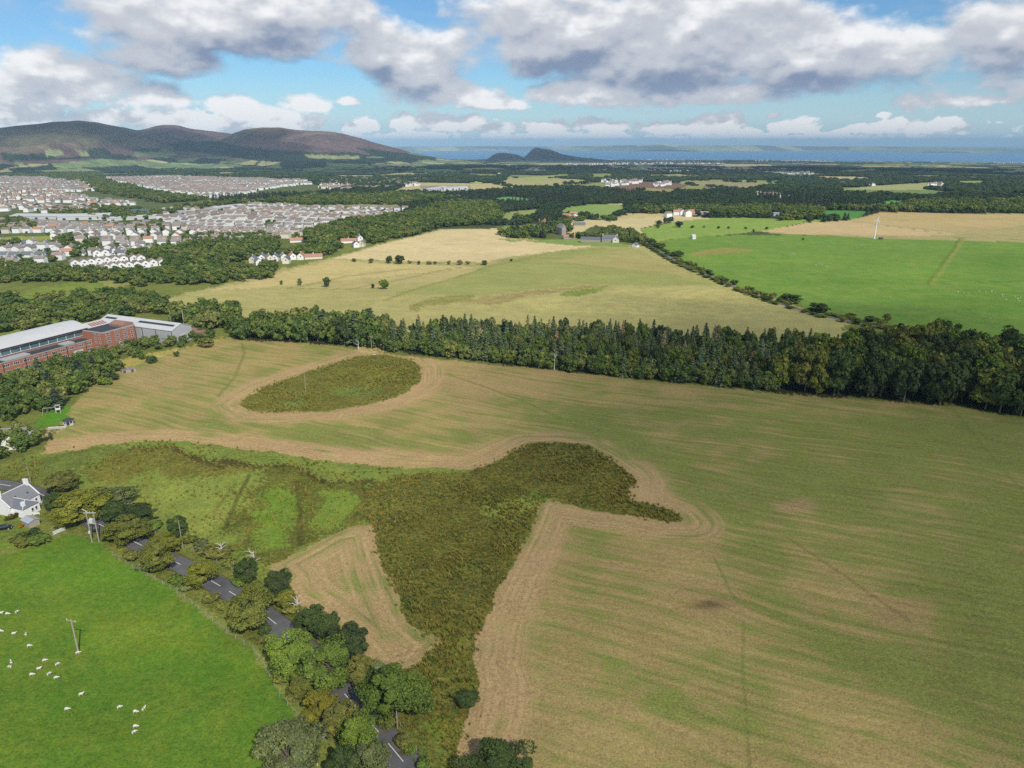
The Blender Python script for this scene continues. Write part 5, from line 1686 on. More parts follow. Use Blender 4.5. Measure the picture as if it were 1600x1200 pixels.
def window_part(parent, loc, rz, w, h, panes=1, name='window'):
    """a framed opening standing 3 cm proud, panes as sub-parts"""
    key = (round(w, 2), round(h, 2), panes)
    if key not in WIN:
        fr = MB(); t = .09
        fr.box((0, -.03, h / 2 - t / 2), (w, .10, t)).box((0, -.03, -h / 2 + t / 2), (w + .16, .16, t))
        xs = np.linspace(-w / 2, w / 2, panes + 1)
        for i, x_ in enumerate(xs):
            fr.box((x_ + (t / 2 if i == 0 else -t / 2 if i == panes else 0), -.03, 0), (t, .10, h - 2 * t))
        pw = w / panes - t
        pn = MB().box((0, -.012, 0), (pw, .02, h - 2 * t))
        WIN[key] = (fr.mesh(name, FRAME), pn.mesh('pane', GLASS), [(xs[i] + xs[i + 1]) / 2 for i in range(panes)])
    fr, pn, cs = WIN[key]
    o = link(name, fr, parent, loc, (0, 0, rz))
    for c_ in cs:
        link('pane', pn, o, (c_, 0, 0))
    return o


# ------------------------------------------------------------------ town
HOUSE_KINDS = []
for (L, Wd, ea, ri, wm, rm, rn, wn) in [(10, 7.5, 5.6, 7.7, WHITE_WALL, BROWN_ROOF, 'brown', 'white'), (9, 7.5, 5.7, 7.8, WHITE_WALL, GREY_ROOF, 'grey', 'white'), (19, 7.5, 5.6, 7.6, WHITE_WALL, BROWN_ROOF, 'brown', 'long white'), (10, 7.5, 5.5, 7.5, CREAM_WALL, BROWN_ROOF, 'brown', 'cream'),
                                        (10, 7.5, 5.0, 7.4, WHITE_WALL, RED_ROOF, 'red tiled', 'white'), (18, 8, 4.8, 7.0, WHITE_WALL, GREY_ROOF, 'grey', 'long white'), (9, 8, 2.9, 5.6, WHITE_WALL, SLATE, 'slate', 'low white')]:
    HOUSE_KINDS.append((gable_walls(L, Wd, ea, ri, wm), gable_roof(L, Wd, ea, ri, rm), rn, wn, L, ri))
PLACES = ['in the near edge of the town', 'in the middle of the town', 'in the far rows of the town']


def house(k, x, y, rz, label, group, chim=True, win=0):
    w, r, rn, wn, L, ri = HOUSE_KINDS[k]
    z = float(terrain(x, y))
    t = thing('house', label, 'house', (x, y, z), rz, group)
    link('wall', w, t); rf = link('roof', r, t)
    if chim: link('chimney', CHIM, rf, (L * .28, 0, ri - .4))
    return t


TOWN = [  # polygon, row angle (deg), row spacing, house spacing, kinds
    ([(-40, 277), (60, 278), (130, 285), (152, 298), (100, 302), (-40, 292)], 8, 30, 13.5, (0, 1, 5, 1)),
    ([(-40, 293), (100, 303), (160, 316), (200, 312), (210, 322), (150, 324), (60, 318), (-40, 306)], 12, 29, 14.5, (0, 0, 2, 3)),
    ([(-40, 307), (70, 322), (150, 327), (150, 334), (60, 333), (-40, 330)], 14, 28, 15, (0, 2, 3, 2)),
    ([(165, 277), (300, 277), (470, 282), (490, 288), (400, 300), (330, 312), (240, 298), (185, 285)], -6, 30, 14, (1, 0, 1, 2, 5)),
    ([(252, 333), (330, 327), (400, 322), (560, 325), (636, 328), (630, 336), (560, 352), (500, 364), (440, 376), (400, 383), (340, 378), (300, 364), (250, 347)], -10, 29, 14.5, (0, 0, 1, 1, 2, 3)),
    ([(-40, 345), (40, 352), (150, 352), (300, 356), (430, 374), (370, 380), (290, 386), (200, 390), (84, 376), (80, 368), (-40, 370)], 4, 29, 14, (3, 0, 5, 1, 2)),
    ([(-40, 382), (80, 380), (120, 388), (200, 392), (290, 388), (285, 396), (200, 402), (120, 402), (80, 412), (-40, 424)], -4, 24, 13, (1, 6, 0, 6, 5)),
    ([(500, 283), (560, 280), (620, 280), (660, 290), (600, 296), (540, 300), (500, 294)], -4, 30, 15, (1, 0, 3)),
]
cand = []
r_ = random.Random(12)
for ti, (poly, ang, rs, hs, kinds) in enumerate(TOWN):
    P = [at(*p) for p in poly]
    xs, ys = [p.x for p in P], [p.y for p in P]
    cx, cy = sum(xs) / len(xs), sum(ys) / len(ys)
    R_ = max(max(xs) - min(xs), max(ys) - min(ys))
    th = rad(ang); e1 = Vector((math.cos(th), math.sin(th))); e2 = Vector((-e1.y, e1.x))
    row = -R_
    while row < R_:
        s = -R_ + r_.uniform(0, hs)
        k_row = r_.choice(kinds)
        across = r_.random() < .38
        while s < R_:
            bend = 14 * math.sin(s / 90.0 + ti)
            q = Vector((cx, cy)) + e1 * s + e2 * (row + bend)
            if in_poly(np.array([q.x]), np.array([q.y]), [(p.x, p.y) for p in P])[0] and r_.random() < .86:
                k = k_row if r_.random() < .75 else r_.choice((0, 1, 1, 3, 4))
                cand.append((math.hypot(q.x, q.y), q.x, q.y, th + .16 * math.cos(s / 90.0 + ti) + (math.pi / 2 if across else 0) + r_.uniform(-.05, .05), k, ti))
            s += hs + (8 if k_row in (2, 5) else 0) + r_.uniform(-1.0, 1.5)
        row += rs * r_.uniform(.85, 1.1)
# large sheds stand inside the town: keep their ground free
SHEDS = [(28, 340, 110, 341, 26, 6, METAL_WHITE, 'long white warehouse with a low roof at the outer end of the white sheds', 34), (95, 342, 175, 342, 40, 7, METAL_WHITE, 'widest pale factory shed in the middle of the town', 40),
         (165, 344, 252, 340, 24, 6, METAL_WHITE, 'long narrow white roofed shed beside the widest pale shed', 22), (205, 333, 236, 333, 18, 7, BLUE_SHEET, 'blue walled warehouse behind the white sheds', 16), (328, 329, 376, 324, 30, 7, METAL_WHITE, 'white roofed warehouse by the valley trees in the upper town', 26),
         (277, 335, 300, 333, 18, 6, METAL_GREY, 'small grey shed with pale roof left of the upper white warehouse', 18), (308, 333, 324, 332, 14, 6, BLUE_SHEET, 'small bright blue shed beside the upper white warehouse', 12), (255, 330, 300, 328, 16, 6, METAL_WHITE, 'narrow white shed above the small grey one', 14),
         (666, 300, 694, 296, 30, 9, METAL_WHITE, 'white works building among the woods beyond the town', 26), (690, 298, 728, 295, 24, 9, METAL_WHITE, 'second white works building next to the wood beyond the town', 20), (1322 - 115, 337, 1228 - 0, 337, 12, 6, METAL_GREY, 'pale grey barn in front of the wood beyond the pasture', 10),
         (630, 334, 640, 333, 14, 6, CREAM_WALL, 'cream hall standing alone at the wooded end of the town', 12)]
blocked = []
for x0, y0, x1, y1, dep, hh, wm, lab, d_ in SHEDS:
    a, b = at(x0, y0), at(x1, y1)
    c = (a + b) / 2; L = (b - a).length; rz = math.atan2(b.y - a.y, b.x - a.x)
    t = thing('warehouse', lab, 'warehouse', (c.x, c.y, float(terrain(c.x, c.y))), rz)
    w = link('wall', gable_walls(L, d_, hh * .75, hh * .75 + d_ * .06, wm), t)
    rm = METAL_WHITE if wm is not BLUE_SHEET else BLUE_SHEET
    rf = link('roof', gable_roof(L, d_, hh * .75, hh * .75 + d_ * .06, rm if wm is not METAL_GREY else METAL_GREY, over=.4), t)
    mb = MB()
    for i in range(max(2, int(L / 14))):
        mb.box(((i + .5) * L / max(2, int(L / 14)) - L / 2, -d_ / 2 - .04, hh * .22), (4.2, .1, hh * .44))
    mb.obj('loading_door', GLASS, t)
    blocked.append((c.x, c.y, L * .55 + 5, d_ * .7 + 5, rz))
def is_blocked(x, y):
    for cx, cy, hl, hw, rz in blocked:
        dx, dy = x - cx, y - cy
        if abs(dx * math.cos(rz) + dy * math.sin(rz)) < hl and abs(-dx * math.sin(rz) + dy * math.cos(rz)) < hw: return True
    return False
cand = [q for q in cand if not is_blocked(q[1], q[2])]
cand.sort(key=lambda q: q[0])
DISTRICT = ['bright upper rows', 'brown roofed rows', 'terraces above the sheds', 'rows under the hills', 'dense quarter', 'shed quarter', 'nearest streets', 'far wooded end']
N_IND = 225
tp, tr, ts, tw_ = [], [], [], []
ind = [q for q in cand if -10 < topx(q[1], q[2], 0.0)[0] < 1610][:N_IND]
ind_ids = set(id(q) for q in ind)
hname = {}
for ti in range(len(TOWN)):
    mem = [q for q in ind if q[5] == ti]
    if not mem: continue
    for q, (r_i, k_i) in zip(mem, rank([(q[1], q[2]) for q in mem], 24.0)):
        hname[id(q)] = '%s house with %s roof, %s row, %s along it, %s' % (HOUSE_KINDS[q[4]][3], HOUSE_KINDS[q[4]][2], 'front' if r_i == 1 else ordinal(r_i), ordinal(k_i), DISTRICT[ti])
for q in cand:
    d_, x, y, rz, k, ti = q
    if id(q) in ind_ids:
        house(k, x, y, rz, hname[id(q)], 'houses of the town', chim=d_ < 1000)
    else:
        tp.append((x, y, float(terrain(x, y)))); tr.append(rz); s_ = r_.uniform(.9, 1.15); ts.append((s_, s_, s_)); tw_.append(k)
HOUSE_PROTO = [proto('far_house', joined('far_house', [hk[0], hk[1]])) for hk in HOUSE_KINDS]
for poly, n_, kk in [([(1000, 262), (1275, 266), (1270, 273), (1010, 268)], 300, (1, 0, 5)), ([(885, 256), (960, 256), (960, 268), (895, 267)], 170, (0, 4, 1)), ([(940, 283), (1005, 279), (1012, 286), (945, 293)], 70, (1, 1, 0)), ([(955, 250), (1130, 249), (1130, 256), (960, 257)], 260, (1, 0)),
                     ([(1540, 250), (1640, 248), (1640, 255), (1550, 256)], 120, (1, 0)), ([(1180, 250), (1290, 250), (1290, 254), (1180, 255)], 100, (1, 5)), ([(1020, 288), (1050, 285), (1052, 290), (1024, 292)], 16, (1,)), ([(750, 268), (860, 262), (860, 268), (760, 274)], 26, (1, 2)), ([(560, 258), (640, 255), (640, 262), (560, 264)], 14, (1, 2)),
                     ([(660, 234), (800, 234), (800, 238), (660, 238)], 60, (1, 0)), ([(1315, 288), (1360, 286), (1365, 291), (1330, 292)], 8, (1, 5)), ([(880, 340), (900, 338), (905, 343), (885, 345)], 6, (4, 0)), ([(1040, 335), (1080, 333), (1085, 338), (1045, 340)], 8, (4, 0, 1)), ([(1450, 289), (1480, 287), (1480, 290), (1455, 291)], 8, (1, 2)), ([(1215, 308), (1235, 306), (1235, 310), (1215, 311)], 3, (1,)), ([(1170, 304), (1260, 302), (1260, 308), (1170, 308)], 5, (1, 2))]:
    xs = [p[0] for p in poly]; ys = [p[1] for p in poly]
    for _ in range(n_):
        for _t in range(20):
            qx, qy = r_.uniform(min(xs), max(xs)), r_.uniform(min(ys), max(ys))
            if in_poly(np.array([qx]), np.array([qy]), poly)[0]: break
        p = at(qx, qy)
        s_ = r_.uniform(.9, 1.3)
        tp.append(tuple(p)); tr.append(r_.uniform(-.3, .3) + (1.57 if r_.random() < .3 else 0)); ts.append((s_, s_, s_)); tw_.append(r_.choice(kk))
o = scatter('far_houses', tp, tr, ts, HOUSE_PROTO, tw_)
tag(o, 'far houses of the town and of the villages on the plain', 'houses', kind='stuff')
print('houses stuff', len(tp), 'cand', len(cand))

# trees in the gardens of the town
gp, gr, gs, gw = [], [], [], []
for (d_, x, y, rz, k, ti) in cand:
    for _g in range(r_.choice((0, 1, 1, 2))):
        a = r_.uniform(0, 6.28); q = (x + 10.5 * math.cos(a), y + 10.5 * math.sin(a)); h = r_.uniform(2.5, 6.5)
        gp.append((q[0], q[1], float(terrain(*q)))); gr.append(a); gs.append((h / 9, h / 9, h / 10)); gw.append(r_.randrange(3))
tag(scatter('garden_trees', gp, gr, gs, PB, gw), 'small garden trees between the houses of the town', 'trees', kind='stuff')

# the white gabled houses in three rows at the town's near edge
GABLE_W = gable_walls(10.5, 7.4, 4.6, 6.9, WHITE_WALL); GABLE_R = gable_roof(10.5, 7.4, 4.6, 6.9, BROWN_ROOF)
ROWS = [('upper', [(151, 400), (164, 399), (178, 397), (191, 396)]), ('middle', [(117, 416), (131, 415), (142, 414), (154, 412), (167, 411), (180, 410), (193, 409), (209, 408), (220, 408)]), ('lowest', [(166, 423), (177, 421), (189, 420), (201, 419), (214, 418), (227, 417), (239, 415), (254, 414)])]
ORD = ['first', 'second', 'third', 'fourth', 'fifth', 'sixth', 'seventh', 'eighth', 'ninth', 'tenth', 'eleventh', 'twelfth']
for rname, row in ROWS:
    for i, (cx, cy) in enumerate(row):
        p = at(cx, cy)
        face = math.atan2(-p.y, -p.x) + .12
        t = thing('house', '%s white gabled house of the %s row above the valley, counted from the road end' % (ORD[i], rname), 'house', p, face, 'white gabled houses above the valley')
        link('wall', GABLE_W, t); link('roof', GABLE_R, t)
        window_part(t, (5.25, 0.3, 3.6), math.pi / 2, 1.9, 1.3)
        window_part(t, (5.25, -1.2, 1.3), math.pi / 2, 1.6, 1.3)
# newer houses below the wood by the golden field
NEW = [(396, 410, 'SLATE', 'end house with slate roof at the woodland corner of the new close'), (404, 414, 'SLATE', 'front house with slate roof and white gable in the new close'), (411, 407, 'SLATE', 'white gabled house with slate roof third in the new close'), (421, 408, 'GREY', 'narrow white gabled house in the middle of the new close'), (431, 407, 'SLATE', 'blue slate roofed white house beside the narrow gabled one'),
       (443, 406, 'GREY', 'pale house between the slate and the red roofed houses of the new close'), (448, 411, 'SLATE', 'low dark roofed garage house at the front of the new close'), (457, 405, 'RED', 'cream house with red roof in the new close'), (471, 405, 'RED', 'small red roofed white house before the long red roof'), (490, 404, 'RED2', 'long low red roofed house at the golden field end of the close'),
       (545, 379, 'RED2', 'red roofed house behind the dark roofed pair by the valley road'), (556, 386, 'SLATE', 'dark slate roofed white house by the valley road'), (566, 385, 'GREY', 'white gabled house next to the slate one by the valley road'), (562, 376, 'GREY', 'pale grey roofed house between the red roofed ones by the valley road'), (580, 363, 'RED', 'red roofed white house highest by the valley wood'), (588, 361, 'RED', 'second red roofed house highest by the valley wood'), (465, 378, 'RED2', 'orange roofed low house among trees under the dense quarter')]
for i, (cx, cy, rk, lab) in enumerate(NEW):
    p = at(cx, cy)
    rm = {'SLATE': SLATE, 'GREY': GREY_ROOF, 'RED': RED_ROOF, 'RED2': RED_ROOF}[rk]
    L, Wd = (17, 7) if rk == 'RED2' else (8.5, 6.2)
    rz = (math.atan2(-p.y, -p.x) + (0.2 if i % 2 else -.25)) if rk != 'RED2' else math.atan2(-p.y, -p.x) + 1.6
    t = thing('house', lab, 'house', p, rz, 'newer houses by the valley')
    ea, ri = (4.2, 6.8) if rk != 'RED2' else (2.6, 4.9)
    link('wall', gable_walls(L, Wd, ea, ri, WHITE_WALL if i % 3 else CREAM_WALL), t)
    rf = link('roof', gable_roof(L, Wd, ea, ri, rm), t)
    link('chimney', CHIM, rf, (0, 0, ri - .4))
    window_part(t, (L / 2, .4, 3.5 if ea > 4 else 1.6), math.pi / 2, 1.4, 1.2)

# ------------------------------------------------------------------ the brick factory
def factory():
    ang = rad(67)
    ox, oy = -231.2, 381.7
    z = float(terrain(ox, oy))
    t = thing('brick_factory', 'long red brick factory with white roofed hall and four storey block above the stubble field', 'factory', (ox, oy, z), ang)
    # office range, two storeys, flat felt roof behind a parapet
    X0 = -78.0
    mb = MB(); mb.box((X0 / 2 + .1, 4, 2.9), (-X0 + .2, 8, 6.8)); mb.obj('office_range', BRICK, t)
    mb = MB(); mb.box((X0 / 2, 4.1, 6.36), (-X0 - .6, 7.5, .12)); mb.obj('flat_roof', FELT, t)
    mb = MB(); mb.box((X0 / 2, .12, 6.45), (-X0, .3, .3)); mb.obj('parapet', CONCRETE, t)
    for i in range(6):
        MB().box((-4 - i * 11.2, -.1, 3.0), (.32, .22, 6.6)).obj('downpipe', PIPE, t)
    for zc, h in ((4.75, 1.35), (1.4, 1.5)):
        band = MB().box((X0 / 2, -.02, zc - h / 2 - .16), (-X0, .06, .16)).obj('sill_course', CONCRETE, t)
        for i in range(13):
            x = -2.2 - i * 5.0
            if zc < 2 and i in (1, 2): continue
            window_part(t, (x, 0, zc), 0, 3.0, h, 3)
    MB().box((-9, -.05, 1.4), (5.5, .12, 2.6)).obj('entrance', METAL_WHITE, t)
    for x, w in ((-40, 13), (-12, 6)):
        g = MB(); g.box((x, 4.2, 6.75), (w, 5, .7)); g.obj('roof_light', METAL_GREY, t)
    # main hall: low curved white roof, band of glazing under the eaves
    hall = MB(); hall.box((X0 / 2 + 1.5, 18, 5.4), (-X0 + 3, 20, 12.0)); hall.obj('main_hall', BRICK_DARK, t)
    MB().box((X0 / 2 + 1, 7.92, 9.1), (-X0 - 1, .16, 2.7)).obj('glazed_band', BAND_GLASS, t)
    mul = MB()
    for i in range(16):
        mul.box((X0 + 4 + i * 5.0, 7.8, 9.1), (.22, .16, 2.9))
    mul.box((X0 / 2 + 1, 7.78, 10.5), (-X0 - 1, .2, .2)); mul.box((X0 / 2 + 1, 7.78, 7.7), (-X0 - 1, .2, .2))
    mul.obj('glazing_bars', FRAME, t)
    v, f = [], []
    n = 12
    for x in (X0 - 1, 4.0):
        for i in range(n + 1):
            u = -1 + 2 * i / n
            v.append((x, 18 + u * 11.2, 11.45 + 3.2 * (1 - abs(u) ** 1.7)))
    f = [(i, i + 1, n + 2 + i, n + 1 + i) for i in range(n)] + [tuple(range(n + 1))[::-1], tuple(range(n + 1, 2 * n + 2))]
    rf = link('curved_roof', new_mesh('curved_roof', v, f, (METAL_WHITE,)), t)
    MB().box((X0 / 2 + 1.5, 18, 14.75), (-X0 - 4, 1.6, .5)).obj('ridge_vent', METAL_WHITE, rf)
    MB().box((X0 / 2 + 1.5, 6.7, 11.35), (-X0 + 4, .5, .35)).obj('gutter', PIPE, t)
    # four storey block
    tw = MB(); tw.box((10.7, -.2, 4.8), (20.6, 16.4, 11.6)); tw.obj('tower_block', BRICK, t)
    MB().box((10.2, .2, 10.66), (19, 15, .14)).obj('flat_roof', FELT, t)
    pp = MB()
    pp.box((10.7, -8.3, 10.75), (20.7, .35, .5)); pp.box((.5, -.2, 10.75), (.35, 16.3, .5)); pp.box((20.9, -.2, 10.75), (.3, 16.3, .5))
    pp.obj('parapet', CONCRETE, t)
    st = MB()
    n = 8
    prof = [(13.5 + 7.3 * i / n, 10.6 + 1.6 + 1.1 * math.sin(math.pi * i / n)) for i in range(n + 1)]
    vs = [(x, -8.3, z_) for x, z_ in prof] + [(20.8, -8.3, 10.6), (13.5, -8.3, 10.6)]
    m_ = len(vs); vs += [(x, 2.0, z_) for x, _, z_ in vs]
    st.add(vs, [tuple(range(m_)), tuple(range(m_, 2 * m_))[::-1]] + [(i, m_ + i, m_ + (i + 1) % m_, (i + 1) % m_) for i in range(m_)])
    st.obj('stair_head', BRICK_DARK, t)
    for zc in (2.0, 5.0, 7.3, 9.6):
        for x in (3.6, 9.4, 14.6, 18.6):
            if zc == 2.0 and x > 9: continue
            window_part(t, (x, -8.4, zc), 0, 2.6 if x < 18 else 1.4, 1.2, 3 if x < 18 else 1)
        for y in (-5.6, -2.4):
            window_part(t, (.4, y, zc), -math.pi / 2, 1.2, 1.2, 1)
    MB().box((11.5, -8.45, 1.9), (4.2, .14, 3.4)).obj('loading_door', METAL_GREY, t)
    MB().box((20.95, -8.5, 4.8), (.3, .3, 11)).obj('downpipe', PIPE, t)
    # two pitched roofs behind the block
    for x0, x1, y0, y1, ea, rd in ((4.2, 21, 8.1, 20, 10.4, 12.4),):
        w = gable_walls(x1 - x0, y1 - y0, ea, rd, BRICK_DARK, 'rear_hall'); link('rear_hall', w, t, ((x0 + x1) / 2, (y0 + y1) / 2, 0))
        r = link('pitched_roof', gable_roof(x1 - x0, y1 - y0, ea, rd, METAL_WHITE, .3, .15, 'pitched_roof'), t, ((x0 + x1) / 2, (y0 + y1) / 2, 0))
        for i in range(6):
            a_ = math.atan2(rd - ea, (y1 - y0) / 2)
            o = MB().box((0, 0, 0), (1.1, 3.6, .08)).obj('rusty_panel', plain('rusty_sheeting', (.35, .15, .10), .9, .3, 1.0) if i == 0 else bpy.data.materials['rusty_sheeting'], r, loc=(-4 + i * 1.7, -3.1, (ea + rd) / 2 + .17), rot=(a_, 0, 0))
    return t


factory()


def grey_shed():
    ang = rad(67)
    ox, oy = -231.2, 381.7
    ca, sa = math.cos(ang), math.sin(ang)
    lx, ly = 30.5, -5.0
    x, y = ox + lx * ca - ly * sa, oy + lx * sa + ly * ca
    t = thing('steel_shed', 'long grey steel shed with dark strip of roof lights joined to the brick block', 'shed', (x, y, float(terrain(x, y))), ang - math.pi / 2)
    L, Wd, ea, rd = 58, 14, 8.2, 11.0
    link('wall', gable_walls(L, Wd, ea, rd, METAL_GREY), t)
    rf = link('roof', gable_roof(L, Wd, ea, rd, METAL_WHITE, .3), t)
    a_ = math.atan2(rd - ea, Wd / 2)
    for i in range(9):
        MB().box((0, 0, 0), (2.9, 1.7, .08)).obj('roof_light', GLASS, rf, loc=(1.0 + i * 3.05, -3.0, ea + (rd - ea) * (1 - 3.0 / 7) + .13), rot=(a_, 0, 0))
    for i in range(3):
        MB().box((0, 0, 0), (2.9, 1.7, .08)).obj('roof_light', GLASS, rf, loc=(-26.0 + i * 3.05, -3.0, ea + (rd - ea) * (1 - 3.0 / 7) + .13), rot=(a_, 0, 0))
    for x_ in (-28.7, -10, 6, 16.5, 28.7):
        MB().box((x_, -Wd / 2 - .1, ea / 2), (.3, .2, ea)).obj('downpipe', PIPE, t)
    d = MB().box((L / 2 + .06, 0, 2.4), (.14, 4.6, 4.8)).obj('roller_door', METAL_WHITE, t)
    lean = MB().box((L / 2 - 2, 11.5, 1.6), (12, 8, 5.2)).obj('lean_to', BRICK_DARK, t)
    return t


grey_shed()


# ------------------------------------------------------------------ white cottage by the road
def cottage():
    c = Vector((-157.6, 203.6, 0)); c.z = float(terrain(c.x, c.y))
    ang = rad(72)
    t = thing('cottage', 'white roadside cottage with slate roofs, white chimneys and skews', 'cottage', c, ang)
    L, Wd, ea, rd = 10.0, 8.6, 3.0, 6.2
    link('wall', gable_walls(L, Wd, ea, rd, WHITE_WALL), t)
    rf = link('roof', gable_roof(L, Wd, ea, rd, plain('cottage_slate', (.20, .20, .205), .6, .14, 1.6), .12, .16), t)
    MB().box((0, 0, rd + .12), (L, .28, .16)).obj('ridge_tiles', FRAME, rf)
    k = math.atan2(rd - ea, Wd / 2)
    for sx in (-1, 1):
        for sy in (-1, 1):
            o = MB().box((0, 0, 0), (.34, Wd / 2 / math.cos(k) + .3, .22)).obj('skew', FRAME, rf, loc=(sx * L / 2, sy * Wd / 4, (ea + rd) / 2 + .16), rot=(-sy * k, 0, 0))
        ch = MB().box((0, 0, .5), (.75, 1.5, 2.0)).box((0, 0, 1.55), (.9, 1.65, .16)).obj('chimney', WHITE_WALL, t, loc=(sx * (L / 2 - .4), 0, rd))
        for yy in (-.4, .4):
            MB().tube([(0, yy, 1.6), (0, yy, 2.0)], [.16, .13], 8).obj('chimney_pot', RED_ROOF, ch)
    for x_, y_ in ((-1.2, -2.2), (2.6, -2.6)):
        MB().box((0, 0, 0), (.5, .7, .08)).obj('skylight', GLASS, rf, loc=(x_, y_, rd + y_ * math.tan(k) + .12), rot=(k, 0, 0))
    # front wing with hipped slate roof, towards the garden (local -y)
    wx, wl, ww = -1.6, 4.4, 5.6
    MB().box((wx, -Wd / 2 - wl / 2 + .1, 1.0), (ww, wl, 3.6)).obj('wing_wall', WHITE_WALL, t)
    y0, y1 = -Wd / 2 + 2.2, -Wd / 2 - wl - .15
    hv = [(wx - ww / 2 - .2, y1, 2.8), (wx + ww / 2 + .2, y1, 2.8), (wx + ww / 2 + .2, y0, 2.9), (wx - ww / 2 - .2, y0, 2.9), (wx, y1 + 2.2, 4.55), (wx, y0 + .6, 4.6)]
    hp = new_mesh('wing_roof', hv, [(0, 1, 4), (1, 2, 5, 4), (3, 0, 4, 5), (3, 2, 1, 0), (2, 3, 5)], (SLATE,))
    wr = link('wing_roof', hp, t)
    for a, b in ((0, 4), (1, 4), (4, 5)):
        MB().tube([Vector(hv[a]) + Vector((0, 0, .08)), Vector(hv[b]) + Vector((0, 0, .08))], [.11, .11], 5).obj('hip_tiles', FRAME, wr)
    MB().box((wx - 1.6, y1 + 1.2, 3.1), (.9, .9, 3.2)).obj('wing_chimney', WHITE_WALL, t)
    # rear wing
    link('rear_wall', gable_walls(8.0, 5.4, 3.0, 5.7, WHITE_WALL, 'rear_wall'), t, (-2.5, Wd / 2 + 3.2, 0), (0, 0, math.pi / 2))
    link('rear_roof', gable_roof(8.0, 5.4, 3.0, 5.7, SLATE, .12, .16, 'rear_roof'), t, (-2.5, Wd / 2 + 3.2, 0), (0, 0, math.pi / 2))
    MB().box((-2.5, Wd / 2 + 6.9, 6.0), (1.2, .7, 1.9)).obj('rear_chimney', WHITE_WALL, t)
    for (p, rz) in (((3.6, -Wd / 2, 1.7), 0), ((2.4, -Wd / 2, 1.7), 0), ((wx + .2, y1 + .15, 1.5), 0), ((wx + 1.5, y1 + .15, 1.5), 0), ((L / 2, 1.4, 1.7), math.pi / 2), ((L / 2, -1.6, 1.7), math.pi / 2)):
        window_part(t, p, rz, .85, 1.15, 1)
    return t


cottage()


def grey_house():
    p = at(14, 690)
    t = thing('house', 'grey roofed house with one white gable half hidden by trees beside the garden lawn', 'house', p, rad(8))
    L, Wd, ea, rd = 15, 7.5, 2.8, 5.6
    link('wall', gable_walls(L, Wd, ea, rd, WHITE_WALL), t)
    rf = link('roof', gable_roof(L, Wd, ea, rd, GREY_ROOF, .15), t)
    link('chimney', CHIM, rf, (L / 2 - 3.4, 0, rd - .3))
    link('cross_gable', gable_walls(5.5, 5.2, 2.9, 5.3, WHITE_WALL, 'cross_gable'), t, (L / 2 - 2.6, -Wd / 2 - 1.6, 0), (0, 0, math.pi / 2))
    link('cross_roof', gable_roof(5.5, 5.2, 2.9, 5.3, SLATE, .1, .16, 'cross_roof'), t, (L / 2 - 2.6, -Wd / 2 - 1.6, 0), (0, 0, math.pi / 2))
    window_part(t, (L / 2 - 2.6, -Wd / 2 - 4.35, 1.5), 0, 1.2, 1.1, 2)


grey_house()


def farm():
    p = at(953, 378)
    t = thing('farmhouse', 'white gabled farmhouse with slate roofs among dark trees at the lane end', 'farmhouse', p, rad(-12))
    for nm, L, Wd, ea, rd, loc, rz in (('', 18, 8, 4.4, 8.0, (0, 0, 0), 0), ('wing_', 12, 7, 4.2, 7.2, (7, -1, 0), math.pi / 2), ('barn_', 24, 8, 3.0, 5.0, (-22, 2, 0), 0)):
        link(nm + 'wall', gable_walls(L, Wd, ea, rd, CREAM_WALL if nm == 'wing_' else STONE, nm + 'wall'), t, loc, (0, 0, rz))
        r = link(nm + 'roof', gable_roof(L, Wd, ea, rd, SLATE, .3, .18, nm + 'roof'), t, loc, (0, 0, rz))
        if nm != 'barn_':
            link('chimney', CHIM, r, (L / 2 - .6, 0, rd - .3)); link('chimney', CHIM, r, (-L / 2 + .6, 0, rd - .3))
    window_part(t, (7, -7.0, 3.0), 0, 1.3, 1.5); window_part(t, (-3, -4, 2.4), 0, 1.3, 1.3); window_part(t, (-6, -4, 2.4), 0, 1.3, 1.3)
    p = at(877, 366)
    t = thing('tower_house', 'tall pale gabled tower house standing in the tree belt', 'house', p, rad(-60))
    link('wall', gable_walls(10, 8, 9, 13.5, STONE), t); link('roof', gable_roof(10, 8, 9, 13.5, GREY_ROOF, .2), t)
    link('stair_wing', gable_walls(6, 6, 9, 12, STONE, 'stair_wing'), t, (7, -3, 0)); link('wing_roof', gable_roof(6, 6, 9, 12, GREY_ROOF, .2, .18, 'wing_roof'), t, (7, -3, 0))
    for q, L, rm, rz, lab, nm in (((905, 353), 16, SLATE, .1, 'grey roofed cottage in the golden field behind the tower house', 'house'), ((889, 373), 14, RED_ROOF, .05, 'low red roofed hut in the green field before the tower house', 'hut'),
                                  ((993, 386), 5, SLATE, .8, 'tiny white gabled gate cottage by the lane beside the farm', 'hut'), ((1083, 373), 4, METAL_WHITE, .2, 'small white field shelter in the pasture beyond the farm', 'hut'),
                                  ((1086, 336), 14, RED_ROOF, .1, 'red roofed steading cottage in front of the far wood', 'house'), ((1100, 335), 14, GREY_ROOF, -.1, 'grey roofed steading beside the red roofed cottage', 'house'), ((912, 337), 12, SLATE, .3, 'slate roofed cottage by the trees at the head of the valley', 'house'), ((850, 347), 14, RED_ROOF, -.1, 'red roofed cottage where the belt meets the valley wood', 'house')):
        p = at(*q)
        t = thing(nm, lab, 'house' if nm == 'house' else 'hut', p, rz)
        link('wall', gable_walls(L, 6, 2.8, 5, STONE if L > 6 else WHITE_WALL), t); link('roof', gable_roof(L, 6, 2.8, 5, rm), t)


farm()


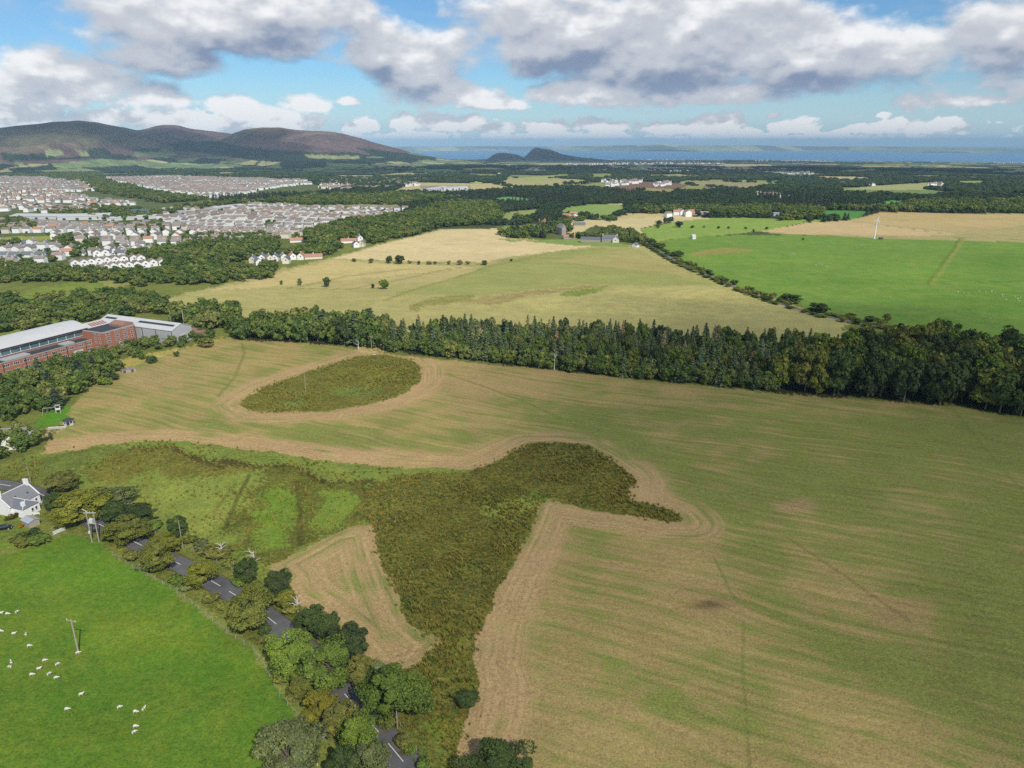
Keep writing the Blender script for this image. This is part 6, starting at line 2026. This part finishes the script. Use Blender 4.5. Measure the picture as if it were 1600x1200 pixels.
# ------------------------------------------------------------------ turbine, poles, gates, fence, garden things
def turbine():
    p = at(1366, 373)
    t = thing('wind_turbine', 'slim white wind turbine standing in the bright pasture', 'wind turbine', p, rad(-100))
    M_ = plain('turbine_white', (.82, .82, .82), .5, .02, 1.0)
    H_ = 22.0
    MB().tube([(0, 0, -.5), (0, 0, H_ * .5), (0, 0, H_)], [.85, .68, .45], 14).obj('tower', M_, t)
    nac = MB().tube([(-1.6, 0, H_ + .5), (-1.2, 0, H_ + .55), (1.6, 0, H_ + .5), (2.0, 0, H_ + .45)], [.35, .8, .75, .3], 10).obj('nacelle', M_, t)
    hub = MB().tube([(1.9, 0, H_ + .5), (2.4, 0, H_ + .5), (2.9, 0, H_ + .5)], [.5, .5, .1], 10).obj('hub', M_, t)
    for k in range(3):
        a = rad(78 + 120 * k)
        dv = Vector((0, math.cos(a), math.sin(a)))
        c = Vector((2.4, 0, H_ + .5))
        mb = MB()
        side = dv.cross(Vector((1, 0, 0)))
        vs = []
        for f_, w, th in ((.02, .25, .2), (.2, .32, .12), (.6, .2, .08), (1.0, .06, .03)):
            q = c + dv * (5.0 * f_)
            vs += [q - side * w, q + Vector((th, 0, 0)), q + side * w, q - Vector((th, 0, 0))]
        fs = []
        for i in range(3):
            for j in range(4):
                fs.append((i * 4 + j, i * 4 + (j + 1) % 4, i * 4 + 4 + (j + 1) % 4, i * 4 + 4 + j))
        fs += [(3, 2, 1, 0), (12, 13, 14, 15)]
        mb.add(vs, fs).obj('blade', M_, hub)
    MB().tube([(0, 0, -.3), (0, 0, .15)], [2.2, 2.2], 16).obj('base', CONCRETE, t)
    q = at(1376, 374)
    k = thing('transformer_cabin', 'small dark green cabin at the foot of the wind turbine', 'cabin', q)
    MB().box((0, 0, 1.0), (4, 2.6, 2.4)).obj('body', PIPE, k); MB().box((0, 0, 2.3), (4.4, 3.0, .25)).obj('roof', GREY_ROOF, k)


turbine()


def power_pole(px, py, h, label, arm=2.4, rz=0.4, thick=.16):
    p = at(px, py)
    t = thing('power_pole', label, 'power pole', p, rz)
    MB().tube([(0, 0, -.4), (0, 0, h * .5), (0, 0, h)], [thick, thick * .85, thick * .7], 8).obj('pole', TIMBER, t)
    if arm:
        MB().box((0, 0, h - .25), (arm, .13, .16)).obj('crossarm', TIMBER, t)
        for i in (-1, 0, 1):
            MB().tube([(i * arm * .44, 0, h - .17), (i * arm * .44, 0, h + .12)], [.08, .05], 6).obj('insulator', FRAME, t)
    return t


power_pole(123, 1021, 9.0, 'wooden pole with a single crossarm standing among the sheep in the meadow', 2.6, -.25, .2)
power_pole(478, 612, 8.5, 'pale pole standing inside the rushy island in the stubble field', 0, 0)
power_pole(286, 857, 9.0, 'thin pole beside the slim dark tree on the far verge', 0, 0, .12)
power_pole(621, 1138, 7.5, 'pale pole under the broad ash at the wet corner', 0, 0, .12)
power_pole(581, 551, 9.5, 'pole with a short crossarm in the gap between the two woods', 1.8, .2)
power_pole(48, 754, 7.5, 'thin pole on the verge behind the white cottage', 0, 0, .10)
power_pole(289, 517, 13.0, 'tall pale pole beside the end of the grey steel shed', 0, 0, .30)
power_pole(269, 514, 12.0, 'slim grey pole between the grey steel shed and the tall trees', 0, 0, .14)
power_pole(1543, 520, 9.0, 'dark pole with crossarm in the pasture behind the tall wood', 1.6, .3)
power_pole(1340, 507, 7.0, 'pole on the lane behind the plantation end', 0, 0, .12)
power_pole(1003, 382, 9.0, 'pole at the farm end of the lane', 0, 0, .14)
power_pole(1320, 375, 8.0, 'pole in the pasture left of the wind turbine', 1.6, .1, .14)


def h_pole():
    a, b = at(144, 847), at(155, 847)
    c = (a + b) / 2; c.z = float(terrain(c.x, c.y))
    W_ = (b - a).length
    t = thing('transformer_pole', 'twin pole structure carrying a grey transformer at the meadow corner by the road', 'power pole', c, math.atan2(b.y - a.y, b.x - a.x))
    h = 10.0
    for s in (-1, 1):
        MB().tube([(s * W_ / 2, 0, -.4), (s * W_ / 2, 0, h * .5), (s * W_ / 2, 0, h)], [.19, .16, .13], 8).obj('pole', TIMBER, t)
    MB().box((0, 0, h - .4), (W_ + 1.6, .16, .2)).obj('crossarm', STEEL, t)
    MB().box((0, 0, h * .62), (W_ + .3, .3, .2)).obj('platform', STEEL, t)
    tr_ = MB().box((0, 0, h * .62 + .75), (1.1, .9, 1.2)).obj('transformer', METAL_WHITE, t)
    for i in (-1, 0, 1):
        MB().tube([(i * .32, 0, h * .62 + 1.3), (i * .32, 0, h * .62 + 1.8)], [.1, .06], 6).obj('bushing', FRAME, tr_)
        MB().tube([(i * (W_ * .5), 0, h - .3), (i * (W_ * .5), 0, h + .1)], [.09, .05], 6).obj('insulator', FRAME, t)
    MB().box((-W_ / 2, -.25, h * .34), (.5, .35, .9)).obj('fuse_box', METAL_WHITE, t)
    MB().tube([(-W_ / 2 - .9, 0, h + .9), (-W_ / 2 + .6, .1, h - .4)], [.09, .09], 6).obj('stay', STEEL, t)


h_pole()


def gate(p0, p1, label, mat, bars=5, h=1.25):
    a, b = at(*p0), at(*p1)
    L = (b - a).length
    t = thing('field_gate', label, 'gate', a, math.atan2(b.y - a.y, b.x - a.x))
    for i in range(bars):
        MB().box((L / 2, 0, .25 + i * (h - .25) / (bars - 1)), (L - .2, .08, .12)).obj('bar', mat, t)
    for x_ in (0, L):
        MB().box((x_, 0, h * .5), (.2, .2, h + .5)).obj('post', TIMBER, t)
    d = MB(); d.tube([(.2, -.05, .25), (L - .2, -.05, h)], [.05, .05], 5); d.obj('brace', mat, t)


gate((83, 837), (102, 829), 'pale field gate at the hedge corner between cottage garden and meadow', FRAME)
gate((490, 1165), (508, 1151), 'weathered wooden field gate at the foot of the meadow under the trees', TIMBER)


def fence(pts_px, label, n_max=60, step=3.6):
    P = [at(*p) for p in pts_px]
    spots_ = along(P, step)[:n_max]
    t = thing('post_and_wire_fence', label, 'fence', spots_[0][0])
    o0 = spots_[0][0]
    post = MB().tube([(0, 0, -.3), (0, 0, 1.25)], [.075, .07], 6).mesh('post', TIMBER)
    for p, d in spots_:
        link('post', post, t, Vector((p.x, p.y, float(terrain(p.x, p.y)))) - o0, (random.uniform(-.05, .05), random.uniform(-.05, .05), 0))
    for hgt in (.5, 1.05):
        mb = MB()
        mb.tube([Vector((p.x, p.y, float(terrain(p.x, p.y)) + hgt)) - o0 for p, d in spots_], [.012] * len(spots_), 3)
        mb.obj('wire', STEEL, t)


fence([(176, 868), (216, 892), (256, 914), (301, 944), (351, 987), (396, 1017), (416, 1047), (436, 1087), (471, 1127), (490, 1152)], 'post and wire fence along the edge of the sheep meadow under the road trees')
fence([(166, 800), (250, 838), (330, 874), (392, 908)], 'post and wire fence on the wet ground side of the road')
fence([(604, 1100), (640, 1160), (690, 1230)], 'short post and wire fence between the road verge and the wet strip')


# dead stump, thorn branches
def dead_tree(px, py, h, label, seed):
    r_ = random.Random(seed)
    p = at(px, py)
    t = thing('dead_tree', label, 'dead tree', p)
    m_ = bpy.data.materials.get('bleached_wood') or plain('bleached_wood', (.58, .55, .50), .9, .1, 3.0)
    MB().tube([(0, 0, -.3), (.1, .1, h * .5), (.2, 0, h)], [.26, .18, .08], 7).obj('trunk', m_, t)
    for k in range(7):
        z0 = h * r_.uniform(.35, .9); a = r_.uniform(0, 6.28); L = h * r_.uniform(.25, .5)
        e = Vector((math.cos(a) * L, math.sin(a) * L, z0 + L * r_.uniform(.3, 1)))
        MB().tube([(.12, .05, z0), Vector((.12, .05, z0)).lerp(e, .5) + Vector((0, 0, .2)), e], [.10, .06, .02], 5).obj('branch', m_, t)


dead_tree(465, 955, 4.5, 'bleached white dead stump beside the dark tree at the stubble triangle', 1)
dead_tree(398, 888, 5.5, 'leafless pale tree rising from the dark bush at the stubble corner', 2)
dead_tree(346, 868, 4.0, 'low leafless tree with pale branches in the brown thicket by the road', 3)
dead_tree(842, 575, 9.0, 'pale bare birch trunk at the plantation edge in the middle', 4)
dead_tree(866, 578, 9.0, 'second pale bare birch trunk a few steps from the first at the plantation edge', 5)
dead_tree(560, 546, 5.5, 'leaning pale trunk at the gap end of the broadleaf clump', 6)


def garden():
    # swing frame with tower
    p = at(88, 646)
    t = thing('climbing_frame', 'pale wooden climbing tower with swing beam on the garden lawn', 'climbing frame', p, rad(25))
    for x_ in (0, 1.6):
        for y_ in (0, 1.6):
            MB().box((x_, y_, 1.7), (.14, .14, 3.4)).obj('post', FRAME, t)
    for z_ in (1.4, 3.3):
        MB().box((.8, .8, z_), (1.8, 1.8, .12)).obj('platform', TIMBER, t)
    MB().box((.8, 0, 1.9), (1.7, .08, .7)).obj('panel', FRAME, t)
    MB().box((-2.3, .8, 2.6), (4.8, .14, .16)).obj('swing_beam', TIMBER, t)
    for s in (-1, 1):
        MB().tube([(-4.6, .8, 2.6), (-4.9, .8 + s * 1.1, 0)], [.07, .07], 6).obj('swing_leg', TIMBER, t)
    for x_ in (-1.6, -3.2):
        MB().box((x_, .8, .5), (.45, .2, .06)).obj('swing_seat', PIPE, t)
        for s in (-.2, .2):
            MB().tube([(x_ + s, .8, .5), (x_ + s, .8, 2.55)], [.02, .02], 4).obj('swing_rope', STEEL, t)
    # round summer house
    p = at(108, 664)
    t = thing('summer_house', 'small eight sided summer house with dark roof at the lawn corner', 'summer house', p)
    n = 8
    ring = [(1.7 * math.cos(2 * math.pi * i / n), 1.7 * math.sin(2 * math.pi * i / n)) for i in range(n)]
    for i, (x_, y_) in enumerate(ring):
        MB().box((x_, y_, 1.1), (.14, .14, 2.2)).obj('post', FRAME, t)
        if i != 6:
            x2, y2 = ring[(i + 1) % n]
            MB().box(((x_ + x2) / 2, (y_ + y2) / 2, .5), (1.2, .08, .9), math.atan2(y2 - y_, x2 - x_)).obj('panel', METAL_WHITE, t)
    v = [(x_ * 1.3, y_ * 1.3, 2.2) for x_, y_ in ring] + [(0, 0, 3.3)]
    link('roof', new_mesh('roof', v, [(i, (i + 1) % n, n) for i in range(n)] + [tuple(range(n))[::-1]], (FELT,)), t)
    # low wall below the lawn
    a, b = at(76, 671), at(104, 669)
    t = thing('garden_wall', 'low stone wall along the lower edge of the garden lawn', 'wall', a, math.atan2(b.y - a.y, b.x - a.x))
    L = (b - a).length
    MB().box((L / 2, 0, .35), (L, .4, .9)).obj('stonework', CONCRETE, t); MB().box((L / 2, 0, .85), (L + .1, .5, .12)).obj('coping', CREAM_WALL, t)
    p = at(96, 668)
    t = thing('garden_table', 'dark covered garden table beside the summer house', 'table', p, .3)
    MB().box((0, 0, .72), (1.9, 1.0, .08)).obj('table_top', FELT, t)
    for x_ in (-.8, .8):
        for y_ in (-.4, .4):
            MB().box((x_, y_, .35), (.08, .08, .7)).obj('leg', FELT, t)
    # cottage garden
    p = at(49, 820)
    t = thing('garden_shed', 'small garden shed with pale grey roof below the cottage', 'shed', p, rad(-30))
    link('wall', gable_walls(4.2, 3.0, 1.9, 2.5, TIMBER), t); link('roof', gable_roof(4.2, 3.0, 1.9, 2.5, plain('pale_felt', (.36, .38, .42), .7, .08, 1.0), .25, .1), t)
    MB().box((2.13, 0, .9), (.06, .9, 1.8)).obj('door', TIMBER, t)
    p = at(58, 805)
    t = thing('garden_bench', 'white garden bench on the grass beside the cottage', 'bench', p, rad(200))
    MB().box((0, 0, .45), (1.7, .5, .07)).obj('seat', FRAME, t); MB().box((0, .26, .8), (1.7, .07, .55)).obj('backrest', FRAME, t)
    for x_ in (-.75, .75):
        MB().box((x_, 0, .21), (.09, .46, .42)).obj('leg', FRAME, t); MB().box((x_, 0, .68), (.09, .5, .07)).obj('armrest', FRAME, t)
    a, b = at(58, 785), at(66, 790)
    t = thing('picket_fence', 'short curved white picket fence at the cottage corner by the road', 'fence', a, math.atan2(b.y - a.y, b.x - a.x))
    L = (b - a).length
    pk = MB().box((0, 0, .5), (.12, .05, 1.0)).mesh('picket', FRAME)
    for i in range(11):
        link('picket', pk, t, (L * i / 10, .5 * math.sin(i / 10 * 2.2), 0))
    for z_ in (.3, .75):
        MB().tube([(L * i / 10, .04 + .5 * math.sin(i / 10 * 2.2), z_) for i in range(11)], [.04] * 11, 4).obj('rail', FRAME, t)
    a, b = at(8, 815), at(34, 806)
    t = thing('garden_hedge', 'clipped brown hedge in front of the cottage wall', 'hedge', (a + b) / 2, math.atan2(b.y - a.y, b.x - a.x))
    cm, C_, _ = crown_mesh('hedge_leaves', 777, 2.0, 2.6, .7, .9, 16, 50, .3, LEAF, crad=.35)
    o = link('foliage', cm, t, scale=(1.2, .45, 1)); o.color = (*S(96, 86, 52), 1)
    link('stems', trunk_mesh('stems', 5, 1.6, C_, .06, BARK, 6), t)
    plant('garden_shrub', BUSH, 1, at(33, 822, .6).x, at(33, 822, .6).y, 1.8, 1.5, S(190, 140, 30), 'orange flowering shrub between the garden shed and the hedge', 'shrub', base=(3.6, 3.0))
    # low stone ruin beside the stubble
    p = at(201, 581)
    t = thing('field_shelter', 'low tumbledown stone shelter with grey roof at the stubble field edge', 'shelter', p, rad(38))
    MB().box((0, 0, .7), (6.4, 3.0, 1.6)).obj('wall', STONE, t)
    MB().box((1.3, .1, 1.6), (3.9, 3.4, .14)).obj('roof', GREY_ROOF, t); MB().box((-2.0, 0, 1.56), (2.2, 3.2, .10)).obj('roof_sheet', BROWN_ROOF, t)
    for x_ in (-2, 1.5):
        MB().box((x_, -1.52, .7), (1.1, .08, 1.2)).obj('opening', PIPE, t)


garden()


def car(px, py, rz, label):
    p = at(px, py)
    t = thing('parked_car', label, 'car', p, rz)
    body = plain('dark_car_paint', (.012, .014, .022), .25, .05, 1.0, spec=.6)
    prof = [(-2.1, .35), (-2.15, .75), (-1.95, .95), (-1.5, 1.0), (-1.05, 1.42), (.55, 1.46), (1.15, 1.0), (1.95, .86), (2.12, .6), (2.1, .35)]
    vs = []
    for s, k in ((-1, 1), (1, 1)):
        vs += [(x, s * (.86 if z_ < 1.05 else .68), z_) for x, z_ in prof]
    n = len(prof)
    fs = [tuple(range(n)), tuple(range(n, 2 * n))[::-1]] + [(i, n + i, n + (i + 1) % n, (i + 1) % n) for i in range(n)]
    MB().add(vs, fs).obj('body', body, t)
    for nm, pts in (('windscreen', [(.62, 1.42), (1.1, 1.03)]), ('rear_window', [(-1.08, 1.39), (-1.45, 1.03)])):
        (x0, z0), (x1, z1) = pts
        o_ = .03 if x0 > 0 else -.03
        MB().add([(x0 + o_, -.62, z0 + .02), (x0 + o_, .62, z0 + .02), (x1 + o_, .74, z1 + .02), (x1 + o_, -.74, z1 + .02)], [(0, 1, 2, 3)]).obj(nm, GLASS, t)
    for s in (-1, 1):
        MB().add([(-.95, s * .72, 1.38), (.5, s * .72, 1.40), (.95, s * .85, 1.06), (-1.3, s * .85, 1.04)], [(0, 1, 2, 3)]).obj('side_window', GLASS, t)
        MB().box((2.08, s * .6, .68), (.1, .36, .16)).obj('headlight', FRAME, t)
        MB().box((-2.12, s * .62, .78), (.08, .3, .16)).obj('tail_light', RED_ROOF, t)
        for x in (-1.3, 1.3):
            w = MB().tube([(x, s * .70, .32), (x, s * .92, .32)], [.32, .32], 14).obj('wheel', PIPE, t)
            MB().tube([(x, s * .90, .32), (x, s * .935, .32)], [.19, .17], 10).obj('rim', STEEL, w)


car(7, 827, rad(20), 'dark blue car parked in the yard below the cottage')
# signpost by the road at the edge of the view
p = at(496, 1196)
t = thing('marker_post', 'short white marker post at the foot of the view beside the feathery willow', 'post', p)
MB().box((0, 0, .5), (.14, .1, 1.1)).obj('post', FRAME, t); MB().box((0, -.06, .85), (.10, .03, .16)).obj('reflector', RED_ROOF, t)
p = at(586, 554)
t = thing('water_trough', 'pale water trough at the foot of the pole in the gap between the woods', 'trough', p, .2)
MB().box((0, 0, .3), (2.4, .8, .5)).obj('tank', METAL_WHITE, t); MB().box((0, 0, .57), (2.2, .6, .06)).obj('water', GLASS, t)


# ------------------------------------------------------------------ sheep
def sheep_mesh(name, graze, mats):
    """one continuous body: rings lofted from rump to muzzle, legs grown out of the belly with a skin"""
    bm = bmesh.new()
    P = {}
    def add(k, co): P[k] = bm.verts.new(co)
    hz = -.34 if graze else .16
    add('pel', (-.36, 0, .66)); add('mid', (0, 0, .68)); add('chest', (.34, 0, .66)); add('neck', (.56, 0, .72 + hz * .45)); add('head', (.72, 0, .76 + hz)); add('muz', (.90, 0, .66 + hz * 1.05)); add('tail', (-.60, 0, .62))
    for s, n_ in ((-1, 'r'), (1, 'l')):
        add('hh' + n_, (-.36, s * .15, .46)); add('hk' + n_, (-.42, s * .15, .24)); add('hf' + n_, (-.38, s * .15, .02))
        add('fh' + n_, (.30, s * .13, .44)); add('fk' + n_, (.31, s * .13, .22)); add('ff' + n_, (.31, s * .13, .02))
        add('ear' + n_, (.66, s * .17, .80 + hz))
    E_ = [('pel', 'mid'), ('mid', 'chest'), ('chest', 'neck'), ('neck', 'head'), ('head', 'muz'), ('pel', 'tail')]
    for n_ in 'rl':
        E_ += [('pel', 'hh' + n_), ('hh' + n_, 'hk' + n_), ('hk' + n_, 'hf' + n_), ('chest', 'fh' + n_), ('fh' + n_, 'fk' + n_), ('fk' + n_, 'ff' + n_), ('head', 'ear' + n_)]
    for a, b in E_: bm.edges.new((P[a], P[b]))
    R_ = {'pel': .29, 'mid': .31, 'chest': .27, 'neck': .17, 'head': .12, 'muz': .065, 'tail': .06}
    me = bpy.data.meshes.new(name)
    keys = list(P.keys())
    bm.verts.index_update()
    bm.to_mesh(me); bm.free()
    o = bpy.data.objects.new(name, me); COL.objects.link(o)
    sk = o.modifiers.new('skin', 'SKIN'); sb = o.modifiers.new('smooth', 'SUBSURF'); sb.levels = sb.render_levels = 1
    lay = me.skin_vertices[0].data if me.skin_vertices else None
    if lay is None:
        me.attributes.new
    for i, k in enumerate(keys):
        r = R_.get(k, .10 if k[:2] in ('hh', 'fh') else .05 if k[:2] in ('hk', 'fk') else .045 if k[:2] in ('hf', 'ff') else .04)
        lay[i].radius = (r, r)
        lay[i].use_root = (k == 'mid')
    dg = bpy.context.evaluated_depsgraph_get()
    out = bpy.data.meshes.new_from_object(o.evaluated_get(dg))
    out.name = name
    bpy.data.objects.remove(o)
    out.materials.clear()
    for mt in mats: out.materials.append(mt)
    idx = []
    for f_ in out.polygons:
        c = f_.center
        idx.append(1 if (c.z < .30 and abs(c.x) < .6 and c.x < .5) or c.x > .80 else 0)
    out.polygons.foreach_set('material_index', np.array(idx, np.int32))
    out.polygons.foreach_set('use_smooth', np.ones(len(out.polygons), bool))
    return out


WOOL = plain('wool', (.62, .58, .48), .95, .10, 6.0)
FACE = plain('sheep_face', (.62, .55, .46), .9, .1, 6.0)
try:
    _bm = bpy.data.meshes.new('probe')
except Exception:
    pass
SHEEP = [sheep_mesh('grazing_sheep', True, (WOOL, FACE)), sheep_mesh('standing_sheep', False, (WOOL, FACE))]
FLOCK = [(2, 960, 20, 'sheep cut by the picture edge beside the highest pair of the flock'), (12, 961, 10, 'sheep second from the edge in the highest line of the flock'), (27, 958, 70, 'sheep end of the highest line of three in the meadow'), (2, 988, 0, 'sheep at the picture edge in the second line of the flock'), (22, 992, 15, 'sheep standing in the middle of the second line of the flock'), (41, 993, 120, 'small lone sheep closing the second line of the flock'),
         (46, 1011, 20, 'lone sheep below the second line, halfway to the pole'), (122, 1022, 40, 'sheep right at the foot of the meadow pole'), (18, 1037, 130, 'upper sheep of the close pair near the picture edge'), (16, 1044, 170, 'lower sheep of the close pair near the picture edge'), (70, 1034, 35, 'topmost sheep of the cluster below the pole'), (90, 1040, 55, 'sheep of the cluster below the pole that walks uphill'),
         (61, 1047, 25, 'sheep in the heart of the cluster below the pole'), (50, 1056, 20, 'sheep on the outer side of the cluster, nearest the close pair'), (77, 1055, 65, 'slim looking sheep low in the cluster below the pole'), (88, 1061, 30, 'lowest sheep of the cluster below the pole'), (127, 1087, 30, 'lone sheep between the cluster and the lower flock'), (105, 1110, 20, 'lone sheep lowest on the pole side of the meadow'),
         (187, 1107, 40, 'sheep a little apart above the lower trio'), (212, 1114, 5, 'sheep in the middle of the lower trio, seen side on'), (225, 1110, 75, 'sheep at the road side of the lower trio, head away'), (212, 1137, 15, 'upper sheep of the lowest pair in the meadow'), (210, 1146, 50, 'lower sheep of the lowest pair in the meadow')]
for i, (px, py, a, lab) in enumerate(FLOCK):
    p = at(px, py)
    o = link('sheep', SHEEP[0 if i % 4 else 1], None, p, (0, 0, rad(a)), (.82,) * 3)
    tag(o, lab + (', head up' if i % 4 == 0 else ''), 'sheep', 'sheep in the meadow')
r_ = random.Random(8)
FARX = [(1238, 396), (1240, 398), (1236, 399), (1216, 398), (1243, 397), (1278, 413), (1284, 414), (1290, 416), (1293, 417), (1275, 415), (1281, 412), (1497, 457), (1506, 458), (1530, 456), (1540, 457), (1555, 458), (1566, 461), (1566, 464), (1572, 469), (1590, 468), (1592, 471), (1594, 466), (1512, 459), (1549, 456), (1586, 464), (1251, 341), (1180, 343), (1192, 347), (1205, 342), (1222, 346), (1150, 346), (1236, 344)]
for i, (px, py) in enumerate(FARX):
    p = at(px, py)
    o = link('sheep', SHEEP[i % 2], None, p, (0, 0, r_.uniform(0, 6.28)), (.9,) * 3)
    tag(o, 'tiny white far sheep %s, %s from its farm end' % ('in the line behind the wood' if px > 1490 else 'in the flocks by the lane' if py > 390 else 'behind the farm', ordinal(sorted(q for q in FARX if (q[0] > 1490, q[1] > 390) == (px > 1490, py > 390)).index((px, py)) + 1)), 'sheep', 'sheep in the far pasture')


# ------------------------------------------------------------------ clouds over and behind the viewpoint: their shadows lie on the land in view
def cloud(label, ground_pt, alt, rx, ry, rz_, dens, seed, rot=0.0):
    P = Vector(ground_pt) + SUN_DIR * (alt / SUN_DIR.z)
    bm = bmesh.new()
    bmesh.ops.create_icosphere(bm, subdivisions=4, radius=1.0)
    rg = np.random.default_rng(seed)
    co = np.array([v.co for v in bm.verts])
    n = np.zeros(len(co))
    for k in range(26):
        d = unit(rg.normal(size=3)); w = rg.uniform(3, 9)
        n += np.cos(np.arccos(np.clip(co @ d, -1, 1)) * w) * .5 / w ** .6
    r = 1 + .22 * n
    co = co * r[:, None]
    co[:, 2] = np.where(co[:, 2] < 0, co[:, 2] * .45, co[:, 2])
    me = bpy.data.meshes.new('cloud')
    bm.to_mesh(me); bm.free()
    me.vertices.foreach_set('co', (co * np.array([rx, ry, rz_])).astype(np.float32).ravel())
    m, g, out = material('cloud')
    v = g.n('ShaderNodeVolumePrincipled')
    v.inputs['Color'].default_value = (.96, .97, 1, 1)
    v.inputs['Density'].default_value = dens
    v.inputs['Anisotropy'].default_value = .3
    g.t.links.new(v.outputs[0], out.inputs['Volume'])
    me.materials.append(m)
    o = link('cloud', me, None, P, (0, 0, rot))
    tag(o, label, 'cloud', kind='stuff')


cloud('thin cloud over the large stubble field', (225, 215, 0), 900, 240, 310, 110, .0042, 3, .2)
cloud('broad cloud over the near hills', (-3560, 5480, 0), 2400, 1750, 1450, 380, .006, 5)
cloud('cloud over the wooded plain', (1700, 4500, 0), 2300, 3000, 1200, 300, .0045, 6, .05)
cloud('cloud over the far plain', (900, 9000, 0), 3400, 4600, 1900, 380, .0045, 7)
